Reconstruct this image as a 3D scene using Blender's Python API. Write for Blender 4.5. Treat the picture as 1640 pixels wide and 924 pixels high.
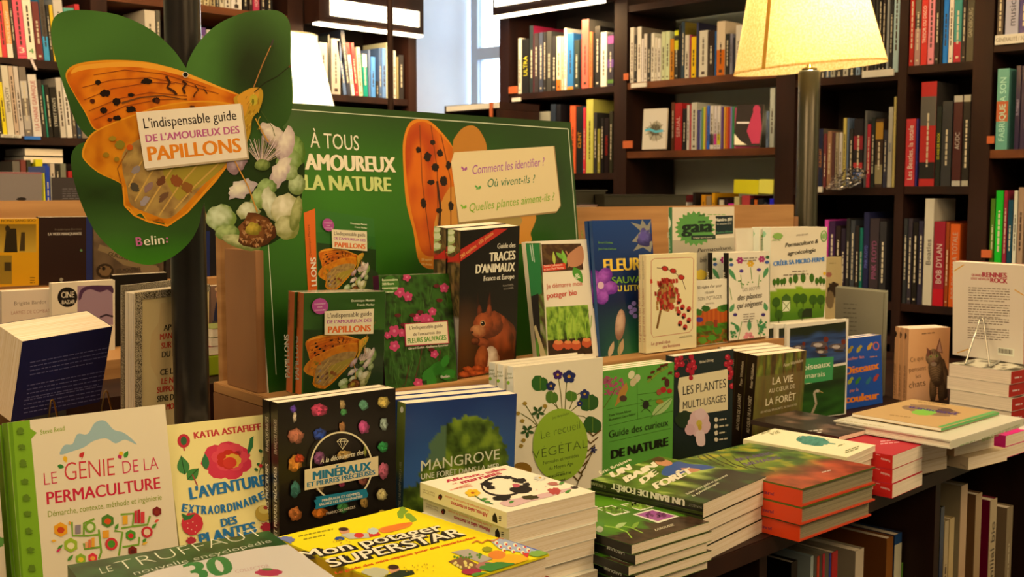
import bpy, bmesh, math, random
import numpy as np
from mathutils import Vector, Matrix, noise
from math import radians as R, pi, sin, cos
random.seed(7)
for o in list(bpy.data.objects): bpy.data.objects.remove(o)
SC = bpy.context.scene
COL = SC.collection

# ------------------------------------------------------------------ camera
# world frame: X runs along the display table (away to the right), Y runs away to the left, Z up
FPX = 1800.0; HY = 305.0; CZ = 1.34
PITCH = math.atan((462-HY)/FPX); AZ = R(45)
fwd = Vector((cos(AZ)*cos(PITCH), sin(AZ)*cos(PITCH), -sin(PITCH)))
right = Vector((sin(AZ), -cos(AZ), 0)); up = right.cross(fwd)
CAM = Vector((0, 0, CZ))
cd = bpy.data.cameras.new('camera'); cam = bpy.data.objects.new('camera', cd); COL.objects.link(cam)
cam.matrix_world = Matrix(((right.x, up.x, -fwd.x, 0), (right.y, up.y, -fwd.y, 0), (right.z, up.z, -fwd.z, CZ), (0, 0, 0, 1)))
cd.sensor_width = 36; cd.lens = 36*FPX/1640; cd.clip_start = 0.05
cd.dof.use_dof = True; cd.dof.focus_distance = 1.62; cd.dof.aperture_fstop = 11
SC.camera = cam

# ------------------------------------------------------------------ exposure, world, lights
vs = SC.view_settings
vs.view_transform = 'Standard'; vs.look = 'None'; vs.gamma = 1; vs.exposure = -0.22; vs.use_curve_mapping = False
W = bpy.data.worlds.new('daylight'); SC.world = W; W.use_nodes = True
W.node_tree.nodes['Background'].inputs[0].default_value = (0.62, 0.80, 1.0, 1)
W.node_tree.nodes['Background'].inputs[1].default_value = 3.2
WARM = (1.0, 0.62, 0.27)
def area(name, loc, size, power, color=WARM, target=None, sy=None, label=None):
    l = bpy.data.lights.new(name, 'AREA'); l.energy = power; l.color = color; l.size = size
    if sy: l.shape = 'RECTANGLE'; l.size_y = sy
    o = bpy.data.objects.new(name, l); COL.objects.link(o); o.location = loc
    if target is not None:
        o.rotation_euler = (Vector(target)-Vector(loc)).to_track_quat('-Z', 'Y').to_euler()
    return o
area('unseen_ceiling_light', (0.5, -1.2, 2.75), 1.2, 37, target=(1.3, 1.3, 0.9))
area('unseen_ceiling_light', (-0.9, 0.6, 2.80), 0.8, 24, target=(0.9, 1.5, 0.9))
area('unseen_ceiling_light', (2.3, -0.7, 2.75), 1.0, 40, target=(2.0, 1.4, 0.9))
area('unseen_ceiling_light', (1.5, 2.5, 2.9), 0.8, 38, target=(1.8, 3.8, 1.2))
area('unseen_ceiling_light', (2.5, 1.3, 2.9), 0.8, 20, target=(3.8, 1.7, 1.3))
area('unseen_ceiling_light', (0.5, 1.3, 2.85), 0.9, 52, target=(3.9, 2.3, 1.5))  # added fill light out of view, brightens the grey wall between the shelf boards
area('window_daylight', (4.35, 4.35, 2.0), 1.0, 62, (0.66, 0.82, 1.0), target=(2.9, 4.0, 1.7))

# ------------------------------------------------------------------ pixel <-> plane helpers
def ray(x, y): return (right*(x-820) - up*(y-462) + fwd*FPX)/FPX
def onz(x, y, z): d = ray(x, y); return CAM + d*((z-CZ)/d.z)
def ony(x, y, Y): d = ray(x, y); return CAM + d*(Y/d.y)
def onx(x, y, X): d = ray(x, y); return CAM + d*(X/d.x)
def proj(P):
    v = P-CAM; z = v.dot(fwd); return 820+FPX*v.dot(right)/z, 462-FPX*v.dot(up)/z

# ------------------------------------------------------------------ colour
def s2l(c): c /= 255.0; return c/12.92 if c <= .04045 else ((c+.055)/1.055)**2.4
WHITE = [s2l(v) for v in (232, 208, 172)]
def C(h):
    """surface colour of a thing seen as #h in the warm light of the shop"""
    if not isinstance(h, str): return h
    h = h.lstrip('#'); v = [int(h[i:i+2], 16) for i in (0, 2, 4)]
    return tuple(min(.92, max(.003, .80*s2l(a)/w)) for a, w in zip(v, WHITE))
def mix(a, b, t):
    t = max(0, min(1, t)); return tuple(x+(y-x)*t for x, y in zip(a, b))
def nz(x, y, s=0.): return noise.noise(Vector((x, y, s)))
def fbm(x, y, s=0., o=4): return noise.fractal(Vector((x, y, s)), .9, 2.1, o)

# ------------------------------------------------------------------ materials
def mat(name, color=None, rough=.5, attr=False, emit=None, spec=.4, build=None, metal=0., coat=0.):
    m = bpy.data.materials.new(name); m.use_nodes = True
    n = m.node_tree.nodes; L = m.node_tree.links; b = n['Principled BSDF']
    b.inputs['Roughness'].default_value = rough; b.inputs['Specular IOR Level'].default_value = spec
    b.inputs['Metallic'].default_value = metal; b.inputs['Coat Weight'].default_value = coat
    if color: b.inputs['Base Color'].default_value = (*C(color), 1)
    if attr:
        a = n.new('ShaderNodeVertexColor'); a.layer_name = 'Col'; L.new(a.outputs[0], b.inputs['Base Color'])
    if emit:
        b.inputs['Emission Color'].default_value = (*emit[0], 1); b.inputs['Emission Strength'].default_value = emit[1]
    if build: build(n, L, b)
    return m
def wood_nodes(c1, c2, scale=(1, 1, 1), ns=6):
    def f(n, L, b):
        tc = n.new('ShaderNodeTexCoord'); mp = n.new('ShaderNodeMapping'); mp.inputs['Scale'].default_value = scale
        nt = n.new('ShaderNodeTexNoise'); nt.inputs['Scale'].default_value = ns; nt.inputs['Detail'].default_value = 6
        cr = n.new('ShaderNodeValToRGB'); cr.color_ramp.elements[0].position = .35; cr.color_ramp.elements[1].position = .68
        cr.color_ramp.elements[0].color = (*C(c1), 1); cr.color_ramp.elements[1].color = (*C(c2), 1)
        L.new(tc.outputs['Object'], mp.inputs[0]); L.new(mp.outputs[0], nt.inputs[0]); L.new(nt.outputs[0], cr.inputs[0]); L.new(cr.outputs[0], b.inputs['Base Color'])
        bp = n.new('ShaderNodeBump'); bp.inputs['Strength'].default_value = .08; bp.inputs['Distance'].default_value = .002
        L.new(nt.outputs[0], bp.inputs['Height']); L.new(bp.outputs[0], b.inputs['Normal'])
    return f
def page_nodes(c1, c2):
    # thin parallel lines of paper along the block thickness (local Y)
    def f(n, L, b):
        tc = n.new('ShaderNodeTexCoord'); mp = n.new('ShaderNodeMapping'); mp.inputs['Scale'].default_value = (4, 900, 4)
        nt = n.new('ShaderNodeTexNoise'); nt.inputs['Scale'].default_value = 1; nt.inputs['Detail'].default_value = 3
        cr = n.new('ShaderNodeValToRGB'); cr.color_ramp.elements[0].position = .3; cr.color_ramp.elements[1].position = .6
        cr.color_ramp.elements[0].color = (*C(c1), 1); cr.color_ramp.elements[1].color = (*C(c2), 1)
        L.new(tc.outputs['Object'], mp.inputs[0]); L.new(mp.outputs[0], nt.inputs[0]); L.new(nt.outputs[0], cr.inputs[0]); L.new(cr.outputs[0], b.inputs['Base Color'])
        bp = n.new('ShaderNodeBump'); bp.inputs['Strength'].default_value = .3; bp.inputs['Distance'].default_value = .0004
        L.new(nt.outputs[0], bp.inputs['Height']); L.new(bp.outputs[0], b.inputs['Normal'])
    return f
def noise_nodes(c1, c2, ns, lo=.4, hi=.6, bump=0.):
    def f(n, L, b):
        tc = n.new('ShaderNodeTexCoord'); nt = n.new('ShaderNodeTexNoise'); nt.inputs['Scale'].default_value = ns; nt.inputs['Detail'].default_value = 5
        cr = n.new('ShaderNodeValToRGB'); cr.color_ramp.elements[0].position = lo; cr.color_ramp.elements[1].position = hi
        cr.color_ramp.elements[0].color = (*C(c1), 1); cr.color_ramp.elements[1].color = (*C(c2), 1)
        L.new(tc.outputs['Object'], nt.inputs[0]); L.new(nt.outputs[0], cr.inputs[0]); L.new(cr.outputs[0], b.inputs['Base Color'])
        if bump:
            bp = n.new('ShaderNodeBump'); bp.inputs['Strength'].default_value = bump; bp.inputs['Distance'].default_value = .001
            L.new(nt.outputs[0], bp.inputs['Height']); L.new(bp.outputs[0], b.inputs['Normal'])
    return f
M = {
 'print': mat('printed_matt_paper', attr=True, rough=.55, spec=.25),
 'gloss': mat('printed_gloss_paper', attr=True, rough=.28, spec=.45),
 'page': mat('page_edges_cream', rough=.9, spec=.1, build=page_nodes('d8bc8c', 'fff0be')),
 'pagew': mat('page_edges_white', rough=.9, spec=.1, build=page_nodes('d8c4a2', 'fcecd0')),
 'paged': mat('page_edges_grey', rough=.9, spec=.1, build=page_nodes('6e6248', '9c8c66')),
 'dark': mat('dark_stained_wood', rough=.55, spec=.25, build=wood_nodes('1c0d0a', '34190f', (1, 1, .12), 9)),
 'darkback': mat('dark_back_panel', rough=.7, build=wood_nodes('140a09', '1f100c', (1, 1, .12), 9)),
 'shelf': mat('reddish_brown_shelf_wood', rough=.5, build=wood_nodes('57290f', '7a4018', (.2, 1, 1), 8)),
 'oak': mat('light_oak_veneer', rough=.5, build=wood_nodes('a87440', 'c08a50', (.5, .5, 8), 5)),
 'oakend': mat('light_oak_end_grain', rough=.5, build=wood_nodes('85552f', 'a06c40', (8, 1, .3), 5)),
 'white_wall': mat('white_plaster', rough=.9, build=noise_nodes('e8d4b4', 'eedabb', 3)),
 'grey_wall': mat('grey_green_wall_paint', rough=.9, build=noise_nodes('dcd8c0', 'e0dcc6', 4)),
 'floor': mat('brown_floor', rough=.5, build=wood_nodes('4a2c1a', '5d3a22', (1, .1, 1), 6)),
 'ceil': mat('ceiling_paint', rough=.9, build=noise_nodes('cbb795', 'd2bf9f', 3)),
 'post': mat('black_satin_paint', '15110f', rough=.28, spec=.5),
 'postg': mat('dark_olive_satin_paint', '2b2819', rough=.3, spec=.5),
 'steel': mat('bright_steel_wire', 'c8b898', rough=.22, metal=1.),
 'bronze': mat('bronze_wire', '7c5a2c', rough=.3, metal=1.),
 'brass': mat('brass', 'a8843c', rough=.3, metal=1.),
 'lit': mat('lit_diffuser', 'ffffff', emit=((1, .86, .58), 6.5)),
 'card': mat('white_card_edge', 'e4d0ac', rough=.8),
 'glitter': mat('silver_glitter_paper', rough=.45, metal=.3, build=noise_nodes('4a3c2c', 'c8b088', 900, .44, .56, .5)),
 'labelw': mat('white_shelf_label', 'd6c6a8', rough=.6),
 'labelo': mat('orange_shelf_tag', 'c05a2a', rough=.6),
}
def film_nodes(n, L, b, ior=1.14):
    b.inputs['Transmission Weight'].default_value = .0
    tr = n.new('ShaderNodeBsdfTransparent'); gl = n.new('ShaderNodeBsdfGlossy'); gl.inputs['Roughness'].default_value = .08
    fr = n.new('ShaderNodeFresnel'); fr.inputs[0].default_value = ior
    nt = n.new('ShaderNodeTexNoise'); nt.inputs['Scale'].default_value = 25; nt.inputs['Detail'].default_value = 3
    tc = n.new('ShaderNodeTexCoord'); L.new(tc.outputs['Object'], nt.inputs[0])
    bp = n.new('ShaderNodeBump'); bp.inputs['Strength'].default_value = .4; bp.inputs['Distance'].default_value = .004
    L.new(nt.outputs[0], bp.inputs['Height']); L.new(bp.outputs[0], gl.inputs['Normal']); L.new(bp.outputs[0], fr.inputs['Normal'])
    mx = n.new('ShaderNodeMixShader'); L.new(fr.outputs[0], mx.inputs[0]); L.new(tr.outputs[0], mx.inputs[1]); L.new(gl.outputs[0], mx.inputs[2])
    L.new(mx.outputs[0], n['Material Output'].inputs[0])
M['film'] = mat('clear_plastic_film', build=film_nodes)
def glass_nodes(n, L, b):
    b.inputs['Transmission Weight'].default_value = .85; b.inputs['Roughness'].default_value = .35; b.inputs['IOR'].default_value = 1.1
M['glass'] = mat('frosted_window_glass', 'ffffff', build=glass_nodes)
def shade_nodes(n, L, b, c1=(.82, .62, .26, 1), c2=(.93, .78, .44, 1)):
    tc = n.new('ShaderNodeTexCoord'); nt = n.new('ShaderNodeTexNoise'); nt.inputs['Scale'].default_value = 160; nt.inputs['Detail'].default_value = 5
    cr = n.new('ShaderNodeValToRGB'); cr.color_ramp.elements[0].position = .4; cr.color_ramp.elements[1].position = .62
    cr.color_ramp.elements[0].color = c1; cr.color_ramp.elements[1].color = c2
    L.new(tc.outputs['Object'], nt.inputs[0]); L.new(nt.outputs[0], cr.inputs[0])
    tl = n.new('ShaderNodeBsdfTranslucent'); df = n.new('ShaderNodeBsdfDiffuse'); mx = n.new('ShaderNodeMixShader'); mx.inputs[0].default_value = .62
    L.new(cr.outputs[0], tl.inputs[0]); L.new(cr.outputs[0], df.inputs[0]); L.new(df.outputs[0], mx.inputs[1]); L.new(tl.outputs[0], mx.inputs[2])
    L.new(mx.outputs[0], n['Material Output'].inputs[0])
M['shade'] = mat('parchment_lampshade', build=shade_nodes)
M['shade_pale'] = mat('pale_lampshade', build=lambda n, L, b: shade_nodes(n, L, b, (.93, .86, .62, 1), (.97, .92, .76, 1)))
M['seam'] = mat('parchment_seam', 'a8741c', rough=.8)

# ------------------------------------------------------------------ object helpers
def setp(o, label=None, cat=None, group=None, kind=None):
    if label: o['label'] = label
    if cat: o['category'] = cat
    if group: o['group'] = group
    if kind: o['kind'] = kind
    return o
def empty(name, mw, label=None, cat=None, group=None):
    o = bpy.data.objects.new(name, None); COL.objects.link(o)
    o.empty_display_size = .02
    o.matrix_world = mw if isinstance(mw, Matrix) else Matrix.Translation(mw)
    return setp(o, label, cat, group)
def link(name, me, parent=None, mw=None):
    o = bpy.data.objects.new(name, me); COL.objects.link(o)
    if parent: o.parent = parent
    if mw is not None: o.matrix_local = mw if isinstance(mw, Matrix) else Matrix.Translation(mw)
    return o
def box_v(x0, x1, y0, y1, z0, z1):
    return [(x0,y0,z0),(x1,y0,z0),(x1,y1,z0),(x0,y1,z0),(x0,y0,z1),(x1,y0,z1),(x1,y1,z1),(x0,y1,z1)]
BF = [(0,3,2,1),(4,5,6,7),(0,1,5,4),(1,2,6,5),(2,3,7,6),(3,0,4,7)]
def boxes_mesh(name, lst, material, bevel=0):
    v = []; f = []
    for b in lst:
        k = len(v); v += box_v(*b); f += [tuple(i+k for i in q) for q in BF]
    me = bpy.data.meshes.new(name); me.from_pydata(v, [], f); me.materials.append(material)
    if bevel:
        bm = bmesh.new(); bm.from_mesh(me); bmesh.ops.bevel(bm, geom=bm.edges[:], offset=bevel, segments=2, affect='EDGES'); bm.to_mesh(me); bm.free()
    return me
def box(name, b, material, parent=None, bevel=0, **k):
    """box at real coordinates; origin at its base"""
    x0,x1,y0,y1,z0,z1 = b; c = ((x0+x1)/2, (y0+y1)/2, z0)
    me = boxes_mesh(name, [(x0-c[0],x1-c[0],y0-c[1],y1-c[1],0,z1-z0)], M[material] if isinstance(material, str) else material, bevel)
    o = link(name, me, parent, Vector(c)); return setp(o, **k)
def lathe(name, prof, material, parent=None, mw=None, seg=48, solid=False, **k):
    v = []; f = []
    for r, z in prof:
        for i in range(seg): a = 2*pi*i/seg; v.append((r*cos(a), r*sin(a), z))
    for j in range(len(prof)-1):
        for i in range(seg):
            a = j*seg+i; b = j*seg+(i+1)%seg; f.append((a, b, b+seg, a+seg))
    me = bpy.data.meshes.new(name); me.from_pydata(v, [], f); me.materials.append(M[material])
    for p in me.polygons: p.use_smooth = True
    return setp(link(name, me, parent, mw), **k)
def tube(name, pts, r, material, parent=None, seg=8, **k):
    cu = bpy.data.curves.new(name, 'CURVE'); cu.dimensions = '3D'; cu.bevel_depth = r; cu.bevel_resolution = 2; cu.resolution_u = 6; cu.use_fill_caps = True
    sp = cu.splines.new('POLY'); sp.points.add(len(pts)-1)
    for i, p in enumerate(pts): sp.points[i].co = (*p, 1)
    t = bpy.data.objects.new('tmp', cu); me = bpy.data.meshes.new_from_object(t); bpy.data.objects.remove(t); bpy.data.curves.remove(cu)
    me.name = name; me.materials.clear(); me.materials.append(M[material])
    for p in me.polygons: p.use_smooth = True
    return setp(link(name, me, parent), **k)

# ------------------------------------------------------------------ lettering (built-in font, turned into flat faces)
_tc = {}
def glyphs(s, bold=0., shear=0., res=3, space=1.):
    extra = max(0., bold); bold = min(bold, 0.)
    key = (s, bold, shear, space, extra)
    if key in _tc: return _tc[key]
    cu = bpy.data.curves.new('t', 'FONT'); cu.body = s; cu.resolution_u = res; cu.offset = bold; cu.shear = shear; cu.fill_mode = 'FRONT'; cu.space_character = space
    t = bpy.data.objects.new('t', cu); me = bpy.data.meshes.new_from_object(t)
    v = [tuple(p.co)[:2] for p in me.vertices]; f = [tuple(p.vertices) for p in me.polygons]
    bpy.data.objects.remove(t); bpy.data.curves.remove(cu); bpy.data.meshes.remove(me)
    if not v: _tc[key] = ([], []); return _tc[key]
    if extra > .002:
        # heavier weight: the same strokes laid side by side
        n0 = len(v); V = []; Fq = []
        for k in range(3 if extra < .05 else 5):
            m = 3 if extra < .05 else 5; dx = (k-(m-1)/2)*extra*1.15*2/(m-1); dy = (k % 2)*extra*.2
            Fq += [tuple(i+len(V) for i in q) for q in f]; V += [(p[0]+dx, p[1]+dy) for p in v]
        v, f = V, Fq
    x0 = min(p[0] for p in v); x1 = max(p[0] for p in v)
    v = [((p[0]-x0)/(x1-x0), p[1]/.729) for p in v]
    _tc[key] = (v, f); return _tc[key]

# ------------------------------------------------------------------ printed surface
def soft(c, cx, cy, rx, ry, rot, edge, mid, wob=.15, seed=0, ox=-.2, oy=-.25, cell=5):
    """rounded blob whose colour runs from mid to edge (a photographed petal, fur, stone)"""
    P = []; n = 20; E_, M_ = C(edge), C(mid)
    for i in range(n):
        a = 2*pi*i/n; k = 1+wob*nz(2.5*cos(a)+seed, 2.5*sin(a), seed*1.7); x, y = rx*cos(a)*k, ry*sin(a)*k
        P.append((cx+x*cos(rot)-y*sin(rot), cy+x*sin(rot)+y*cos(rot)))
    def fn(x, y):
        x -= cx; y -= cy; u = (x*cos(rot)+y*sin(rot))/rx-ox; v = (-x*sin(rot)+y*cos(rot))/ry-oy
        return mix(M_, E_, math.hypot(u, v)**1.4*.9+.45*nz(x/rx*3+seed, y/ry*3, seed))
    c.fill(P, fn, cell)
class Canvas:
    """flat printed face: O origin, U,V in-plane unit axes, N outward (all world); size w x h (m)"""
    def __init__(s, O, U, V, w, h, N=None):
        s.O, s.U, s.V, s.w, s.h = Vector(O), Vector(U), Vector(V), w, h
        s.N = N if N is not None else s.U.cross(s.V)
        s.v = []; s.f = []; s.c = []; s.k = 1; s.clip = True
    def L(s, x, y):
        d = ray(x, y); t = (s.O-CAM).dot(s.N)/d.dot(s.N); P = CAM+d*t-s.O
        return P.dot(s.U), P.dot(s.V)
    def cl(s, p):
        return (max(0, min(s.w, p[0])), max(0, min(s.h, p[1]))) if s.clip else p
    def addl(s, pts, faces, cols, clip=True, dz=None):
        k = len(s.v); z = s.k*2.2e-5
        for i, p in enumerate(pts):
            q = s.cl(p) if clip else p
            s.v.append((q[0], q[1], z+(dz[i]*8e-6 if dz else 0)))
        for i, f in enumerate(faces):
            s.f.append(tuple(j+k for j in f)); c = cols[i] if isinstance(cols, list) else cols
            s.c.append(c)
        s.k += 1
    def bg(s, col): s.addl([(0,0),(s.w,0),(s.w,s.h),(0,s.h)], [(0,1,2,3)], C(col))
    def poly(s, pts, col): s.addl([s.L(*p) for p in pts], [tuple(range(len(pts)))], C(col))
    def polys(s, lst, col):
        v = []; f = []; dz = []
        for j, pts in enumerate(lst):
            f.append(tuple(range(len(v), len(v)+len(pts)))); v += [s.L(*p) for p in pts]; dz += [j % 5]*len(pts)
        s.addl(v, f, [C(c) for c in col] if isinstance(col, list) else C(col), dz=dz); s.k += 1
    def rect(s, x0, y0, x1, y1, col, sl=0.):
        """px rectangle whose horizontal edges follow slope sl"""
        d = sl*(x1-x0); s.poly([(x0,y0),(x1,y0+d),(x1,y1+d),(x0,y1)], col)
    def ell(s, cx, cy, rx, ry, col, rot=0., n=22, wob=0., seed=0):
        p = []
        for i in range(n):
            a = 2*pi*i/n; k = 1+wob*nz(3*cos(a)+seed, 3*sin(a), seed*1.7)
            x, y = rx*cos(a)*k, ry*sin(a)*k; p.append((cx+x*cos(rot)-y*sin(rot), cy+x*sin(rot)+y*cos(rot)))
        s.poly(p, col)
    def soft(s, cx, cy, rx, ry, rot, edge, mid, wob=.15, seed=0, ox=-.2, oy=-.25, cell=5):
        soft(s, cx, cy, rx, ry, rot, edge, mid, wob, seed, ox, oy, cell)
    def line(s, pts, w, col, taper=None):
        a = []; b = []
        for i, p in enumerate(pts):
            q0 = pts[max(0,i-1)]; q1 = pts[min(len(pts)-1,i+1)]; dx, dy = q1[0]-q0[0], q1[1]-q0[1]; l = math.hypot(dx,dy) or 1
            ww = w*.5*(1 if taper is None else 1+(taper-1)*i/(len(pts)-1))
            a.append((p[0]-dy/l*ww, p[1]+dx/l*ww)); b.append((p[0]+dy/l*ww, p[1]-dx/l*ww))
        v = a+b; n = len(pts); s.addl([s.L(*p) for p in v], [(i,i+1,n+i+1,n+i) for i in range(n-1)], C(col))
    def arc(s, cx, cy, rx, ry, a0, a1, w, col, n=24):
        s.line([(cx+rx*cos(R(a0+(a1-a0)*i/n)), cy+ry*sin(R(a0+(a1-a0)*i/n))) for i in range(n+1)], w, col)
    def leaf(s, x0, y0, x1, y1, w, col, rib=None):
        n = 7; dx, dy = x1-x0, y1-y0; l = math.hypot(dx,dy) or 1; a = []; b = []
        for i in range(n+1):
            t = i/n; k = w*.5*sin(pi*t**.8); x, y = x0+dx*t, y0+dy*t
            a.append((x-dy/l*k, y+dx/l*k)); b.append((x+dy/l*k, y-dx/l*k))
        s.poly(a+b[::-1][1:-1], col)
        if rib: s.line([(x0,y0),(x1,y1)], max(.5, w*.08), rib)
    def flower(s, cx, cy, r, n, col, centre=None, rot=0., fat=.75, sq=1.):
        L = []
        for k in range(n):
            a = rot+2*pi*k/n; p = []
            for i in range(9):
                t = 2*pi*i/9; u = r*.55+r*.45*cos(t); v = r*fat*.5*sin(t)
                x = u*cos(a)-v*sin(a); y = u*sin(a)+v*cos(a); p.append((cx+x, cy+y*sq))
            L.append(p)
        s.polys(L, col)
        if centre: s.ell(cx, cy, r*.25, r*.25*sq, centre, n=10)
    def dots(s, lst, r, col, n=8, wob=0.):
        s.polys([[(x+r*k*cos(2*pi*i/n), y+r*k*sin(2*pi*i/n)) for i in range(n)] for x, y, k in [(*p, 1) if len(p) == 2 else p for p in lst]], col)
    def fill(s, pts, fn, cell=9):
        """polygon filled with a varying colour fn(x, y) in pixels"""
        bm = bmesh.new(); bm.faces.new([bm.verts.new((x, y, 0)) for x, y in pts]); bmesh.ops.triangulate(bm, faces=bm.faces[:])
        for it in range(5):
            e = [q for q in bm.edges if q.calc_length() > cell]
            if not e: break
            bmesh.ops.subdivide_edges(bm, edges=e, cuts=1); bmesh.ops.triangulate(bm, faces=[f for f in bm.faces if len(f.verts) > 3])
        bm.verts.index_update(); P = [(q.co.x, q.co.y) for q in bm.verts]; F = [tuple(q.index for q in f.verts) for f in bm.faces]; bm.free()
        K = [fn(*p) for p in P]; s.addl([s.L(*p) for p in P], F, [[K[i] for i in f] for f in F])
    def photo(s, quad, nx, ny, fn):
        """grid of flat colours inside a pixel quad (tl,tr,br,bl); fn(u,v,x,y)->colour, u right, v down"""
        (a,b,c,d) = [s.L(*p) for p in quad]; pts = []; cols = []; f = []
        for j in range(ny+1):
            for i in range(nx+1):
                u, v = i/nx, j/ny
                pts.append(tuple((a[k]*(1-u)+b[k]*u)*(1-v)+(d[k]*(1-u)+c[k]*u)*v for k in (0,1)))
        g = [[fn(i/nx, j/ny) for i in range(nx+1)] for j in range(ny+1)]
        for j in range(ny):
            for i in range(nx):
                k = j*(nx+1)+i; f.append((k, k+nx+1, k+nx+2, k+1)); cols.append([g[j][i], g[j+1][i], g[j+1][i+1], g[j][i+1]])
        s.addl(pts, f, cols)
    def full(s, nx, ny, fn):
        """grid over the whole face; v counted down from the top"""
        pts = []; cols = []; f = []
        for j in range(ny+1):
            for i in range(nx+1): pts.append((s.w*i/nx, s.h*(1-j/ny)))
        g = [[fn(i/nx, j/ny) for i in range(nx+1)] for j in range(ny+1)]
        for j in range(ny):
            for i in range(nx):
                k = j*(nx+1)+i; f.append((k, k+nx+1, k+nx+2, k+1)); cols.append([g[j][i], g[j+1][i], g[j+1][i+1], g[j][i+1]])
        s.addl(pts, f, cols)
    def text(s, t, p1, p2, h, col, bold=0., shear=0., upv=None, ortho=True, space=1.):
        """baseline from pixel p1 to p2, capital height h px (upv: pixel vector of the capital height)"""
        v, f = glyphs(t, bold, shear, space=space)
        if not v: return
        a = Vector(s.L(*p1)); b = Vector(s.L(*p2)); du = b-a
        q = Vector(s.L(p1[0]+(upv[0] if upv else 0), p1[1]+(upv[1] if upv else -h)))-a
        if ortho:
            pn = Vector((-du.y, du.x)).normalized(); q = pn*q.dot(pn)
        n = len(v)//(5 if bold >= .05 else 3) if bold > .002 else len(v)
        s.addl([tuple(a+du*x+q*y) for x, y in v], f, C(col), clip=False, dz=[i//n for i in range(len(v))]); s.k += 1 if bold > .002 else 0
    def tri(s, t, bl, br, tl, col, **k): s.text(t, bl, br, 0, col, upv=(tl[0]-bl[0], tl[1]-bl[1]), ortho=False, **k)
    def scrib(s, x0, y0, x1, n, dy, col, w=1., sl=0., seed=0):
        """illegible small print: n lines of short dashes"""
        r = random.Random(seed); L = []
        for j in range(n):
            x = x0; e = x1-(r.random()*.3*(x1-x0) if j == n-1 else 0)
            while x < e:
                l = 3+r.random()*6; y = y0+j*dy+sl*(x-x0); x2 = min(e, x+l)
                L.append([(x,y),(x2,y+sl*(x2-x)),(x2,y+w+sl*(x2-x)),(x,y+w)]); x = x2+1.6
        s.polys(L, col)
    def geo(s, Mloc):
        """vertices in the object's space, given the inverse object matrix"""
        out = []
        for x, y, z in s.v: out.append(tuple(Mloc @ (s.O+s.U*x+s.V*y+s.N.normalized()*z)))
        return out, s.f, s.c

def color_mesh(name, parts, material):
    """parts: list of (verts, faces, colours)"""
    V = []; F = []; K = []
    for v, f, c in parts:
        k = len(V); V += v; F += [tuple(i+k for i in q) for q in f]; K += c
    me = bpy.data.meshes.new(name); me.from_pydata(V, [], F)
    at = me.color_attributes.new('Col', 'FLOAT_COLOR', 'CORNER'); buf = []
    for q, c in zip(F, K):
        if isinstance(c, list):
            for d in c: buf += [*d, 1.]
        else: buf += [*c, 1.]*len(q)
    at.data.foreach_set('color', buf); me.materials.append(M[material]); return me

# ------------------------------------------------------------------ books
def rot(yaw, lean, roll): return Matrix.Rotation(yaw, 3, 'Z') @ Matrix.Rotation(-lean, 3, 'X') @ Matrix.Rotation(roll, 3, 'Y')
def fit(px, zb=None, yl=None, yaw=-6, sy=2, lean=5, sl=5, roll=0, sr=.8, w=None, h=None, sz=.003, swh=.0015):
    """find where a rectangular cover stands so that its corners meet the photograph: yl = distance prior"""
    ks = {'BL': (0,0), 'BR': (1,0), 'TL': (0,1), 'TR': (1,1)}
    X0 = 1.0; P = ony(*(px.get('BL') or px.get('TL') or (px['TR'][0]-90, px['TR'][1])), 1.4)
    if lean > 45: P = onz(*(px.get('BL') or px.get('TL') or (px['TR'][0]-90, px['TR'][1])), zb)
    p = np.array([P.x, P.y if lean > 45 else 1.35, zb if zb else P.z, R(yaw), R(lean), R(roll), w or .16, h or .22])
    def res(p):
        m = rot(p[3], p[4], p[5]); B = Vector(p[:3]); r = []
        for k, q in px.items():
            if k in ('EL', 'ER'):   # a point somewhere on the left / right edge
                a = 0 if k == 'EL' else 1; u = proj(B + m @ Vector((a*p[6], 0, 0))); w_ = proj(B + m @ Vector((a*p[6], 0, p[7])))
                r.append(u[0]+(w_[0]-u[0])*(q[1]-u[1])/(w_[1]-u[1])-q[0]); continue
            a, b = ks[k]; x, y = proj(B + m @ Vector((a*p[6], 0, b*p[7]))); r += [x-q[0], y-q[1]]
        if zb is not None: r.append((p[2]-zb)/sz)
        if yl is not None: r.append((p[1]-yl(p[0]))/.004)
        r += [math.degrees(p[3]-R(yaw))/sy, math.degrees(p[4]-R(lean))/sl, math.degrees(p[5]-R(roll))/sr]
        if w: r.append((p[6]-w)/swh)
        if h: r.append((p[7]-h)/swh)
        return np.array(r)
    lam = 1e-2; r = res(p); c = r@r
    for it in range(60):
        J = np.zeros((len(r), 8))
        for i in range(8):
            q = p.copy(); q[i] += 1e-5; J[:, i] = (res(q)-r)/1e-5
        A = J.T@J; g = J.T@r; d = np.linalg.solve(A+lam*np.diag(np.diag(A)+1e-9), -g)
        q = p+d; r2 = res(q); c2 = r2@r2
        if c2 < c:
            done = c-c2 < 1e-7; p, r, c = q, r2, c2; lam *= .4
            if done: break
        else: lam *= 4
    return p
FITLOG = []
def inside(P, x, y):
    c = False; j = len(P)-1
    for i in range(len(P)):
        if (P[i][1] > y) != (P[j][1] > y) and x < (P[j][0]-P[i][0])*(y-P[i][1])/(P[j][1]-P[i][1])+P[i][0]: c = not c
        j = i
    return c
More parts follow.
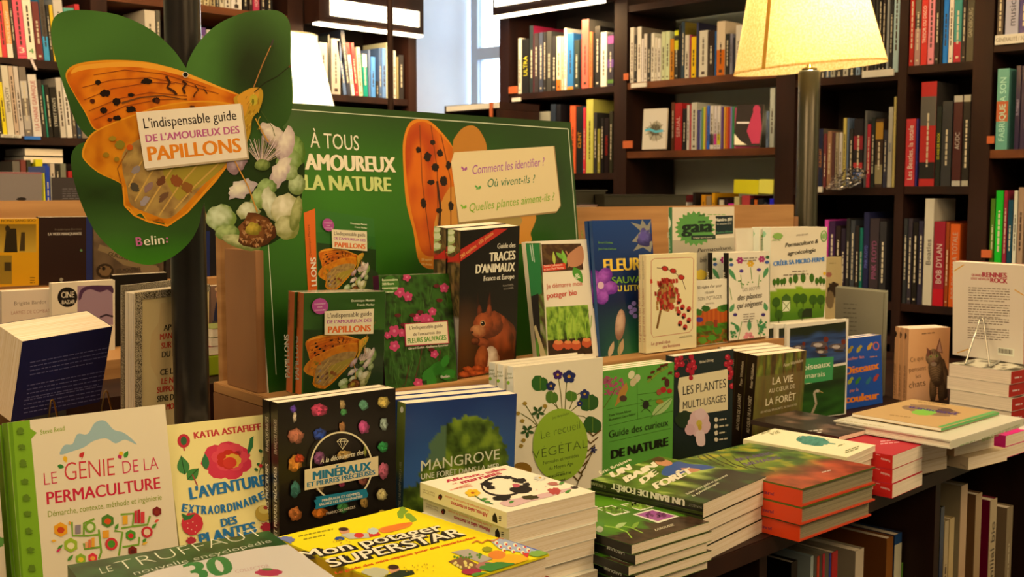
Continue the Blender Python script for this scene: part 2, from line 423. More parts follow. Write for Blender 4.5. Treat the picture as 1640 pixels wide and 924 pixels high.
class Book:
    """a book: local x along the cover width, y into the thickness, z up the cover"""
    def __init__(s, p, t, spine='L', hard=False, name='book', page='page', gloss='print', inset=None):
        s.p = p; s.w, s.h, s.t = float(p[6]), float(p[7]), t; s.hard = hard; s.spine = spine; s.name = name; s.page = page; s.gloss = gloss
        m3 = rot(p[3], p[4], p[5]); s.mw = Matrix.Translation(Vector(p[:3])) @ m3.to_4x4(); s.m3 = m3
        O = s.mw.translation; s.front = Canvas(O, m3@Vector((1,0,0)), m3@Vector((0,0,1)), s.w, s.h, m3@Vector((0,-1,0)))
        # left side face (normal -x): u runs from back to front
        s.side = Canvas(s.mw@Vector((0,t,0)), m3@Vector((0,-1,0)), m3@Vector((0,0,1)), t, s.h, m3@Vector((-1,0,0)))
        s.bot = Canvas(s.mw@Vector((0,t,0)), m3@Vector((1,0,0)), m3@Vector((0,-1,0)), s.w, t, m3@Vector((0,0,-1)))
        s.cc = {}
    def shell(s, cf='ffffff', cs=None, cb=None):
        s.cf, s.cs, s.cb = C(cf), C(cs or cf), C(cb or cf); return s
    def build(s, label, cat='book', group=None, copies=(), film=False, stuff=None):
        c = .0026 if s.hard else .0006; w, h, t = s.w, s.h, s.t; ins = .0035 if s.hard else .0004
        parts = []
        def bx(b, col): parts.append((box_v(*b), BF, [col]*6))
        bx((0, w, 0, c, 0, h), s.cf); bx((0, w, t-c, t, 0, h), s.cb)
        if s.spine == 'L': bx((0, c, c, t-c, 0, h), s.cs); pb = (c, w-ins, c, t-c, ins, h-ins)
        elif s.spine == 'R': bx((w-c, w, c, t-c, 0, h), s.cs); pb = (ins, w-c, c, t-c, ins, h-ins)
        inv = s.mw.inverted()
        for cv in (s.front, s.side, s.bot):
            if cv.v: parts.append(cv.geo(inv))
        me = color_mesh('cover', parts, s.gloss)
        pm = boxes_mesh('page_block', [pb], M[s.page])
        root = empty(s.name, s.mw, label, cat, group)
        link('cover', me, root); link('page_block', pm, root)
        if film:
            e = .0006; fm = boxes_mesh('plastic_film', [(-e, w+e, -e-.0012, t+e, -e, h+e)], M['film'])
            bm = bmesh.new(); bm.from_mesh(fm); bmesh.ops.subdivide_edges(bm, edges=bm.edges[:], cuts=4, use_grid_fill=True)
            for v in bm.verts:
                if abs(v.co.x+e) > 1e-5 or 1: v.co += Vector((nz(v.co.x*60, v.co.z*60, 1), -abs(nz(v.co.x*60, v.co.z*60, 2)), nz(v.co.x*60, v.co.z*60, 3)))*.0004
            bm.to_mesh(fm); bm.free(); link('plastic_film', fm, root)
        out = [root]
        if copies: root['group'] = group or 'copies of the '+label.split(',')[0]
        for i, (dx, dy, dz, ry, lab) in enumerate(copies):
            r = root.copy(); COL.objects.link(r)
            r.matrix_world = s.mw @ Matrix.Translation((dx, dy, dz)) @ Matrix.Rotation(R(ry), 4, 'Y'); r['label'] = lab
            for ch in root.children:
                q = ch.copy(); COL.objects.link(q); q.parent = r
            out.append(r)
        s.root = root; return out
def std(px, t, zb, yl, **k):
    bk = {a: k.pop(a) for a in ('spine','hard','name','page','gloss') if a in k}
    p = fit(px, zb, yl, **k); FITLOG.append((list(px.values())[0], [round(float(a), 3) for a in p[:3]], [round(math.degrees(a), 1) for a in p[3:6]], round(float(p[6]), 3), round(float(p[7]), 3)))
    return Book(p, t, **bk)
def flatb(px, t, z, yaw=-3, **k):
    k.setdefault('sy', 12); return std(px, t, z, None, yaw=yaw, lean=90, sl=.3, sr=.05, sz=.0008, **k)
# ------------------------------------------------------------------ the room
box('floor', (-2.6, 4.3, -2.6, 5.0, -.05, 0), 'floor', kind='structure')
box('ceiling', (-2.6, 4.3, -2.6, 5.0, 3.0, 3.05), 'ceil', kind='structure')
box('wall_left', (-2.6, 2.86, 4.13, 4.20, 0, 3.0), 'grey_wall', kind='structure')
box('wall_rear', (-2.65, -2.6, -2.6, 4.2, 0, 3.0), 'white_wall', kind='structure')
box('wall_front', (-2.6, 4.3, -2.65, -2.6, 0, 3.0), 'white_wall', kind='structure')
box('wall_right', (3.90, 3.97, -2.6, 3.62, 0, 3.0), 'grey_wall', kind='structure')
WW = mat('cool_white_plaster', rough=.9, build=noise_nodes('e8d4b4', 'eedabb', 3))
box('wall_corner', (2.86, 4.02, 4.30, 4.40, 0, 3.0), WW, kind='structure')
box('wall_window', (3.97, 4.10, 3.62, 4.30, 0, 1.50), WW, kind='structure')
box('wall_window', (3.97, 4.10, 3.62, 4.30, 2.62, 3.0), WW, kind='structure')
wr = empty('window_1', Vector((4.0, 3.96, 1.5))); setp(wr, kind='structure')
FR = mat('grey_white_window_frame', 'b8b09c', rough=.5)
for b in ((-.02,.03,-.33,-.28,0,1.12),(-.02,.03,.27,.32,0,1.12),(-.02,.03,-.28,.27,0,.05),(-.02,.03,-.28,.27,1.07,1.12),(-.02,.03,-.28,.27,.50,.56)):
    link('window_frame', boxes_mesh('window_frame', [b], FR), wr)
wf = [o for o in wr.children][0]
link('pane', boxes_mesh('pane', [(.0,.005,-.28,.27,.05,.50)], M['glass']), wf)
link('pane', boxes_mesh('pane', [(.0,.005,-.28,.27,.56,1.07)], M['glass']), wf)

# ------------------------------------------------------------------ bookcases on the two walls
XA = 3.55; YB = 3.72; DP = .32
def Yat(px, X=XA): return onx(px, 200, X).y
def Xat(px, Y=YB): return ony(px, 200, Y).x
def bookcase(name, wall, ups, shelves, back, label, z0=0, z1=2.45, fix=None, reds=()):
    """ups: list of (px0,px1) uprights; shelves: per bay list of z"""
    root = empty(name, Vector((XA, (Yat(ups[0][0])+Yat(ups[-1][1]))/2, z0)) if wall == 'A' else Vector(((Xat(ups[0][0])+Xat(ups[-1][1]))/2, YB, z0)), label, 'bookcase')
    inv = Matrix.Translation(-root.location)
    def part(nm, a0, a1, d0, d1, za, zb, m, **k):
        b = (XA+d0, XA+d1, min(a0,a1), max(a0,a1), za, zb) if wall == 'A' else (min(a0,a1), max(a0,a1), YB+d0, YB+d1, za, zb)
        o = box(nm, b, m, **k); loc = o.location-root.location; o.parent = root; o.location = loc; return o
    f = Yat if wall == 'A' else Xat
    for a, b in ups: part('upright', f(a), f(b), 0, DP, z0, z1, 'dark')
    for i, zs in enumerate(shelves):
        a, b = f(ups[i][1]), f(ups[i+1][0]); e = .0005 if a < b else -.0005
        for j, z in enumerate(zs): part('shelf_board', a+e, b-e, .004, DP-.012, z-.026, z, 'shelf' if (i, j) in reds else 'dark')
        if back[i]: part('back_panel', a+e, b-e, DP-.011, DP, z0+.05, z1, 'darkback')
        part('plinth', a+e, b-e, .01, .03, z0, z0+.06, 'dark'); part('top_board', a+e, b-e, .0, DP, z1-.03, z1, 'dark')
    return root
zA = lambda px, py: onx(px, py, XA).z
zB = lambda px, py: ony(px, py, YB).z
lA1 = [.9, zA(900,278), zA(830,150)]; lA2 = [.85, zA(1100,366), zA(1005,243), zA(1005,133), zA(1005,9)]
lA3 = [.85, zA(1310,476), zA(1370,300), zA(1310,125)]; lA4 = [.75, zA(1460,487), zA(1500,298), zA(1450,106)]
lA5 = [.8, zA(1592,430), zA(1590,240), zA(1592,70)]
bcA = bookcase('bookcase', 'A', [(800,815),(983,1003),(1242,1272),(1436,1450),(1555,1586),(1700,1730)], [lA1, lA2, lA3, lA4, lA5], [1,0,1,1,1],
   'tall dark wooden bookcase with five bays on the right wall behind the tall lamp', reds={(1,2),(1,3),(1,1),(4,2)}, z1=2.5)
lB1 = [.9, zB(0,322), zB(0,217), zB(0,91)]; lB2 = [.9, 1.2, 1.50, zB(200,72), zB(330,8)]; lB3 = [.9, 1.3, zB(540,172), zB(540,148)+.0]
lB3 = [.9, 1.3, zB(540,151)]
bcB = bookcase('bookcase', 'B', [(-260,-235),(151,177),(464,488),(655,668)], [lB1, lB2, lB3], [1,1,1],
   'tall dark wooden bookcase along the left wall behind the butterfly sign', z1=2.5, reds={(1,3),(1,4)})
# illuminated canopies over the outer bays
def canopy(name, b, panel, strip, label):
    r = empty(name, Vector(((b[0]+b[1])/2, (b[2]+b[3])/2, b[4])), label, 'shelf lamp')
    for nm, q, m in (('housing', b, 'dark'), ('diffuser', panel, 'lit'), ('light_strip', strip, 'lit')):
        o = box(nm, q, m); loc = o.location-r.location; o.parent = r; o.location = loc
    return r
xa, xb = Xat(490), Xat(655); z0 = ony(600, 46, YB-.09).z; z1_ = ony(600, 33.6, YB-.108).z
canopy('shelf_lamp', (xa, xb, YB-.10, YB-.0005, z0, z0+.20), (xa+.05, xb-.03, YB-.108, YB-.1, z1_, z1_+.062), (xa+.0, xb-.0, YB-.095, YB-.055, z0-.010, z0-.0005), 'glowing canopy lamp on top of the left bookcase beside the white wall')
ya, yb = Yat(983), Yat(815); z0 = onx(824, 21, XA-.08).z; z1_ = onx(807, 8.5, XA-.108).z
canopy('shelf_lamp', (XA-.10, XA-.0005, ya, yb, z0, z0+.20), (XA-.108, XA-.1, ya+.02, yb-.02, z1_, z1_+.07), (XA-.095, XA-.055, ya, yb, z0-.010, z0-.0005), 'glowing canopy lamp above the leftmost bay of the right bookcase')
area('canopy_light', ((xa+xb)/2, YB-.18, zB(600,48)-.03), .35, 5, target=((xa+xb)/2, YB+.05, 1.4), sy=.08)
area('canopy_light', (XA-.18, (ya+yb)/2, zA(815,24)-.03), .4, 7, target=(XA+.02, (ya+yb)/2, 1.4), sy=.08)
# low cabinet before the window
r = empty('low_shelf', Vector((3.45, 3.80, 0)), 'low black shelf unit with a label strip, in front of the window', 'shelf')
def sub(r, nm, b, m, **k):
    o = box(nm, b, m, **k); loc = o.location-r.location; o.parent = r; o.location = loc; return o
zl = onx(712, 170, 3.3).z; y0, y1 = onx(800, 170, 3.3).y, onx(712, 170, 3.3).y
sub(r, 'top_board', (3.30, 3.54, y0, y1, zl-.03, zl), 'dark'); sub(r, 'label_strip', (3.292, 3.2995, y0, y1-.02, zl-.025, zl-.003), 'labelw')
sub(r, 'side_panel', (3.30, 3.54, y1-.03, y1, 0, zl-.031), 'dark'); sub(r, 'side_panel', (3.30, 3.54, y0, y0+.02, 0, zl-.031), 'dark')
sub(r, 'back_panel', (3.52, 3.54, y0+.021, y1-.031, 0, zl-.031), 'darkback')
sub(r, 'shelf_board', (3.31, 3.519, y0+.021, y1-.031, zl-.32, zl-.30), 'dark')
tg = sub(r, 'hanging_tag', (3.285, 3.2915, y0+.03, y0+.045, zl-.075, zl+.0), 'labelo')

# ------------------------------------------------------------------ shelf books
ORD = ['leftmost','second','third','fourth','fifth','sixth','seventh','eighth','ninth','tenth','eleventh','twelfth','thirteenth','fourteenth','fifteenth','sixteenth','seventeenth','eighteenth','nineteenth','twentieth','twenty-first','twenty-second','twenty-third','twenty-fourth','twenty-fifth','twenty-sixth','twenty-seventh','twenty-eighth','twenty-ninth','thirtieth']
FAR = []
def shade(c, k): return tuple(min(.9, x*k) for x in c)
def shelfbook(wall, px0, px1, ztop, z, col, word, phrase, i, group, roll=0., deep=.16, txt=None, two=None, tc=None, cover=None, setback=.004, blk=True, plane=None, fullab=None, stuff=False, num=None):
    P = plane if plane is not None else (XA if wall == 'A' else YB)
    if wall == 'A': a, b = onx(px0, 200, P).y, onx(px1, 200, P).y; th = a-b-.0012; base = Vector((P+setback, b+.0006, z))
    else: a, b = ony(px0, 200, P).x, ony(px1, 200, P).x; th = b-a-.0012; base = Vector((a+.0006, P+setback, z))
    h = ztop-z; lab = fullab or '%s book, %s %s' % (word, 'leftmost' if not i else ORD[i]+' from left' if i < len(ORD) else 'last', phrase)
    # local: x = thickness (left to right as seen), y = depth into the shelf, z up
    m3 = Matrix.Rotation(R(-90), 4, 'Z') if wall == 'A' else Matrix.Identity(4)
    if wall == 'A': base = Vector((P+setback, a-.0006, z))
    if abs(roll) > .2:
        if roll < 0: base = base + (Vector((0, -h*sin(R(-roll)), 0)) if wall == 'A' else Vector((h*sin(R(-roll)), 0, 0)))*0
        m3 = m3 @ Matrix.Rotation(R(roll), 4, 'Y')
    mw = Matrix.Translation(base) @ m3
    c = C(col); sp = []
    cc = C(cover) if cover else c
    cv = .0012
    parts = [(box_v(0, th, 0, cv, 0, h), BF, [c]*6), (box_v(0, cv, cv, deep, 0, h), BF, [cc]*6), (box_v(th-cv, th, cv, deep, 0, h), BF, [cc]*6)]
    def rc(x0, x1, za, zb, col, lay=1): e = -.00025*lay; parts.append(([(x0,e,za),(x1,e,za),(x1,e,zb),(x0,e,zb)], [(0,1,2,3)], [C(col)]))
    if two:
        for za, zb, cl in two: rc(0, th, za*h, zb*h, cl)
    rr = random.Random(int(px0*7+ztop*1000))
    if num:
        v, f = glyphs(num[0], 0); hh = th*.62; parts.append(([(th*.2+x*th*.6, -.0008, h*.08+y*hh) for x, y in v], f, [C(num[1])]*len(f)))
    if txt:
        v, f = glyphs(txt, 0); hh = th*.55; ln = min(h*.8, hh*len(txt)*.72)
        zc = h*.5-ln/2; k = (th+hh*.0)/2
        parts.append(([(k-y*hh+hh*.5, -.0008, zc+x*ln) for x, y in v], [q[::-1] for q in f], [C(tc or 'e8d8b0')]*len(f)))
    elif th > .009:
        lum = sum(c)/3; t2 = tc or ('3a2a20' if lum > .25 else 'cdb890'); zz = h*(.18+.1*rr.random()); ze = h*(.6+.25*rr.random()); wd = min(.006, th*.28)
        while zz < ze:
            l = .006+.02*rr.random(); rc(th/2-wd/2, th/2+wd/2, zz, min(zz+l, ze), t2, 2); zz += l+.0035
        if rr.random() < .5: rc(th*.3, th*.7, h*.05, h*.05+th*.3, t2, 2)
    if stuff:
        parts.append((box_v(cv, th-cv, cv, deep-.003, .002, h-.004), BF, [C('d8c4a0')]*6))
        for v_, f_, c_ in parts: FAR.append(([tuple(mw @ Vector(q)) for q in v_], f_, c_))
        return
    root = empty('book', mw, lab, 'book', group)
    me = color_mesh('cover', parts, 'gloss'); link('cover', me, root)
    link('page_block', boxes_mesh('page_block', [(cv, th-cv, cv, deep-.003, .002, h-.004)], M['page']), root)
    return root
STUFF_PX = 520
def row(wall, z, items, phrase, group, ybase=None, **kw):
    """items: (px0, px1, py_top, colour, words[, dict])"""
    for i, it in enumerate(items):
        px0, px1, py, col, word = it[:5]; k = dict(kw); k.update(it[5] if len(it) > 5 else {})
        P = k.get('plane') or (XA if wall == 'A' else YB)
        m = (px0+px1)/2; zt = onx(m, py, P).z if wall == 'A' else ony(m, py, P).z
        zp = (px1-px0)*(proj(Vector((P, onx(m, 200, P).y, z)) if wall == 'A' else Vector((ony(m, 200, P).x, P, z)))[1]-max(0, py)); k['stuff'] = zp < STUFF_PX or px1 < 0 or px0 > 1640
        if px1 < -12: continue
        shelfbook(wall, px0, px1, zt, z, col, word, phrase, i, group, **k)
D = lambda **k: k
# left wall, first bay
row('B', lB1[3], [(-22,-12,-12,'1c8a8c','teal'),(-11,2,-20,'1c8a96','broad teal'),(3,9,-10,'ecc070','thin cream'),(9,17,4,'d8343a','thin red'),(17.5,27,2,'e89a50','orange and cream',D(txt='UNPACK ME AGAIN!',tc='f6e6c0',two=[(0,.24,'e8d8b8')])),(27.5,33,-12,'2c241c','slim black'),
  (33.5,48.5,-20,'e05060','wide pink numbered',D(two=[(.04,.05,'c03040')],num=('3','f4e4c8'))),(49,63,-20,'f0e2c0','wide ivory numbered',D(num=('4','2c8c3c'))),(64,75,4,'6e2a28','dark maroon speckled'),(76,85,-12,'3a94c4','black and blue',D(two=[(.35,1,'4a4034')])),(86,91,9,'20201e','slim black'),(91.5,97,9,'e0b020','slim yellow'),(98,113,-20,'c8b8a0','pale grey patterned'),(114,131,14,'5a9c84','green and white'),(132,140,8,'c02c30','small red')],
  'on the top shelf left of the sign', 'books on the top shelf of the left bookcase', roll=-4)
row('B', lB1[2], [(-14,-4,120,'6a5a4a','brown grey'),(-3,5,134,'302a22','dark grey'),(5.5,12.5,132,'e6c818','thin yellow'),(13,24,102,'d4c2a0','tall cream',D(txt='SIMPLICITY',tc='3a3a44')),(24.5,32,103,'c4a482','tall tan'),(32.5,40,105,'ccb8a0','tall ivory'),(41,52,108,'7a6a58','grey and white photo-printed',D(two=[(.55,.8,'c8b8a0'),(.1,.3,'b0a08c')])),
  (54,68,120,'dccab0','thick white',D(txt='I LA CHAINE GRAPHIQUE',tc='b04048')),(69,75,128,'3a3028','dark patterned'),(75.5,78.5,136,'1e7c5e','very thin green'),(79,86,136,'1c1812','black'),(87,97,140,'14110f','glossy black',D(txt='STREET FONTS',tc='d8c8a8')),(98,107,125,'cab89c','ivory'),(108,117,126,'dccaae','white'),(118,124,150,'5a4a3a','brown'),(125,131,150,'2a3a4a','dark blue'),(132,142,146,'84705a','grey brown')],
  'on the second shelf left of the sign', 'books on the second shelf of the left bookcase', roll=-4)
row('B', lB1[1], [(18,30,258,'6e6252','grey'),(31,40,256,'7c3a30','dull red'),(41,48,256,'3a3a26','dark green'),(55,67,255,'e0d018','bright yellow'),(69,78,263,'1e3c94','blue titled',D(roll=-3)),(78.5,86,262,'c8b090','pale pink'),(87,94,263,'2c2820','black'),(95,104,262,'7a745a','grey green'),(107,114,274,'a8201c','small red'),(118,130,262,'4a3a30','brown')],
  'on the third shelf left of the sign', 'books on the third shelf of the left bookcase')
for k, (x0, x1, y, dz, c, lab) in enumerate([(40,104,246,.02,'8c8272','pale grey book lying askew on the row left of the butterfly, lower of two'),(42,104,240,.023,'b0a694','pale grey book lying askew on the row left of the butterfly, upper of two')]):
    zz = zB(70, 262)+.002+k*.024; a, b = Xat(x0), Xat(x1)
    q = Book(np.array([a, YB+.02, zz+dz, R(2), R(90), 0, b-a, .15]), dz, spine='L').shell('9c9280'); q.build(lab, 'book')
# left wall, second bay (glimpsed over the sign)
row('B', lB2[4], [(190,203,-18,'b03030','red'),(204,214,-14,'d8c8a8','cream'),(325,331,-14,'8c7448','tan'),(332,340,-12,'c8b07c','straw'),(341,350,-16,'ac9464','ochre'),(351,356,-10,'2a2a2a','black'),(357,364,-14,'c4b08c','cream'),(365,374,-14,'d2c0a0','ivory'),(375,392,-12,'dccab0','wide white'),(394,402,-20,'241c18','black'),(404,409,-20,'3a2820','brown'),(410,420,-20,'b03048','crimson',D(txt='HONDO',tc='e8c8b0')),(422,430,-20,'2a1f1c','dark brown'),(431,441,-20,'1e1a18','black')],
  'on the shelf above the sign notch', 'books on the upper shelf behind the sign')
row('B', lB2[3], [(196,206,44,'3c3026','brown'),(207,226,36,'4a4238','grey brown'),(228,236,42,'2c2620','black'),(237,254,17,'ccb898','wide white'),(255,262,17,'5c5444','film wrapped grey'),(322,334,44,'5a3a68','purple'),(335,346,48,'c4b4a4','pale'),(348,362,50,'6a4a3a','brown')],
  'between the wings of the sign', 'books on the lower shelf behind the sign')
# left wall, third bay
row('B', lB3[2], [(488,497,52,'d8c8a0','cream'),(500,512,56,'c4b494','beige',D()),(514,527,68,'b8a890','beige'),(528,531,56,'3a3a30','thin grey'),(533,547,62,'b09c84','thick pinkish white'),(549,551,70,'1c1a18','thin black'),(552,557,66,'5c6c84','blue grey leaning',D(roll=-8)),(558,564,49,'34343a','charcoal leaning',D(roll=-7)),(565,570,69,'dcccb0','red-topped white leaning',D(two=[(.77,1,'b01c20')],roll=-7)),(571,576,69,'a02c2c','dark red leaning',D(roll=-6)),(577,583,76,'c8b88c','cream leaning',D(roll=-4)),(584,591,87,'148068','teal and white',D(two=[(.7,1,'e4d4b8')],roll=-2)),
  (592,595,80,'5c6678','slate'),(596,603,91,'4c80b4','bright blue'),(604,608,130,'2a2622','short black'),(609,613,77,'4a5c74','steel blue'),(614,620,77,'6484ac','blue'),(621,624,68,'d0c08c','tall cream'),(631,636,81,'c4b498','cream'),(637,640,91,'8c7c4c','ochre'),(641,648,88,'2c2824','black')],
  'under the left glowing canopy lamp', 'books under the left canopy lamp')
# right wall
row('A', lA1[2], [(829,834,61,'d8c8a4','thin white and green'),(834.5,846,62,'22201c','black yellow-lettered',D(txt='ULTRA',tc='d8c828')),(847,853,41,'2a302c','tall dark green',D(cover='8c1c34',deep=.24)),(854,861,53,'38302c','dark grey'),(862,868,52,'3a3c44','slate'),(869,873,51,'2a2622','black'),(874,882,50,'3c3830','film wrapped black'),(883,889,58,'2c2824','black'),(890,897,58,'e0c898','white and orange',D(two=[(0,.2,'c8641c')])),(898,901,58,'d0b088','thin cream'),
  (902,906,45,'ecdcb8','tall white',D(deep=.22)),(907,917,53,'2c6c9c','bright blue',D(two=[(0,.05,'d08020')])),(918,926,64,'263028','dark green'),(927,929,62,'1c1a18','black'),(930,941,31,'e06048','tall coral',D(cover='9c8c70',deep=.24)),(942,947,51,'d87030','orange'),(948,950,52,'2c2418','black'),(951,959,42,'201c18','tall black'),(960,970,51,'e8d8b8','white'),(971,981,53,'302830','black with purple rings',D(two=[(.8,.95,'b04c8c'),(.35,.5,'6c4080'),(.05,.12,'5a7c30')]))],
  'under the right canopy lamp', 'books in the upper row of the leftmost right bay')
row('A', lA1[1], [(856,880,179,'948c74','grey white'),(881,889,167,'2a3038','black'),(890,897,167,'1c1a1c','black'),(912,921,169,'dc5c30','tall coral'),(922,932,170,'20201e','black orange-lettered',D(txt='CLINT',tc='d88c20',cover='2a5a78')),(933,937,172,'c83038','thin red'),(938,949,159,'c4b850','tall mustard yellow'),(950,955,180,'34302a','dark'),(956,960,206,'8c8030','short olive'),(961,966,189,'1c1816','black'),(967,974,189,'201614','black red-lettered',D(txt='GENTLEMEN',tc='b02418')),(975,980,178,'302c1c','dark olive')],
  'directly above the green panel corner', 'books in the lower row of the leftmost right bay')
row('A', lA2[3], [(1007,1013,44,'d0bc9c','white'),(1013.5,1018,56,'24201c','slim black'),(1018.5,1025,43,'d8c4a4','tall white',D(cover='6c5c48',deep=.24)),(1025.5,1028,62,'dcc8b0','slim white'),(1029,1034,54,'d0bca0','white'),(1034.5,1040,54,'2a2620','slim black'),(1040.5,1046,53,'d8c6a4','white'),(1046.5,1050,60,'d4c0a0','slim white'),(1050.5,1056,61,'d8c6a8','slim white'),(1057,1063,51,'c8c48c','pale green'),(1063.5,1070,50,'c8c890','pale green'),(1070.5,1077,62,'c87c14','orange'),(1077.5,1084,49,'2c2820','black and yellow',D(two=[(.9,1,'d8d020'),(.6,.8,'c8b820')])),
  (1085,1088,40,'24201c','slim black'),(1088.5,1094,35,'2c3a40','tall slate',D(cover='6e5c1c',deep=.22)),(1094.5,1101,56,'d0bc9c','white'),(1102,1104,56,'a03048','thin pink'),(1104.5,1112,59,'e0b010','bright yellow'),(1112.5,1116,36,'34344a','tall navy',D(cover='1e1c2c',deep=.24)),(1117,1130,49,'d0c0a0','thick ivory'),(1131,1141,49,'2c1c14','dark brown'),(1142,1144,50,'2c5c8c','thin blue'),(1145,1158,34,'d0b48c','ivory and orange',D(two=[(0,.47,'c06010')])),(1159,1165,54,'26241e','black'),(1166,1170,54,'7c7478','grey'),(1171,1174,60,'2a2830','black'),(1175,1185,40,'c4b498','tall white',D(txt='GOTLIB',tc='4a4438')),(1186,1200,38,'24201c','black'),(1201,1212,30,'b8a484','tall beige'),(1213,1226,36,'3c3428','brown')],
  'on the wooden shelf beside the lampshade', 'books on the upper shelf of the grey-backed bay')
row('A', lA2[2], [(1074,1079,164,'5a2c14','brown',D(cover='3c2414',deep=.2)),(1079.5,1091,165,'a01c1c','thick red',D(txt='SERIAL',tc='d8a890')),(1092,1098,174,'24201e','slim black'),(1099,1103,168,'c8b8a4','pale lilac'),(1104,1105.5,168,'c02c3c','very thin red'),(1106,1115,164,'c0b498','wide white'),(1116,1119,176,'4a4470','violet'),(1120,1122,178,'8c98b0','thin grey blue'),(1122.5,1125,172,'5c8c58','thin green'),(1125.5,1128.5,171,'c8b830','thin yellow'),(1129,1130.5,172,'b06a5c','very thin salmon'),(1131,1135,169,'2c5cb0','blue'),(1136,1142,169,'ccbca4','white and black striped',D(two=[(.1,.35,'2a2420')])),(1142.5,1147,169,'d0c0b0','white and magenta',D(two=[(.1,.35,'c02c80')])),(1147.5,1153,169,'ccbca8','white and yellow',D(two=[(.1,.35,'c0b020')])),(1154,1157,171,'5c3c78','purple'),(1158,1161,171,'c89030','ochre'),(1161.5,1165,171,'c05818','orange'),(1165.5,1168,171,'b02830','red'),(1168.5,1171,171,'8c78a8','lilac'),(1171.5,1175,170,'2c7c48','green'),(1175.5,1178,172,'b04c60','pink'),(1226,1230,178,'6c7888','blue grey'),(1231.5,1239,141,'b8b49c','very tall white',D(deep=.26))],
  'beside the facing white booklet', 'books on the lower shelf of the grey-backed bay')
# facing books on that shelf
def facing(px, t, z, yl, label, cf, paint=None, yaw=-90, **k):
    b = std(px, t, z, yl, yaw=yaw, sy=4, **k).shell(cf)
    if paint: paint(b.front)
    b.build(label); return b
def pA(c):
    c.ell(1049,210,13,15,'a89c80',wob=.3,seed=2); c.ell(1049,208,9,9,'6a6048',wob=.4,seed=4)
    for a in range(9): c.line([(1049,210),(1049+16*cos(a*.7),210+17*sin(a*.7))], .8, '3a3428')
    c.line([(1033,209),(1040,207),(1050,211),(1062,209)], 4, '5cb0bc')
facing({'TL':(1031,176),'TR':(1069,172),'BL':(1028,239),'BR':(1066,239)}, .012, lA2[2], None, 'white booklet with a small drawing of roots, facing out on the thin shelf', 'd8c8ac', pA, yaw=-74)
def pB(c):
    c.ell(1212,176,6,8,'b02c4c'); c.poly([(1206,180),(1218,181),(1222,206),(1216,230),(1204,230),(1196,210)],'b02c4c'); c.rect(1180,195,1200,198,'d8c8b8'); c.poly([(1175,214),(1186,226),(1196,232),(1176,232)],'e8d8b0')
facing({'TL':(1182,167),'TR':(1224,168),'BL':(1173,234),'BR':(1217,232)}, .008, lA2[2], None, 'black booklet with a red figure, facing out on the thin shelf', '1a1214', pB, yaw=-60)
row('A', lA2[1], [(1080,1089,312,'6c1820','maroon',D(deep=.2)),(1092,1101,324,'c4b8a4','white'),(1110,1115,308,'241c18','slim black'),(1124,1131,312,'c88418','amber'),(1132,1140,314,'8c7454','tan'),(1141,1146,309,'d09014','tall amber'),(1150,1152,316,'2a1c1c','black'),(1153,1160,320,'c8b898','white'),(1161,1166,318,'2c1818','brown'),(1167,1176,326,'d0308c','bright pink'),(1177,1185,315,'c0b070','straw'),(1189,1202,313,'b03c3c','wide red'),(1203,1208,318,'241a1a','black'),(1209,1214,320,'c05c20','orange'),(1215,1224,318,'1c1c20','black'),(1225,1229,324,'34343c','slate'),(1234,1241,318,'2420b0','bright blue')],
  'just above the oak board', 'books on the lowest visible shelf of the grey-backed bay')
for a, b, c, lab in ((1176,1216,'d8c818','bright yellow box lying on books above the oak board, left one'),(1216,1240,'dcd050','pale yellow box lying on books above the oak board, right one')):
    y1_, y0_ = Yat(a), Yat(b); z = zA(1208, 312)+.0045
    o = boxes_mesh('box', [(0, y1_-y0_-.001, 0, .14, 0, .052)], mat('yellow_card', c, rough=.5), .002); ob = link('yellow_box', o, None, Matrix.Translation((XA, y1_, z)) @ Matrix.Rotation(R(-90), 4, 'Z') @ Matrix.Rotation(R(2), 4, 'Y')); setp(ob, lab, 'box')
row('A', lA3[3], [(1312,1318,112,'4c4438','grey'),(1319,1326,110,'54606c','slate'),(1327,1334,111,'a09880','pale'),(1335,1346,112,'3a342c','brown'),(1347,1355,108,'b0a488','beige'),(1356,1366,106,'30302c','black'),(1367,1374,108,'7c8c98','grey blue'),(1375,1382,106,'241f1a','black'),(1383,1388,102,'5a3c2c','brown'),(1389,1396,-25,'241f1b','tall black'),(1397,1401,-25,'34302a','tall grey'),(1402,1407,-25,'1c1916','tall black'),(1408,1413,-25,'2a201c','tall brown'),(1415,1419,-25,'848074','tall silver'),(1420,1425,-25,'24211e','tall black'),(1426,1435,-25,'9cacA0'.lower(),'tall pale blue wave-patterned')],
  'on the shelf behind the lit lampshade', 'books on the upper shelf of the bay right of the lamp')
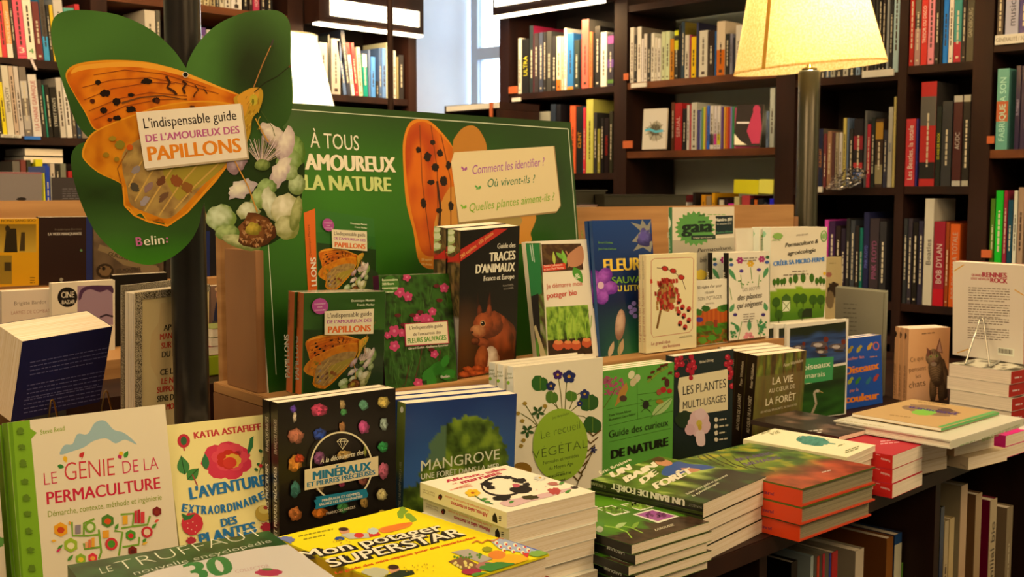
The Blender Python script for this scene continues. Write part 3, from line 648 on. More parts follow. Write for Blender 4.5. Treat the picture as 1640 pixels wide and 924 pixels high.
row('A', lA3[2], [(1310,1318,206,'1c2038','navy orange-lettered',D(txt='ALBUM ART',tc='c87c34',cover='6a5c48')),(1319,1324,214,'6c2c2c','dull red'),(1325,1332,210,'946848','pink brown'),(1333,1337,212,'5a3430','maroon'),(1338,1343,212,'a08c68','tan'),(1344,1349,212,'c8b8a4','white'),(1350,1355,189,'c0a850','pale yellow film wrapped'),(1356,1359,189,'5c6878','grey blue'),(1360,1366,206,'2c2824','dark'),(1367,1382,190,'221a1c','wide black comic-covered',D(two=[(.55,.75,'8c2028'),(.28,.36,'b0302c'),(.12,.22,'2c5c94')])),(1384,1388,177,'5c5850','tall grey'),(1388.5,1394,199,'a82430','bright red'),(1395,1401,188,'20241f','black'),(1402,1414,190,'3c281c','brown portrait-covered',D(two=[(.7,.95,'a87824'),(.05,.33,'8c7c54')])),(1415,1421,208,'2c2a34','violet black'),(1422,1429,171,'a89c84','tall white',D(txt='BOWIE',tc='4a5468')),(1430,1434,155,'b8a058','very tall straw')],
  'on the shelf beside the lamp post', 'books on the middle shelf of the bay right of the lamp')
row('A', lA3[1], [(1324,1330,352,'c83c8c','magenta and yellow'),(1331,1341,354,'3a1c3c','dark patterned'),(1342,1350,362,'2c1c18','dark orange-titled'),(1351,1358,366,'281c28','dark violet'),(1359,1365,350,'2c2824','charcoal'),(1366,1373,353,'3a3a3a','grey'),(1374,1380,362,'2a201c','black'),(1381,1386,365,'14604c','green'),(1387,1396,340,'20203c','tall navy',D(txt='PINK FLOYD',tc='6c6cb0')),(1397,1412,350,'382c2c','wide charcoal',D(txt='PINK FLOYD',tc='a0506c')),(1413,1424,355,'2c2826','charcoal')],
  'on the shelf behind the farm book', 'books on the lowest visible shelf of the bay right of the lamp')
row('A', lA4[3], [(1451.5,1459,-25,'a8241c','dark red'),(1460,1469,-25,'6c5c44','olive brown',D(two=[(.0,.45,'a87c6c'),(.45,.62,'3a342c')])),(1470,1480,-25,'cc3428','bright red',D(txt='TRESOR DU DISCO',tc='ecd8c0')),(1481,1491,-25,'dc8080','pink'),(1492,1499,-25,'2c241c','black yellow-titled'),(1500,1504,-25,'1c1816','black'),(1505,1513,-25,'1c6cb0','bright blue'),(1514,1521,-25,'dcc8a8','ivory'),(1522,1534,-25,'3c8474','teal and red',D(two=[(0,.26,'a8202c')])),(1535,1541,-25,'2a1c1a','black'),(1542,1554,-25,'443c2c','dark olive',D(txt='GAINSBOURG',tc='a89878'))],
  'in the narrow bay, top row', 'books in the top row of the narrow bay')
row('A', lA4[2], [(1450.5,1466,190,'c03434','red white-lettered',D(txt='Les Beatles, la totale',tc='ecd8c8')),(1467,1470,190,'342c6c','thin violet'),(1473,1498,131,'b02824','very thick red and grey',D(two=[(.07,.23,'24221e'),(.58,.86,'5c5448')],cover='3a342c')),(1499,1507,170,'20241c','black yellow-lettered',D(txt='50 ANS DE ROCK',tc='d8cc28')),(1508,1524,162,'34322f','thick charcoal'),(1526,1540,153,'48221e','maroon with white bands',D(txt='AC/DC',tc='c8b8a0',two=[(.93,1,'b0a48c'),(0,.06,'b0a48c')])),(1541.5,1553,152,'28221c','black with white bands',D(two=[(.93,1,'a89c80'),(0,.06,'a89c80')]))],
  'in the narrow bay, middle row', 'books in the middle row of the narrow bay')
row('A', lA4[1], [(1452,1458,350,'2c2c2a','grey'),(1459,1466,350,'30282c','charcoal'),(1467,1475,356,'1c1712','black gold-lettered'),(1476,1484,354,'2a2430','violet black'),(1485,1500,318,'c0b090','very tall white',D(txt='Beatles',tc='4a4038')),(1501,1519,355,'8c1c28','wide crimson',D(txt='BOB DYLAN',tc='c8b098',two=[(0,.2,'b01420')])),(1520,1526,356,'8c3a14','rust'),(1527,1543,359,'c05018','wide orange',D(txt='BOB DYLAN LA TOTALE',tc='b89878'))],
  'in the narrow bay, bottom row', 'books in the bottom row of the narrow bay')
row('A', lA5[3], [(1590,1600,-25,'3a2c28','dark'),(1603,1624,-25,'a8a0a4','wide grey white',D(txt='music',tc='3a3448')),(1625,1640,-25,'382c60','violet'),(1641,1656,-25,'5c1c20','red')],
  'at the far right edge, top row', 'books in the top row of the far right bay')
row('A', lA5[2], [(1594,1613,110,'649c84','mint green orange-ringed',D(txt='FABRIQUE A SON',tc='b8e0c0',two=[(.35,.6,'b85c34')])),(1624,1632,105,'2c2038','dark violet',D(txt='TUTORIALS',tc='b8a8b8')),(1633,1650,105,'34283c','violet')],
  'at the far right edge, middle row', 'books in the middle row of the far right bay')
row('A', lA5[1], [(1591,1598,318,'4c6c1c','olive green'),(1599,1611,305,'1cac24','vivid green'),(1612,1618,305,'8c2434','crimson'),(1619,1627,320,'18404c','dark teal'),(1628,1634,305,'d0c8a8','ivory'),(1635,1645,300,'a08060','tan')],
  'at the far right edge, bottom row', 'books in the bottom row of the far right bay')
# shelf labels and hooks
def tagA(px0, px1, py0, py1, m, lab, txt=None):
    a, b = onx(px0, py0, XA-.002), onx(px1, py1, XA-.002); e = .003
    r = box('shelf_label', (XA-.004, XA-.0008, b.y, a.y, b.z, a.z), m, label=lab, cat='label'); return r
def setcat(o, c): o['category'] = c; return o
for a in [(820,833,157,162,'labelw','small white label on the shelf edge below the glowing canopy, right bookcase'),(1011,1035,134,139,'labelw','long white label on the reddish shelf edge left of the lampshade'),(1381,1431,114,121,'labelw','long white label on the shelf edge right of the lampshade'),(1594,1640,57,68,'labelw','large white category label at the far right edge'),
          (1303,1317,299,308,'labelw','small white label on the shelf edge just right of the lamp post')]:
    A_, B_ = onx(a[0], a[2], XA-.002), onx(a[1], a[3], XA-.002)
    q = box('shelf_label', (XA-.0035, XA+.0035, B_.y, A_.y, B_.z, A_.z), a[4]); setp(q, a[5], 'label')
    if 'category' in a[5]:
        v, f = glyphs('GÉNÉRALITÉ / SOCIÉTÉ', 0); link('lettering', color_mesh('lettering', [([(-.0037, (.46-x*.9*1.5)*(A_.y-B_.y), (.3+y*.4)*(A_.z-B_.z)) for x, y in v], f, [C('5a5044')]*len(f))], 'print'), q)
for x0, x1, y0, y1, lab in [(815,828,139,149,'orange square tag on the upright under the right canopy lamp'),(998,1013,226,237,'orange square tag on the upright beside the white booklet'),(999,1006,118,128,'orange square tag on the upright left of the white spines'),(1581,1592,218,230,'orange square tag beside the mint green book at the right edge'),(1572,1588,400,413,'orange square tag above the white back cover at the right')]:
    A_, B_ = onx(x0, y0, XA-.004), onx(x1, y1, XA-.004)
    q = box('shelf_tag', (XA-.006, XA-.0008, B_.y, A_.y, B_.z, A_.z), 'labelo'); setp(q, lab, 'label')
for x0, x1, y0, y1, m, lab in [(1,34,215,221,'labelw','cream shelf label reading STREET ART at the left edge'),(39,65,218,224,'lblue','blue shelf label on the left bookcase shelf edge')]:
    if m == 'lblue': M['lblue'] = mat('blue_shelf_label', '2c6cc0', rough=.6)
    A_, B_ = ony(x0, y0, YB-.002), ony(x1, y1, YB-.002)
    q = empty('shelf_label', A_, lab, 'label'); 
    me = boxes_mesh('label_card', [(0, B_.x-A_.x, -.002, .005, B_.z-A_.z, 0)], M[m]); link('label_card', me, q)
    if m == 'labelw':
        v, f = glyphs('STREET ART', 0); w_ = B_.x-A_.x
        link('lettering', color_mesh('lettering', [([(w_*.12+x*w_*.76, -.0022, -.0105+y*.008) for x, y in v], f, [C('5a5040')]*len(f))], 'print'), q)
# ------------------------------------------------------------------ display table and oak stand
def part_of(r, nm, b, m, bevel=0, **k):
    """b in the root's local frame"""
    me = boxes_mesh(nm, [b], M[m] if isinstance(m, str) else m, bevel); o = link(nm, me, r); return setp(o, **k)
TZ = .80
tb = empty('display_table', Vector((1.8, 1.9, 0)), 'long dark wooden display table with open shelf below, carrying the book stacks', 'table')
o_ = Vector((-1.8, -1.9, 0))
def tp(nm, x0, x1, y0, y1, z0, z1, m='dark', **k): return part_of(tb, nm, (x0-1.8, x1-1.8, y0-1.9, y1-1.9, z0, z1), m, **k)
tp('table_top', .1, 3.9-.35, .93, 2.02, TZ-.03, TZ, bevel=.002)
for x in (1.52, 2.16, 2.9, .55): tp('divider', x, x+.022, .96, 1.5, .12, TZ-.031)
tp('shelf_board', .12, 3.5, .96, 1.49, .10, .1195); tp('plinth', .14, 3.48, .99, 1.02, 0, .099); tp('back_panel', .12, 3.5, 1.501, 1.512, .1, TZ-.031, 'darkback')
tp('side_panel', 3.501, 3.525, .96, 2.0, 0, TZ-.031)
SY = R(-5.1); S0 = Vector((1.0, 1.50, TZ)); SM = Matrix.Translation(S0) @ Matrix.Rotation(SY, 4, 'Z')
st = empty('book_stand', SM, 'oak tiered book stand on the table holding the plant and garden books', 'book stand')
LZ = .20   # ledge height above the table
part_of(st, 'front_board', (.019, 1.49, 0, .018, 0, LZ-.0185), 'oak'); part_of(st, 'ledge', (0, 1.50, -.006, .28, LZ-.018, LZ), 'oak', bevel=.0015)
part_of(st, 'end_panel', (0, .0185, .0, .28, 0, LZ-.0185), 'oakend'); part_of(st, 'end_panel', (1.481, 1.4995, .019, .28, 0, LZ-.0185), 'oakend')
part_of(st, 'backboard', (.02, 1.70, .2815, .30, 0, .502), 'oak', bevel=.001)
part_of(st, 'end_wing', (.006, .022, .122, .236, .2005, .44), 'oakend', bevel=.001)
part_of(st, 'end_wing', (1.701, 1.721, .2815, .50, 0, .469), 'oakend', bevel=.001)
stepline = lambda x: 1.50 - math.tan(R(5.1))*(x-1.0)
row2 = lambda d: (lambda x: stepline(x)+d)
row1 = lambda d=0: (lambda x: 1.345 - .07*(x-.87)+d)
# low riser left of the stand
rs = empty('riser', Vector((.55, 1.77, TZ)), 'low oak riser behind the front row, left of the book stand', 'riser')
part_of(rs, 'top_board', (-.35, .355, -.25, .23, .112, .13), 'oak'); part_of(rs, 'front_board', (-.34, .345, -.245, -.227, 0, .1115), 'oak'); part_of(rs, 'side_board', (.33, .3455, -.226, .22, 0, .1115), 'oakend')

# ------------------------------------------------------------------ posts and lamps
def disc_post(name, px, dist, r, z1, m, label, z0=0):
    d = ray(px, 305); d.z = 0; P = CAM + d*(dist/d.dot(fwd)); P = Vector((P.x, P.y, z0))
    root = empty(name, P, label, 'post'); lathe('shaft', [(r, 0), (r, z1-z0)], m, root, seg=40)
    lathe('cap', [(0.0001, z1-z0+.001), (r*.9, z1-z0+.001), (r, z1-z0-.002)], m, root, seg=40); return root, P
pr, PP = disc_post('steel_post', 299, 1.62, .0255, 2.999, 'post', 'round black steel post behind the hanging butterfly sign', z0=TZ)
disc_post('thin_pole', 627, 3.3, .0088, 2.999, 'dark', 'thin brown ceiling pole in front of the left canopy lamp')
def lamp(px, py, dist, rb, rt, hh, post_r, m, label, tilt=0, base=0., power=30, shm='shade', nod=0., lc=(1, .78, .45)):
    d = ray(px, py); P = CAM + d*dist
    root = empty('floor_lamp', Vector((P.x, P.y, base)), label, 'lamp'); z = P.z-base
    lathe('post', [(post_r*1.0, 0.03), (post_r, z-.012), (post_r*.92, z-.006), (.006, z-.005)], m, root, seg=40)
    lathe('base', [(post_r*3.5, 0), (post_r*3.5, .02), (post_r*3, .03), (post_r, .031)], m, root)
    lathe('finial', [(.004, z-.006), (.02, z-.004), (.021, z+.001), (.008, z+.004), (.006, z+.05)], 'brass', root, seg=24)
    sm = Matrix.Translation((0, 0, z)) @ Matrix.Rotation(tilt, 4, fwd) @ Matrix.Rotation(nod, 4, right)
    t = .0012
    sh = lathe('lampshade', [(rb, 0), (rb+(rt-rb)*.33, hh*.33), (rb+(rt-rb)*.66, hh*.66), (rt, hh)], shm, root, sm, seg=96)
    a = math.atan2(-d.y, -d.x)
    for da in (-.62, -.62+2.2, -2.7): 
        v = []
        for rr, zz in ((rb+.0012, .002), (rt+.0012, hh-.002)):
            for s in (-1, 1): aa = a+da+s*.006/rr; v.append((rr*cos(aa), rr*sin(aa), zz))
        me = bpy.data.meshes.new('seam'); me.from_pydata(v, [], [(0,1,3,2)]); me.materials.append(M['seam']); sq = link('seam', me, sh)
    for zz, rr in ((.0, rb), (hh-.006, rt+.006*(rb-rt)/hh)):
        lathe('trim', [(rr+.0014, zz), (rr+.0010-(rb-rt)/hh*.006, zz+.006)], shm, sh, None, seg=96)
    bulb = lathe('bulb', [(.0001, .10), (.02, .108), (.03, .13), (.028, .155), (.014, .18), (.013, .2)], 'lit', root, seg=24); bulb.matrix_local = sm
    l = bpy.data.lights.new('bulb_light', 'POINT'); l.energy = power; l.color = lc; l.shadow_soft_size = .035
    lo = bpy.data.objects.new('bulb_light', l); COL.objects.link(lo); lo.location = Vector((P.x, P.y, P.z+.14))
    return root
lamp(1296.5, 110, 3.12, .2065, .135, .31, .0300, 'postg', 'floor lamp with parchment shade on a thick dark post, lit, at the right', tilt=R(-4.6), nod=R(1.6), power=40)
lamp(462, 196, 3.9, .172, .098, .30, .0262, 'postg', 'lit parchment lampshade half hidden behind the butterfly sign and green panel', power=110, shm='shade_pale', lc=(1, .85, .6))

# ------------------------------------------------------------------ art shared by several prints
class Sub:
    """draws on a canvas through an affine map of pixel coordinates"""
    def __init__(s, cv, src, dst):
        s.cv = cv; (a,b,c), (p,q,r) = src, dst
        Mx = np.array([[a[0],a[1],1],[b[0],b[1],1],[c[0],c[1],1]]); s.A = np.linalg.solve(Mx, np.array([p,q,r], float))
        s.k = math.sqrt(abs(np.linalg.det(s.A[:2])))
    def m(s, x, y): r = np.array([x,y,1.])@s.A; return float(r[0]), float(r[1])
    def poly(s, pts, col): s.cv.poly([s.m(*p) for p in pts], col)
    def polys(s, lst, col): s.cv.polys([[s.m(*p) for p in q] for q in lst], col)
    def line(s, pts, w, col, taper=None): s.cv.line([s.m(*p) for p in pts], max(.4, w*s.k), col, taper)
    def ell(s, cx, cy, rx, ry, col, rot=0., n=16, wob=0., seed=0):
        s.poly([(cx+rx*cos(2*pi*i/n)*cos(rot)*(1+wob*nz(i*1.3,seed))-ry*sin(2*pi*i/n)*sin(rot), cy+rx*cos(2*pi*i/n)*sin(rot)+ry*sin(2*pi*i/n)*cos(rot)*(1+wob*nz(i*1.1,seed+5))) for i in range(n)], col)
    def fill(s, pts, fn, cell=9): s.cv.fill([s.m(*p) for p in pts], (lambda x, y: fn(*s.inv(x, y))), max(3, cell*s.k*1.3))
    def inv(s, x, y): q = np.array([x-s.A[2][0], y-s.A[2][1]])@np.linalg.inv(s.A[:2]); return float(q[0]), float(q[1])
    def text(s, t, p1, p2, h, col, **k): s.cv.text(t, s.m(*p1), s.m(*p2), h*s.k, col, **k)
def smooth(pts, n=6):
    out = []; N = len(pts)
    for i in range(N):
        p0, p1, p2, p3 = pts[i-1], pts[i], pts[(i+1)%N], pts[(i+2)%N]
        for k in range(n):
            t = k/n; out.append(tuple(.5*(2*p1[j]+(p2[j]-p0[j])*t+(2*p0[j]-5*p1[j]+4*p2[j]-p3[j])*t*t+(3*p1[j]-p0[j]-3*p2[j]+p3[j])*t**3) for j in (0,1)))
    return out
def butterfly(c, detail=True, flowers=True):
    fore = smooth([(105,122),(115,106),(145,98),(190,96),(240,100),(290,114),(340,134),(392,156),(388,170),(340,164),(290,166),(240,178),(200,190),(165,205),(150,206),(136,180),(118,150)], 4)
    shd = lambda a, b, c3, f=.03: (lambda x, y: mix(mix(C(a), C(b), .5+1.2*nz(x*f, y*f, 2)), C(c3), max(0, nz(x*f*2+5, y*f*2, 7))*1.1))
    c.poly(fore, 'dc8c1c'); c.fill(smooth([(112,122),(125,108),(190,101),(250,107),(310,126),(372,156),(340,156),(290,150),(230,150),(170,160),(130,158)], 4)+[], shd('d86c14', 'e08c24', 'b84c10')) if 0 else c.fill([((x-250)*.985+250, (y-150)*.955+151) for x, y in fore], shd('c85c08', 'dc7c12', 'a84406'))
    c.poly(smooth([(114,118),(128,105),(190,99),(250,103),(300,117),(380,152),(300,124),(240,110),(190,107),(135,112)], 4), 'e49a2c')
    hind = smooth([(142,219),(165,203),(215,183),(262,168),(320,161),(372,166),(388,180),(386,225),(362,268),(334,300),(300,340),(282,354),(268,362),(256,352),(238,356),(226,342),(216,345),(207,334),(198,328),(197,300),(186,290),(160,278),(140,262),(131,246)], 4)
    c.poly(hind, 'dc901c'); c.fill([((x-258)*.975+258, (y-262)*.975+262) for x, y in hind], shd('c46c0a', 'd48414', 'a85008'))
    c.poly(smooth([(200,240),(240,215),(300,200),(380,210),(362,262),(330,292),(290,335),(268,350),(240,342),(210,328),(203,300),(196,270)], 4), '9c7434') if not detail else c.fill(smooth([(200,240),(240,215),(300,200),(380,210),(362,262),(330,292),(290,335),(268,350),(240,342),(210,328),(203,300),(196,270)], 4), shd('94703c', 'b08c48', '6c4a28', .05))
    c.poly(smooth([(262,262),(330,240),(376,235),(345,280),(300,310),(282,318)], 4), 'a0882c')
    if detail:
        for a in ([(206,300),(225,262),(250,225)],[(216,322),(240,280),(268,240)],[(232,338),(262,290),(290,250)],[(255,345),(285,300),(318,262)],[(280,335),(310,300),(350,262)]): c.line(a, 2.4, 'c89a48')
        for x, y, rx, ry, k in [(218,272,8,5,'8a7a74'),(238,300,10,5,'8c6a60'),(258,290,9,6,'6a3c20'),(262,315,10,5,'6c4a30'),(283,290,8,11,'8a4a20'),(232,322,9,5,'9a8a88'),(300,300,8,10,'8a5420'),(216,300,6,8,'4a4030')]: c.ell(x, y, rx, ry, k, rot=-.8, wob=.4, seed=x)
        c.line([(197,300),(200,330),(215,345),(238,355),(268,362),(300,340),(345,290),(366,262)], 2.6, 'e08c1c')
        c.line([(196,300),(188,270),(204,242)], 1.5, '8a5018')
        for a in ([(150,120),(200,112),(260,118),(330,140)],[(132,140),(180,128),(240,124),(300,136),(350,150)],[(135,160),(180,142),(240,132),(280,134)],[(142,178),(190,158),(240,148),(300,154)],[(150,192),(200,170),(250,160),(300,158)]): c.line(a, 1.1, '8a3c10')
        c.line([(195,165),(225,156),(260,153),(300,160)], 3.2, '6a3c18', .3)
        for x, y, rx, ry in [(168,149,8,6),(157,132,5,4),(187,163,6.5,6),(166,177,6,5),(148,162,4,4),(210,175,8,5),(187,189,7,4),(176,192,4,3),(250,160,6,4),(210,152,5,3),(235,130,9,4.5),(252,162,4,4),(308,171,4,2)]: c.ell(x, y, rx, ry, '1c0e08' if rx > 4.5 else '4a1c08', wob=.4, seed=y)
        for a in ([(266,122),(272,132),(268,140),(278,146),(283,152)],[(292,130),(298,134),(293,142),(296,150)],[(312,136),(318,144),(312,150),(310,156)],[(326,142),(332,150)]): c.line(a, 4 if a[0][0] < 300 else 1.8, '3c1a08')
        c.ell(192,232,8,7,'84721c',wob=.4); c.ell(180,222,6,4,'9a7a1c',wob=.4); c.ell(170,248,5,4,'947018'); c.ell(187,255,4,4,'947018'); c.ell(208,236,5,5,'c05010')
    if flowers:
        S = lambda *a, **k: soft(c, *a, **k)
        S(476,240,12,24,-.2,'4c6c20','94ac5c'); S(462,258,20,20,.2,'6c8438','a8b878',seed=4); S(437,216,25,15,.7,'a88c84','ecd8d0',wob=.3,seed=3); S(457,232,14,26,.3,'b89c94','e8d4cc',wob=.3,seed=8)
        S(380,258,14,22,.5,'8c6c6c','d8b8b4',wob=.3); S(475,295,14,17,0,'6c7c3c','c0c890'); S(462,276,15,13,0,'7c8c4c','bcc48c',seed=2)
        S(386,303,23,14,-.3,'b09c98','eadcd4',wob=.5,seed=1); S(450,275,14,27,.5,'b49c94','ecd8d0',wob=.35,seed=6)
        S(427,300,16,14,0,'5c7430','a4b870'); S(414,318,14,16,0,'6c8034','b4c078',wob=.3); S(354,350,24,22,0,'74883c','d4d8ac',seed=5); S(364,372,20,13,0,'5c7430','b0bc74'); 
        S(398,338,18,14,0,'94945c','e0dcb4',wob=.3,seed=7); S(434,326,14,28,-.3,'8c8c58','e0dab4',wob=.3,seed=6); S(456,336,24,26,.2,'989450','ece2b8',wob=.2,seed=11); S(460,364,20,20,0,'7c7c38','ccc48c',seed=13)
        S(386,388,32,10,.3,'6c7434','c8c488'); S(474,342,9,28,.2,'6c7430','b8b470')
        S(410,371,32,25,0,'4c2810','8c5428',wob=.35,seed=8); rr = random.Random(4)
        c.polys([[(410+29*cos(a)*k-3, 371+22*sin(a)*k-2),(410+29*cos(a)*k+3, 371+22*sin(a)*k-1),(410+29*cos(a)*k, 371+22*sin(a)*k+4)] for a, k in [(rr.random()*6.3, .5+.5*rr.random()) for _ in range(90)]], [('9c6a3c','5c3014','b08050','7c4820')[i % 4] for i in range(90)])
        S(405,366,13,10,0,'7c6a1c','c8a83c',wob=.4)
        for k in range(34):
            a = -2.9+k*.088; c.line([(418,264),(418+28*cos(a)+rr.random()*8, 242+32*sin(a)*.8+rr.random()*8)], .7, ('b09c6c','e8ccc0','c8a8a0')[k%3])
        S(420,264,13,9,0,'4c5c24','94a054'); c.line([(376,258),(398,300),(412,340)], 2, 'c88a34')
    # body, head, antennae
    c.poly(smooth([(374,158),(385,150),(402,141),(418,142),(421,156),(415,176),(404,190),(401,212),(394,232),(386,240),(388,200),(380,175)], 4), 'b88a20')
    c.poly(smooth([(380,156),(402,142),(414,144),(412,158),(400,166),(392,186),(388,176)], 4), 'd09028'); c.ell(406,160,6.5,9,'bca42c'); c.ell(405,163,2,5,'6c6a10')
    rr = random.Random(2)
    for k in range(34): x, y = 385+rr.random()*32, 146+rr.random()*60; c.line([(x,y),(x-4+rr.random()*3,y+5)], .8, 'dcae40' if k%2 else '94681c')
    c.line([(409,190),(422,215),(430,228)], 2, 'c48c2c'); c.line([(418,178),(436,204),(440,218)], .9, '4a5420')
    c.line([(406,140),(420,104),(436,68)], 1.7, 'a86c34'); c.line([(434,74),(437,64)], 3, '3c342c'); c.line([(407,148),(425,132),(445,122),(462,108)], 1.4, '1c1a0c'); c.ell(464,107,2.4,1.8,'6a3414')
def bokeh(cols, s=0., f=1.):
    cols = [C(c) for c in cols]
    def fn(u, v):
        a = .5+.5*nz(u*2.1*f+s, v*2.1*f, s); b = .5+.5*nz(u*1.7*f+9+s, v*1.9*f, s+3)
        return mix(mix(cols[0], cols[1], a*1.5-.2), cols[2], b*1.7-.6)
    return fn
def foliage(cols, f=9, s=0., thr=.0):
    cols = [C(c) for c in cols]
    def fn(u, v):
        a = fbm(u*f, v*f, s)*.9+.5; b = fbm(u*f*2.3+7, v*f*2.3, s+4)*.8+.5
        i = max(0, min(len(cols)-1.001, (a*.6+b*.4)*(len(cols)))); k = int(i); return mix(cols[k], cols[min(k+1, len(cols)-1)], i-k)
    return fn

# ------------------------------------------------------------------ hanging butterfly-shaped sign (printed card)
d0 = ray(290, 305); d0.z = 0; nrm = -d0.normalized(); U = Vector((-nrm.y, nrm.x, 0)); 
if U.dot(right) < 0: U = -U
sd = CAM + ray(290, 225)*1.555
O = sd - U*.25 - Vector((0,0,.25))
sg = Canvas(O, U, Vector((0,0,1)), .6, .6, nrm); sg.clip = False
OUT = [(298,109),(278,80),(245,50),(205,29),(165,19),(120,16),(92,23),(82,42),(84,72),(94,112),(106,152),(120,192),(136,215),(149,226),(128,230),(116,243),(114,264),(120,295),(135,338),(155,374),(185,404),(215,420),(243,424),(272,414),(300,392),(317,365),(323,338),(327,325),(333,352),(350,378),(375,393),(405,398),(435,390),(460,370),(476,340),(485,305),(488,270),(483,238),(468,215),(451,204),(461,193),(468,172),(469,140),(466,100),(466,60),(463,34),(449,19),(428,16),(392,20),(350,38),(320,66),(304,92)]
sharp = {0, 13, 27, 39}
def outline(P):
    out = []; N = len(P)
    for i in range(N):
        p1, p2 = P[i], P[(i+1)%N]; p0 = P[i-1] if i not in sharp else p1; p3 = P[(i+2)%N] if (i+1)%N not in sharp else p2
        for k in range(5):
            t = k/5; out.append(tuple(.5*(2*p1[j]+(p2[j]-p0[j])*t+(2*p0[j]-5*p1[j]+4*p2[j]-p3[j])*t*t+(3*p1[j]-p0[j]-3*p2[j]+p3[j])*t**3) for j in (0,1)))
    return out
ol = outline(OUT); n = len(ol); loc = [sg.L(*p) for p in ol]
root = empty('butterfly_sign', Matrix.Translation(O) @ Matrix((U, -nrm, Vector((0,0,1)))).transposed().to_4x4(), 'butterfly-shaped green card sign with orange butterfly photo, hung on the post', 'sign')
v = [(x, 0, y) for x, y in loc]+[(x, .003, y) for x, y in loc]
me = bpy.data.meshes.new('card'); me.from_pydata(v, [], [tuple(range(n)), tuple(range(2*n-1, n-1, -1))]+[(i, n+i, n+(i+1)%n, (i+1)%n) for i in range(n)]); me.materials.append(M['card'])
me.polygons[0].flip() if me.polygons[0].normal.y > 0 else None
link('card', me, root)
# colour of the printed ground: triangulated fan of the outline refined on a grid
bm = bmesh.new(); vs_ = [bm.verts.new((x, y, 0)) for x, y in loc]; bm.faces.new(vs_)
bmesh.ops.triangulate(bm, faces=bm.faces[:])
for it in range(4): bmesh.ops.subdivide_edges(bm, edges=[e for e in bm.edges if e.calc_length() > .022], cuts=1); bmesh.ops.triangulate(bm, faces=[f for f in bm.faces if len(f.verts) > 3])
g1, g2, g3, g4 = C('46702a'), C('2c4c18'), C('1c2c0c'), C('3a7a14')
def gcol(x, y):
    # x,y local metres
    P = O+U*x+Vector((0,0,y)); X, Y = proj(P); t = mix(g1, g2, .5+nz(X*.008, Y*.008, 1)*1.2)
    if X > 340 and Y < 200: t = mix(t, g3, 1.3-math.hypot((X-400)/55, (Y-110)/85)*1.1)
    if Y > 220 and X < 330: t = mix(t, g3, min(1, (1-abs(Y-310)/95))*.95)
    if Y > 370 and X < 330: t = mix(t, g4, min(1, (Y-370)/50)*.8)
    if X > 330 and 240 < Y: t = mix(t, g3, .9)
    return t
pp = [tuple(q.co[:2]) for q in bm.verts]; bm.verts.index_update(); ff = [tuple(q.index for q in f.verts) for f in bm.faces]; bm.free()
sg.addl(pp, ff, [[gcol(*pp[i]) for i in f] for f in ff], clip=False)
butterfly(sg)
sg.poly([(221,182),(388,168),(399,255),(235,273)], 'b8a07c'); sg.poly([(218,180),(385,166),(396,252),(232,270)], 'ead6b6')
sg.text("L'indispensable guide", (231,206), (379,192), 17, '241c18', bold=.006); sg.text("DE L'AMOUREUX DES", (234,228), (384,213), 12.5, 'b85a84', bold=.03)
sg.text('PAPILLONS', (238,258), (387,243), 24, 'e0801c', bold=.035)
sg.text('B', (218.5,394), (229,393), 15, 'c0608c', bold=.02); sg.text('elin', (231,393), (263.5,390), 15.5, 'e8d8b8', bold=.01); sg.dots([(267.5,381.5,1),(267.5,387,1)], 1.6, 'c0608c')
sg.ell(297,120,3.8,3.8,'050404'); sg.arc(297,120,4.2,4.2,0,360,.8,'d8c8b0')
inv = root.matrix_world.inverted(); link('printed_face', color_mesh('printed_face', [sg.geo(inv)], 'gloss'), root)
# the hook that holds it to the post
hk = (sd.x, sd.y); a = inv @ (CAM+ray(297,120)*1.555); b = inv @ Vector((PP.x, PP.y, (CAM+ray(297,120)*1.555).z))
tube('hook', [tuple(a+Vector((0,-.004,-.004))), tuple(a+Vector((0,-.004,.002))), tuple(a+Vector((0,.01,.004))), tuple(a.lerp(b, .9))], .0012, 'steel', root)

# ------------------------------------------------------------------ green display panel
p = fit({'TL':(397,160),'TR':(914,196),'BL':(432,648)}, zb=TZ+LZ+.001, yl=row2(.115), yaw=0, sy=2, lean=7, sl=3, roll=0, sr=.5, sz=.01)
FITLOG.append(('panel', p.round(3)))
pb = Book(p, .005, name='green_board', hard=False); cv = pb.front
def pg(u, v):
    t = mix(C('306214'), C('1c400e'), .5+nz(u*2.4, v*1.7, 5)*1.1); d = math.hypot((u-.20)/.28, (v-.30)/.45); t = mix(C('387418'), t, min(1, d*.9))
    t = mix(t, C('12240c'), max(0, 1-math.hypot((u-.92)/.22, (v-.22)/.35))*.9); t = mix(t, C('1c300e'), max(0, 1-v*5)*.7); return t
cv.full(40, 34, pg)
# big butterfly behind the caption
cv.poly(smooth([(645,245),(648,215),(657,196),(672,190),(688,194),(706,210),(725,235),(740,270),(745,330),(742,400),(700,430),(672,420),(662,370),(650,320)],5), 'd87c18')
cv.poly(smooth([(650,245),(656,208),(672,196),(690,202),(712,226),(724,260),(722,330),(700,400),(676,395),(664,330)],5), 'c85a14') if 0 else cv.fill(smooth([(649,245),(655,207),(672,195),(688,199),(708,218),(730,246),(740,290),(738,350),(722,400),(680,408),(664,360),(654,310)],5), lambda x, y: mix(mix(C('b03c08'), C('d4640c'), .5+1.5*nz(x*.05, y*.02, 3)), C('cc7414'), (x-700)/60))
cv.poly(smooth([(725,235),(732,215),(745,203),(760,202),(772,215),(780,240),(776,290),(730,300)],5), 'b87424')
cv.poly(smooth([(720,300),(760,330),(830,345),(858,345),(850,372),(838,390),(700,392)],5), 'c88430'); cv.poly(smooth([(740,350),(800,344),(836,350),(815,372),(744,370)],5), 'a08444')
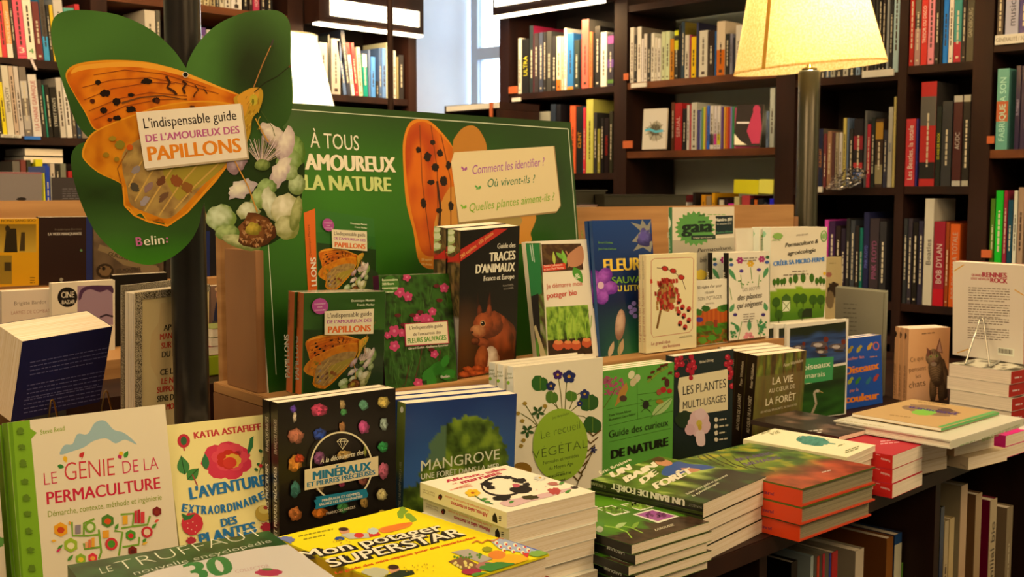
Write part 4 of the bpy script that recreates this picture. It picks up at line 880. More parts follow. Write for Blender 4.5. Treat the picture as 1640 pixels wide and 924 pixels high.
for a in ([(690,200),(700,270),(702,390)],[(672,200),(676,290),(690,400)],[(706,215),(722,290),(722,380)]): cv.line(a, 1.4, '7a3410')
cv.line([(700,290),(705,330),(703,380)], 3.4, '3c1c0c')
for x, y, rx, ry in [(670,240,4,5),(685,251,6,8),(705,245,5,6),(693,228,4,4),(697,268,6,6.5),(710,290,6,8),(718,265,4,7),(678,325,5,8),(690,292,6,4),(703,337,5,4),(722,330,4,8)]: cv.ell(x, y, rx, ry, '1e0e08', wob=.4, seed=x)
cv.line([(420,172.2),(909.5,206.5)], 1.5, 'c8c8a0'); cv.line([(909.5,206.5),(925,400)], 1.2, 'c8c8a0'); cv.line([(404,172),(430,396),(442,600)], 1.2, 'c8c8a0')
cv.text('À TOUS', (497,236), (575,241), 26, 'e8d8b4', bold=.0); cv.text('LES', (445,269), (484,271.5), 29, 'ecd8b0', bold=.05)
cv.text('AMOUREUX', (488,271.5), (634,276), 27, 'ecd8b0', bold=.05); cv.text('DE LA NATURE', (444,303), (627,307), 26, 'c8cc78', bold=.045)
cv.poly([(724,262),(730,245),(888,234),(898,330),(890,341),(733,358)], '9c7c4c'); cv.poly([(722,260),(727,244),(886,234),(897,328),(892,338),(735,356)], 'e0c690')
cv.text('Comment les identifier ?', (757,279), (873,265), 15, '9c4c94', shear=.35, bold=.004); cv.text('Où vivent-ils ?', (781,300), (858,292), 14, '1c6c40', shear=.35, bold=.004); cv.text('Quelles plantes aiment-ils ?', (752,339), (889,320), 14, '7ca420', shear=.35, bold=.004)
for x, y, k in ((743,270,'a04c8c'),(765,300,'4c9c3c'),(742,331,'7cac2c')):
    cv.poly([(x,y),(x-4,y-4),(x-5,y-1),(x-2,y+1),(x-3,y+4),(x,y+3)], k); cv.poly([(x,y),(x+4,y-3),(x+5,y+1),(x+1,y+4)], k)
# printed picture of the butterfly guide
cv.poly([(486,341),(504,334),(508,470),(493,470)], 'dc641c'); cv.poly([(504,335),(598,350),(606,480),(508,480)], '2c6420')
cv.poly([(504,335),(598,350),(600,380),(560,372),(506,372)], '346c24')
def guide_cover(c, K):
    """K maps the drawing of the standing butterfly guide (its own pixels) onto the canvas"""
    s = Sub(c, [(485,467),(619,468),(483,631)], K)
    s.poly([(487,528),(618,528),(614,628),(485,630)], '1e3a12'); s.ell(600,600,30,34,'2c3e20',wob=.3)
    b = Sub(c, [(106,118),(464,107),(268,362)], [s.m(490,548), s.m(607,524), s.m(520,622)])
    butterfly(b, True, True)
    s.ell(511,490,13,13,'b04888'); 
    for i, tt in enumerate(('CLASSEMENT','PAR','COULEURS')): s.text(tt, (511-(9 if i != 1 else 4),488+i*5), (511+(9 if i != 1 else 4),487+i*5), 2.6, 'e0b8c0', bold=.02)
    s.text('Dominique Martiré', (561,483), (598,482), 3.8, 'e0dcb0', bold=.02); s.text('Franck Merlier', (570,489.5), (598,489), 3.6, 'e0dcb0', bold=.02)
    s.poly([(518,498),(597,494),(596,534),(518,536)], 'e4d0a4')
    s.text("L'indispensable guide", (523,509), (593,505), 8, '2a201c', bold=.01); s.text("DE L'AMOUREUX DES", (522,518), (593,515), 5.6, 'a84888', bold=.03); s.text('PAPILLONS', (523,533), (592,530), 11, 'dc6420', bold=.04)
guide_cover(cv, [(504,340),(600,352),(508,470)])
cv.tri('LLONS', (508-3,458), (506-3,412), (496,459), 'e8d8b8', bold=.03); cv.scrib(0,0,1,0,1,'000000') if 0 else None
cv.tri('Dominique Martiré', (496,410), (493,360), (492.5,410), '5a2c14')
pb.cc = None
inv = pb.mw.inverted(); root = empty('green_board', pb.mw, 'large green cardboard panel reading A TOUS AMOUREUX LA NATURE behind the guides', 'poster board')
link('card', boxes_mesh('card', [(0, pb.w, 0, .005, 0, pb.h)], M['card']), root); link('printed_face', color_mesh('printed_face', [cv.geo(inv)], 'gloss'), root)
# ------------------------------------------------------------------ front row of standing books (on the table)
Z1 = TZ+.0008; Z2 = TZ+LZ+.0008
def spine_text(b, t, x0, y0, x1, y1, h, col, **k): b.side.text(t, (x0,y0), (x1,y1), h, col, upv=(-h, 0), **k)

# white book on permaculture
b = std({'TL':(14,677),'TR':(262,647),'ER':(287,870),'EL':(31,920)}, .022, Z1, row1(-.0), yaw=-2, lean=9, name='book').shell('e6d2ac', '7aa41c', 'd8c8a0')
c = b.front; c.poly([(10,670),(47,666),(48.5,686),(59,693),(50,703),(66,880),(72,960),(30,970)], '7ca61e'); c.poly([(14,676),(20,675),(38,940),(30,940)], '648c14')
c.text('Steve Read', (65,696), (104,689), 8, '8cA02c'.lower(), bold=.01)
c.poly(smooth([(96,728),(103,713),(116,711),(124,695),(140,695),(152,677),(168,674),(182,688),(196,692),(208,700),(219,712),(200,704),(185,710),(170,702),(150,706),(135,716),(118,722)],4), '9cb4b0')
c.text('LE', (71,777), (92,774), 21, 'c8304c', bold=-.012); c.text('GÉNIE', (104,770), (184,761), 31, 'cc2c38', bold=-.012, space=.95)
c.text('DE LA', (197,759), (254,751), 22, 'cc2c50', bold=-.012); c.text('PERMACULTURE', (75,808), (257,782), 21, 'c8203c', bold=.02)
c.text('Démarche, contexte, méthode et ingénierie', (77,828), (259,800), 10, '8c9828')
for q in ((92,746,103,748,'2c7c2c'),(127,732,135,724,'c82c2c'),(103,730,106,741,'e8b020'),(190,728,194,735,'c0285c'),(199,733,205,722,'3c8c2c'),(192,723,196,730,'e8b020')): c.leaf(*q[:4], 7, q[4])
G = '78a030'
for a in ([(115,836),(116,858),(140,858),(158,856)],[(134,858),(134,838),(151,831)],[(158,848),(162,884),(158,895)],[(190,890),(196,852),(183,850)],[(194,846),(212,843),(214,822),(193,824)],[(212,843),(236,840),(240,826)],[(196,876),(222,872),(223,860)],[(134,870),(135,879),(160,876)]): c.line(a, 3.2, G)
def hexa(x, y, r, k): c.poly([(x+r*cos(i*pi/3+.5), y+r*sin(i*pi/3+.5)) for i in range(6)], k)
for x, y, r, k, k2 in [(97,848,12,'e89c1c','c8401c'),(113,873,12,'9cb42c','e8d8a0'),(172,834,11,'4c7c28','d8501c'),(209,857,9,'4c9028','d02c2c'),(251,819,8,'7c1c1c','8c2c20'),(129,895,9,'8cac30','e8c030'),(212,882,8,'7c2018','5c1c18'),(148,893,8,'e03040','f0a040')]: hexa(x, y, r, k); c.ell(x, y+1, r*.5, r*.42, k2, wob=.3)
for x, y, r, k, k2 in [(178,871,10,'d03438','4c8c28'),(235,852,9,'c82c34','e8c8a0'),(144,844,9,'78a030','dcd8a8')]: c.ell(x, y, r, r, k); c.ell(x, y, r*.6, r*.6, k2)
for x0, y0, w, h, k in ((120,841,9,14,'8c7c80'),(215,818,4,20,'d0303c'),(220,816,4,22,'b8202c'),(225,820,6,18,'d83c3c'),(196,826,8,14,'e8a828'),(164,850,10,12,'e89c28'),(136,868,4,10,'e8a060'),(141,864,4,13,'e0703c'),(146,861,5,15,'e8a030')): c.rect(x0, y0, x0+w, y0+h, k, -.12)
for q in ((184,848,189,838),(108,898,117,888),(243,846,250,838),(228,868,234,862),(92,880,100,872)): c.leaf(*q, 5, '4c8c28')
for q in ((90,884,97,878,'d02c5c'),(247,836,254,832,'e0503c'),(227,872,236,868,'e8b030'),(82,866,90,866,'e8a828'),(112,840,110,834,'e89c28')): c.leaf(*q[:4], 4, q[4])
for i, y in enumerate((690,715,742,770,797,822,850,880,910)): c.ell(32+i*2.3, y, 5.5, 4 if i%2 else 5.5, '5c7a1a', wob=.5, seed=i*3); c.line([(27+i*2.3,y+5),(38+i*2.3,y+4)], 1.4, '5c7a1a')
for sx in (0,): b.side.text('LE GÉNIE DE LA PERMACULTURE', (21,930), (10,785), 5, 'a4c060', upv=(-5,0))
b.build('white permaculture book with green spine and cloud, leftmost of the front row', 'book', copies=[(-.003, .0235, -.002, 0, 'second white permaculture book directly behind the leftmost one of the front row')])
# another pale cover glimpsed at the left edge
b = Book(np.array([.395, 1.40, Z1, R(-4), R(7), 0, .12, .25]), .02).shell('dcc4a0', 'd8c498'); b.front.ell(-2, 868, 10, 8, '5c8c3c', wob=.5)
b.build('pale pink book cut off by the left edge of the front row')
# yellow plant adventure book
b = std({'TL':(264,680),'TR':(434,664),'EL':(288,870)}, .024, Z1, row1(-.005), yaw=0, lean=8).shell('e8d488', 'dcc880'); c = b.front
c.text('KATIA ASTAFIEFF', (311,703), (419,688), 11.5, 'b83434', bold=.045)
c.flower(363,738,42,7,'cc3048','c8241c',rot=.3,fat=.9,sq=.75); c.flower(368,732,30,6,'d84450',rot=0,fat=.9,sq=.8); c.flower(366,736,20,6,'c0281c',rot=.5,fat=1,sq=.8); c.ell(372,738,14,11,'dca83c',wob=.3); c.ell(368,741,11,9,'cc3428')
c.poly([(396,722),(400,702),(406,698),(405,716),(398,728)], '2c6c3c'); c.leaf(330,752,328,726,12,'2c6c3c'); c.leaf(296,760,290,730,20,'3c7c3c','1c4c24'); c.leaf(300,768,318,750,18,'3c7c34','1c4c24'); c.line([(308,760),(316,778)],2,'a03c3c')
c.ell(294,706,10,11,'b82434'); c.ell(294,706,5,7,'2c5c34'); c.line([(294,716),(295,722)],2,'b82434')
c.line([(414,760),(420,738),(427,716)],1.2,'2c5c34'); 
for x,y in ((417,722),(423,734),(429,722),(414,744),(422,748),(428,740),(410,752)): c.ell(x,y,3.4,2.4,'2c6034',rot=.6)
c.ell(426,714,3.5,4,'c82c34'); c.ell(417,746,3,3,'c82c34'); c.ell(431,694,8,14,'b03034'); c.ell(432,694,4,9,'2c6c34')
c.text("L'AVENTURE", (304,800), (427,777), 20, '1f6c9c', bold=.05)
x = 290.
for i, ch in enumerate('EXTRAORDINAIRE'):
    t = (x-290)/140; w_ = 9.0 if ch != 'I' else 3.2; f_ = lambda t: 819+28*t*(1-t)-25*t**2.2; c.text(ch, (x,f_(t)), (x+w_,f_(t+w_/140)), 14, '1f6c9c', bold=.05); x += w_+1.6
c.text('DES', (354,844), (380,838), 13.5, '1f6c9c', bold=.05); c.text('PLANTES', (319,873), (411,852), 19, '1f6c9c', bold=.05)
c.ell(307,839,17,18,'c42c38',rot=.3,wob=.15); c.poly([(290,822),(300,826),(312,823),(304,832),(294,834)], '2c6c34'); c.dots([(300,838),(308,836),(314,842),(306,848),(312,852),(300,846)],.9,'f0c8a0')
c.ell(421,822,13,13,'b8983c'); c.ell(422,816,9,7,'d0b860'); c.ell(425,813,4,3,'a03c30'); c.ell(305,866,8,6,'a82838',wob=.6); c.ell(425,844,9,7,'a82838',wob=.7)
b.build('yellow book with red flower and blue title, second in the front row', copies=[(.003, .0255, -.003, 0, 'yellow book hidden behind the red-flower one, only its top edge showing')])
# black minerals book
b = std({'TL':(446,646),'TR':(632,621),'EL':(446,860),'ER':(636,815)}, .021, Z1, row1(-.01), yaw=-6, lean=2, gloss='gloss', page='pagew').shell('17110d', '1a130f'); c = b.front; rr = random.Random(3)
def gem(x, y, rx, ry, k, seed):
    cc = C(k); soft(c, x, y, rx, ry, 0, tuple(v*.35 for v in cc), tuple(min(.9, v*1.7) for v in cc), .35, seed, cell=4)
    for i in range(9):
        a = rr.random()*6.3; q = rr.random()*.6; px, py = x+rx*q*cos(a), y+ry*q*sin(a); f = .45+rr.random()*1.5
        c.poly([(px+rx*.42*cos(a+j*2.1), py+ry*.42*sin(a+j*2.1)) for j in range(3)], tuple(min(.9, v*f) for v in cc))
for g in [(470,655,5,6,'5c3c90'),(472,668,3,8,'c8b090'),(512,657,13,10,'b83c58'),(548,648,5,8,'a08454'),(550,660,5,6,'4c8c4c'),(582,649,8,9,'5c8c6c'),(613,644,9,9,'b89c4c'),(474,698,12,12,'b0684c'),(512,695,10,9,'24408c'),(547,684,5,9,'a06c3c'),(581,684,8,10,'b84878'),(613,679,6,10,'94a08c'),(471,742,11,13,'cc7c2c'),(478,734,8,7,'b83c20'),(510,733,9,11,'7c4468'),(550,728,11,8,'b8904c'),(583,722,2.5,9,'8c8c3c'),(611,715,8,9,'2c8440'),(471,783,8,13,'3c7464'),(510,779,7,8,'9c7c4c'),(545,774,5,6,'a03450'),(579,768,8,9,'8c4c3c'),(611,753,8,14,'b85c6c'),(470,822,10,11,'c07034'),(509,820,13,8,'b8641c'),(546,812,9,8,'3c7c3c'),(580,803,6,9,'a8803c'),(608,791,8,9,'c8b470'),(590,830,18,6,'a04438'),(608,820,6,5,'c0a030')]: gem(*g, int(g[0]))
c.arc(543,746,49,55,0,360,2.6,'e8d4a4',n=48); c.line([(536,706),(540,702),(549,701),(554,705),(545,718),(536,706),(554,705)],1.1,'e8d4a4'); c.line([(541,705),(545,718),(549,704),(545,701),(541,705)],.9,'e8d4a4')
c.text('À la découverte des', (509,741), (579,726), 8.5, 'ead8b0', shear=.3, bold=.015)
c.poly([(484,751),(602,729),(602,760),(484,784)], 'e8d09c'); c.text('MINÉRAUX', (497,768), (591,751), 14.5, '1c7490', bold=.05); c.text('ET PIERRES PRÉCIEUSES', (488,779), (597,758), 8, '1c7490', bold=.04)
c.poly([(499,800),(503,798),(502,794),(583,781),(584,786),(586,790),(584,795),(501,814),(502,806)], '1c7c90'); c.text('MINÉRAUX ET GEMMES,', (512,802), (573,790), 4.2, 'ecdcb8', bold=.03); c.text('SACHEZ LES RECONNAÎTRE', (507,809), (577,795), 4.2, 'ecdcb8', bold=.03)
c.text('FRANÇOIS FARGES', (519,823), (565,812), 4.5, 'd8c4a0', bold=.01)
for t, y0, y1, k in (('FRANÇOIS FARGES',728,672,'b8a88c'),('ET PIERRES PRÉCIEUSES',860,748,'ead8b4')): b.side.text(t, (443.5,y0), (443,y1), 5, k, bold=.03, upv=(-5,0))
b.build('black book covered with gemstones, third in the front row', copies=[(-.001, .0225, .0, 0, 'black gemstone book directly behind the front one, spine showing')])
# mangrove
b = std({'TL':(650,646),'TR':(828,631),'EL':(645,810),'ER':(824,740)}, .026, Z1, row1(.0), yaw=-8, lean=2, page='pagew', gloss='gloss', roll=0).shell('24468c', '55682a'); c = b.front
sky1, sky2, gr1, gr2, gr3 = C('1c3468'), C('4070a8'), C('5c7420'), C('7c9024'), C('24340c')
def fm(u, v):
    s = mix(sky1, sky2, v*.8+.1*nz(u*3,v*3)); rx, ry = (u-.55)/.42, (v-.68)/.55; d = math.hypot(rx, ry)+.10*fbm(u*14, v*14, 2)
    t = fbm(u*10, v*10, 5)*.8+.5; g = mix(mix(gr3, gr1, t*1.3), gr2, (t-.6)*2)
    if d < 1 and v > .12: return g if (u > .35 or v > .45) else mix(C('5c7428'), s, .25)
    if v > .62+.05*fbm(u*12,3,1) and (u < .25 or v > .85): return mix(g, gr3, .5)
    return s
c.full(60, 60, fm)
c.text('MANGROVE', (674,755), (800,735), 18, 'dcd4ac', bold=.005); c.text('UNE FORÊT DANS LA MER', (674,768), (800,750), 9.5, 'd8d0ac', bold=.02)
b.side.full(1, 12, lambda u, v: C('5c6c28') if v < .55 else C('1c4450')); b.side.ell(643.5,656,2.6,5,'d8d0b8'); b.side.text('MANGROVE, UNE FORÊT DANS LA MER', (641,830),(643,740), 3.4, 'c8c08c', upv=(-3.4,0))
b.build('blue book with round tree picture and pale title, fourth in the front row', copies=[(-.003, .0275, .002, 0, 'second blue mangrove book, just behind the front one'), (-.001, .055, .003, 0, 'third blue mangrove book, farthest behind')])
# vegetal
b = std({'TL':(823,588),'TR':(966,572),'EL':(824,740),'ER':(964,740)}, .021, Z1, row1(.0), yaw=-8, lean=1.5, hard=True).shell('e6d4b0', 'd8d0c4', 'e0ceaa'); c = b.front
def vleaf(x, y, r, k='2c5c20', k2='6c8424', a=0): c.ell(x-r*.3, y, r*.75, r, k, rot=a, wob=.15, seed=x); c.ell(x+r*.3, y+r*.1, r*.7, r*.85, k, rot=-a, wob=.15, seed=y); c.line([(x,y-r*.8),(x,y+r*.8)], .8, k2)
stems = [[(893,690),(895,660),(884,628),(872,612)],[(900,655),(898,630),(894,604)],[(905,655),(906,630),(908,606)],[(912,655),(920,634),(938,625)],[(915,658),(930,645),(945,640)],[(895,655),(885,645),(877,640)],[(920,665),(935,667),(948,678)],[(866,690),(852,665),(840,646)],[(866,688),(850,672),(834,662)],[(860,682),(845,688),(836,686)],[(870,660),(876,650)]]
for s_ in stems: c.line(s_, 1.5, '5c5c24')
vleaf(865,614,13); vleaf(884,636,10,'4c7024'); vleaf(943,643,15,'2c5420'); vleaf(949,680,14,'2c5420',a=.2); vleaf(915,634,9,'4c7424')
for x, y, r, k in ((893,600,8,'3c1c5c'),(911,603,11,'202858'),(882,618,8,'202850'),(936,631,8,'242c5c'),(928,646,5,'202858')): c.flower(x, y, r, 5, k, 'c89430', rot=-1.57, fat=.9)
for x, y in ((840,646),(829,662),(836,674),(872,650),(838,705),(834,714)): c.ell(x, y, 3.5, 3, '9c7c2c', wob=.5)
for x, y, r in ((861,660,11),(844,690,11)): c.flower(x, y, r, 5, '2c4c20', rot=.3, fat=.45)
c.ell(835,752,16,12,'8c641c'); c.ell(828,758,16,10,'a0742c')
for k in range(7): c.line([(925+k*4,770-k*12),(932+k*5,760-k*12)], 2.2, '5c4418'); c.line([(925+k*4,770-k*12),(918+k*4,762-k*12)], 2, '5c4418')
c.line([(918,790),(930,760),(950,720)], 1.3, '4c3c18'); c.flower(950,720,6,5,'24284c',fat=.5)
c.ell(896.5,712,44,58,'8cA82c'.lower(),n=40,rot=.05)
c.text('Josy Marty-Dufaut', (884,671), (911,663), 4, '3c4c20'); c.text('Le recueil', (866,703), (928,686), 14.5, '303c18', bold=-.02); c.text('VÉGÉTAL', (852,736), (940,716), 15.5, '303c18', bold=-.022)
c.text('Formules et remèdes', (869,744), (926,731), 6, '3c4a1c'); c.text('du Moyen Âge', (878,753), (917,744), 6, '3c4a1c'); c.line([(890,758),(903,755)], .7, '3c4a1c'); c.text('MÉDECINE·BIEN-ÊTRE', (876,766), (914,758), 3.6, '303c18', bold=.03); c.text('ET CUISINE', (884,774), (905,769), 3.6, '303c18', bold=.03)
b.side.text('Josy', (812,600), (820,600), 3.5, '3c5c2c', bold=.02); b.side.text('Marty-Dufaut', (806,607), (822,606), 3.2, '3c5c2c', bold=.02); b.side.ell(814,613,2.4,3,'7cac2c')
b.build('white hardback with green oval and violets, fifth in the front row', copies=[(-.002, .026, .0, 0, 'white violet-covered hardback behind the front one, second of three'), (.0, .052, .0, 0, 'white violet-covered hardback, farthest behind of three')])
# curieux de nature
b = std({'TL':(966,594),'TR':(1080,580),'EL':(965,730),'ER':(1077,700)}, .014, Z1, row1(.005), yaw=-8, lean=1.5, page='pagew').shell('5c9c38', '5c9c38'); c = b.front
c.bg('5c9c38')
for a in ([(972,614+42),(1078,607+28)],[(1020,586),(1021,672)],[(1021,632),(1078,625)],[(975,682),(1078,658)],[(975,708),(1074,686)],[(1021,672),(1021,660)]): c.line(a, .8, '38641c')
c.dots([(968+rr.random()*30, 604+rr.random()*28, .6+rr.random()) for _ in range(70)], 1.8, 'a84c64'); c.line([(966,654),(978,636),(985,622)],1.2,'5c6420'); c.poly([(984,652),(992,626),(1003,612),(1006,622),(1000,636)],'b07c34'); c.ell(998,638,6,5,'4c3428')
for x, y, k in ((1011,600,'dcd0a0'),(1020,606,'cdbc94'),(1014,612,'c8b484')): c.ell(x, y, 5, 7, k, rot=.4, wob=.2)
c.line([(1037,612),(1052,598),(1070,587)], 3.5, '7c8c2c'); 
for x, y in ((1045,596),(1055,591),(1040,604),(1060,586),(1066,584),(1073,597),(1063,606)): c.ell(x, y, 4, 2.2, '5c2414', rot=-.3, wob=.4); c.line([(x-4,y+4),(x,y),(x+4,y+4)], .7, '3c1c10')
c.ell(1068,613,4,7,'4c1c1c'); c.ell(1062,624,5,5,'a82424'); c.ell(1072,626,4,4,'b02424'); c.ell(1055,628,4,5,'984c34')
c.ell(1034,648,5,7,'26241c',rot=.2); 
for d in (-1,1): c.line([(1034,644),(1034+9*d,639)],.8,'26241c'); c.line([(1034,648),(1034+9*d,650)],.8,'26241c'); c.line([(1034,652),(1034+8*d,660)],.8,'26241c')
c.poly(smooth([(1044,664),(1052,650),(1066,642),(1076,637),(1070,652),(1058,662)],4),'a4b870'); c.line([(1041,670),(1060,652),(1076,637)],1,'4c7424'); c.ell(1056,643,6,3.5,'9c7424')
c.text('Texte Vincent Albouy', (975,667), (1010,659), 3.6, '2c3c18', bold=.01); c.text('Illustrations Claire Felloni', (975,674), (1017,664), 3.6, '2c3c18', bold=.01)
c.text('Guide des curieux', (975,701), (1070,681), 12, '222c14', bold=.0); c.text('DE NATURE', (978,735), (1070,713), 14.5, '151a0c', bold=.06)
b.build('bright green nature guide with insects, sixth in the front row', copies=[(0, .0155, 0, 0, 'green nature guide behind the insect cover, second of three'), (.002, .031, 0, 0, 'green nature guide farthest behind the insect cover')])
# plantes multi-usages
b = std({'TL':(1080,571),'TR':(1175,559),'EL':(1078,720),'ER':(1172,690)}, .023, Z1, row1(.0), yaw=-8, lean=1, page='pagew').shell('1a2624', '1a2624'); c = b.front
c.full(16, 24, lambda u, v: mix(C('1c2826'), C('14200c'), max(0, (v-.6)*3)*(1-u)))
for x, y in ((1083,577),(1090,573),(1086,583),(1107,572),(1110,580),(1104,586),(1112,588),(1108,596),(1102,592),(1106,605),(1081,588),(1084,600),(1165,572),(1170,580),(1163,583),(1168,590),(1172,597),(1168,604),(1172,618),(1092,583)): c.ell(x, y, 4.2, 4.6, 'a8182c'); c.ell(x-1, y-1.5, 1.2, 1.2, 'd85c5c')
c.line([(1092,578),(1100,575),(1107,588)],1,'8c2c2c')
c.poly([(1087,605),(1163,591),(1165,592),(1165,656),(1087,668),(1088,640),(1085,620)], 'dcc898'); c.text('LES PLANTES', (1093,633), (1162,620), 15, '1c2420', bold=.005); c.text('MULTI-USAGES', (1093,655), (1162,643), 12.5, '1c2420', bold=.005)
for x, y in ((1107,572),(1104,586),(1108,596),(1106,605)): c.ell(x, y, 3.5, 4, 'a8182c')
c.text('Bärbel Oftring', (1120,582), (1142,578), 4.5, 'd8c8a4', bold=.01); c.ell(1096,672,16,14,'24341c',wob=.3); c.flower(1119,678,19,5,'d8b0a8','c8b040',rot=.4,fat=1.1,sq=1.2); c.ell(1121,663,9,9,'dcb8b0',wob=.2); c.poly(smooth([(1114,692),(1126,690),(1128,712),(1116,712)],3),'e0c0b4'); c.ell(1104,688,8,9,'d0a4a0',wob=.2); c.ell(1120,684,3,5,'c0a030')
for i in range(4): c.ell(1146, 672-.0+i*10.5, 3, 3.6, 'd8c8a4', wob=.4, seed=i); c.scrib(1151, 671+i*10.5, 1166, 1, 3, 'c8b894', w=2.4, sl=-.15, seed=i)
b.build('dark green book with red berries and pink blossom, seventh in the front row')
# la vie au coeur de la foret
b = std({'TL':(1212,570),'TR':(1293,561),'EL':(1206,680),'ER':(1282,680)}, .026, Z1, row1(.0), yaw=-8, lean=0, sl=3, page='page', gloss='gloss', roll=1.5, sr=2).shell('33290f', '15100a'); c = b.front
ff_ = foliage(['1a1408','3c2c0c','6c4c14','4c5814','7c8424'], 8, 3)
def fv(u, v):
    t = ff_(u*.6, v*.25); 
    if abs(math.sin(u*17+v*.6)) < .28: t = mix(t, C('1c1006'), .75)
    return mix(t, C('6c5c2c'), .75) if .22 < v < .80 and u < .97 else t
c.full(44, 44, fv)
c.text('Peter Wohlleben', (1255,588), (1286,579), 5.5, 'dcc8a0', shear=.15); c.text('LA VIE', (1237,616), (1270,611), 12, 'ecd8ac', bold=.005); c.text('AU CŒUR DE', (1231,630), (1273,621), 7, 'e4d0a4'); c.text('LA FORÊT', (1226,650), (1274,640), 12, 'ecd8ac', bold=.005); c.text('SES HÔTES, SES SECRETS, SES FRAGILITÉS', (1218,662), (1276,649), 3.2, 'dcc8a0')
b.side.text('Peter Wohlleben', (1205,622), (1208,583), 4.5, 'c8b48c', upv=(-4.5,0)); b.side.text('AU CŒUR DE LA FORÊT', (1200,694), (1204,635), 5, 'd0bc94', bold=.01, upv=(-5,0))
b.build('brown forest book with pale title by the red-berry book, eighth in the front row', copies=[(-.001, .0275, .0, 0, 'forest book just behind the eighth one, its black spine showing, second of four'), (0, .055, 0, 0, 'forest book third of the four behind one another'), (0, .0825, 0, 0, 'forest book farthest behind of the four')])

# ------------------------------------------------------------------ second row: books on the oak ledge
b = std({'TL':(486,468),'TR':(619,468),'BL':(484,632),'ER':(612,610)}, .022, Z2, row2(.018), yaw=-5, lean=3, page='pagew', gloss='gloss').shell('2c541c', 'f47c2c'); c = b.front
c.full(14, 16, bokeh(['35601f','1c3a10','48782a'], 2.)); guide_cover(c, [(485,467),(619,468),(483,631)])
def pap_spine(b):
    b.side.text('PAPILLONS', (483-4,628-20), (480-3,538), 8, 'ead8b8', bold=.03, upv=(-8,0))
    b.side.text('Dominique Martiré   Franck Merlier', (478,525), (479,482), 3.4, '5a2410', upv=(-3.4,0))
pap_spine(b)
b.build('orange-spined butterfly guide in plastic film, foremost on the ledge', film=True, copies=[(-.004, .024, .0, 0, 'orange-spined butterfly guide behind the foremost one in film')])
b = std({'TL':(607,441),'TR':(721,438),'BL':(617,623),'BR':(733,612)}, .021, Z2, row2(.016), yaw=-6, lean=5, page='pagew', gloss='gloss').shell('2c4a18', '5c1840'); c = b.front
c.full(36, 46, foliage(['14240a','24400f','2f5a16','3f6c20','1c300e'], 7, 8)); rr = random.Random(12)
for _ in range(30): x, y = 622+rr.random()*100, 450+rr.random()*150; c.line([(x,y),(x+rr.random()*14-7,y+26)], .8, '54802c')
for x, y in ((678,548),(690,590),(655,585),(706,560)): c.line([(x,y),(x-6,y+30),(x-14,y+60)], 1, '6c2c24')
for x, y, r in ((640,468,9),(653,475,8),(651,444,7),(711,461,8),(692,499,7),(680,510,9),(686,512,8),(667,509,7),(631,530,10),(643,533,7),(631,554,9),(695,567,7),(669,613,8),(620,537,6)): c.flower(x, y, r, 5, 'd0446c', 'e87c94', rot=x, fat=.85)
for x, y in ((698,458),(703,481),(660,505),(636,505),(645,520),(690,560),(672,500)): c.ell(x, y, 5, 3, '6c1c20', wob=.5)
for x, y, r in ((700,590,16),(716,600,13),(684,600,12),(712,578,10),(690,612,12)): c.ell(x, y, r, r*.6, '2f7420', rot=x, wob=.4)
c.poly([(646,518),(716,513),(719,550),(648,555)], 'a02840'); c.poly([(648,519.5),(715,515),(717,549),(650,553)], 'e6d2a4')
c.text("L'indispensable guide", (655,528), (708,524), 6, '2c241c', bold=.01); c.text("de l'amoureux des", (661,538), (705,534), 5.4, '2c241c', bold=.01); c.text('FLEURS SAUVAGES', (652,550), (714,544), 8.4, '4c8c24', bold=.035); c.text('Gérard Guillot - Guillaume Eyssartier', (653,560), (717,554), 3.6, 'e0d0b0', bold=.02)
c.ell(624,456,14,14,'3c6c20'); 
for i, tt in enumerate(('Reconnaître','300 fleurs','sauvages','sans erreur')): c.text(tt, (611,450.5+i*6.4), (636-(i%2)*6,449.5+i*6.4), 4, 'dcd8a8', bold=.02)
c.text('Belin', (705,606), (719,604), 4.6, 'dcc8b8', bold=.01)
b.build('green wildflower guide with pink flowers in film, right of the butterfly guides', film=True)
b = std({'TL':(736,366),'TR':(834,365),'BL':(735,610),'BR':(824,585)}, .034, Z2, row2(.020), yaw=-6, lean=1, roll=-1, sr=3, sl=3, page='pagew', gloss='gloss').shell('15110e', '3c3420'); c = b.front
def sqf(u, v):
    base = C('130f0c'); h = max(0, 1-math.hypot((u-.10)/.35, (v-.78)/.35)); return mix(base, C('6c3c14'), h*.8)
c.full(20, 30, sqf)
S = c.soft
S(806,556,20,42,.1,'2c1008','7c3414',seed=2,ox=.3); S(798,545,24,44,-.15,'4c1c0a','a8481c',seed=4,ox=.1,oy=-.4); S(785,520,20,22,.3,'5c240e','a84c20',seed=5)
c.poly([(764,504),(763,484),(765,466),(767,484),(771,502)], '2c120a'); c.poly([(779,502),(781,482),(785,466),(786,484),(787,506)], '4c1e0e'); S(768,500,4,12,0,'3c160a','7c3416'); S(783,500,4.5,13,.1,'5c240e','9c4420')
S(774,519,16,18,.1,'6c2c10','b85424',wob=.06,seed=7,ox=-.1); S(766,530,13,10,.2,'8c4420','d08850',wob=.1,seed=3); c.ell(773,518,4.6,5,'c88c54'); c.ell(773,518,3.3,3.8,'0a0605'); c.ell(771.8,516.6,.9,.9,'ffffff'); c.ell(756,532,2.2,2,'3c160c')
S(786,578,13,24,.1,'8c5838','ecd0ac',wob=.2,seed=9); S(772,548,14,7,.35,'6c2c12','a85028',seed=1); S(761,546,7,6,0,'3c160a','8c4420',wob=.3); S(771,576,11,24,.15,'6c2810','b05828',wob=.1,seed=6)
for x, y in ((752,592),(760,598),(770,599),(781,592),(744,600),(792,590),(766,590)): S(x, y, 10, 5, .1, '6c200a', 'cc5c24', wob=.5, seed=x)
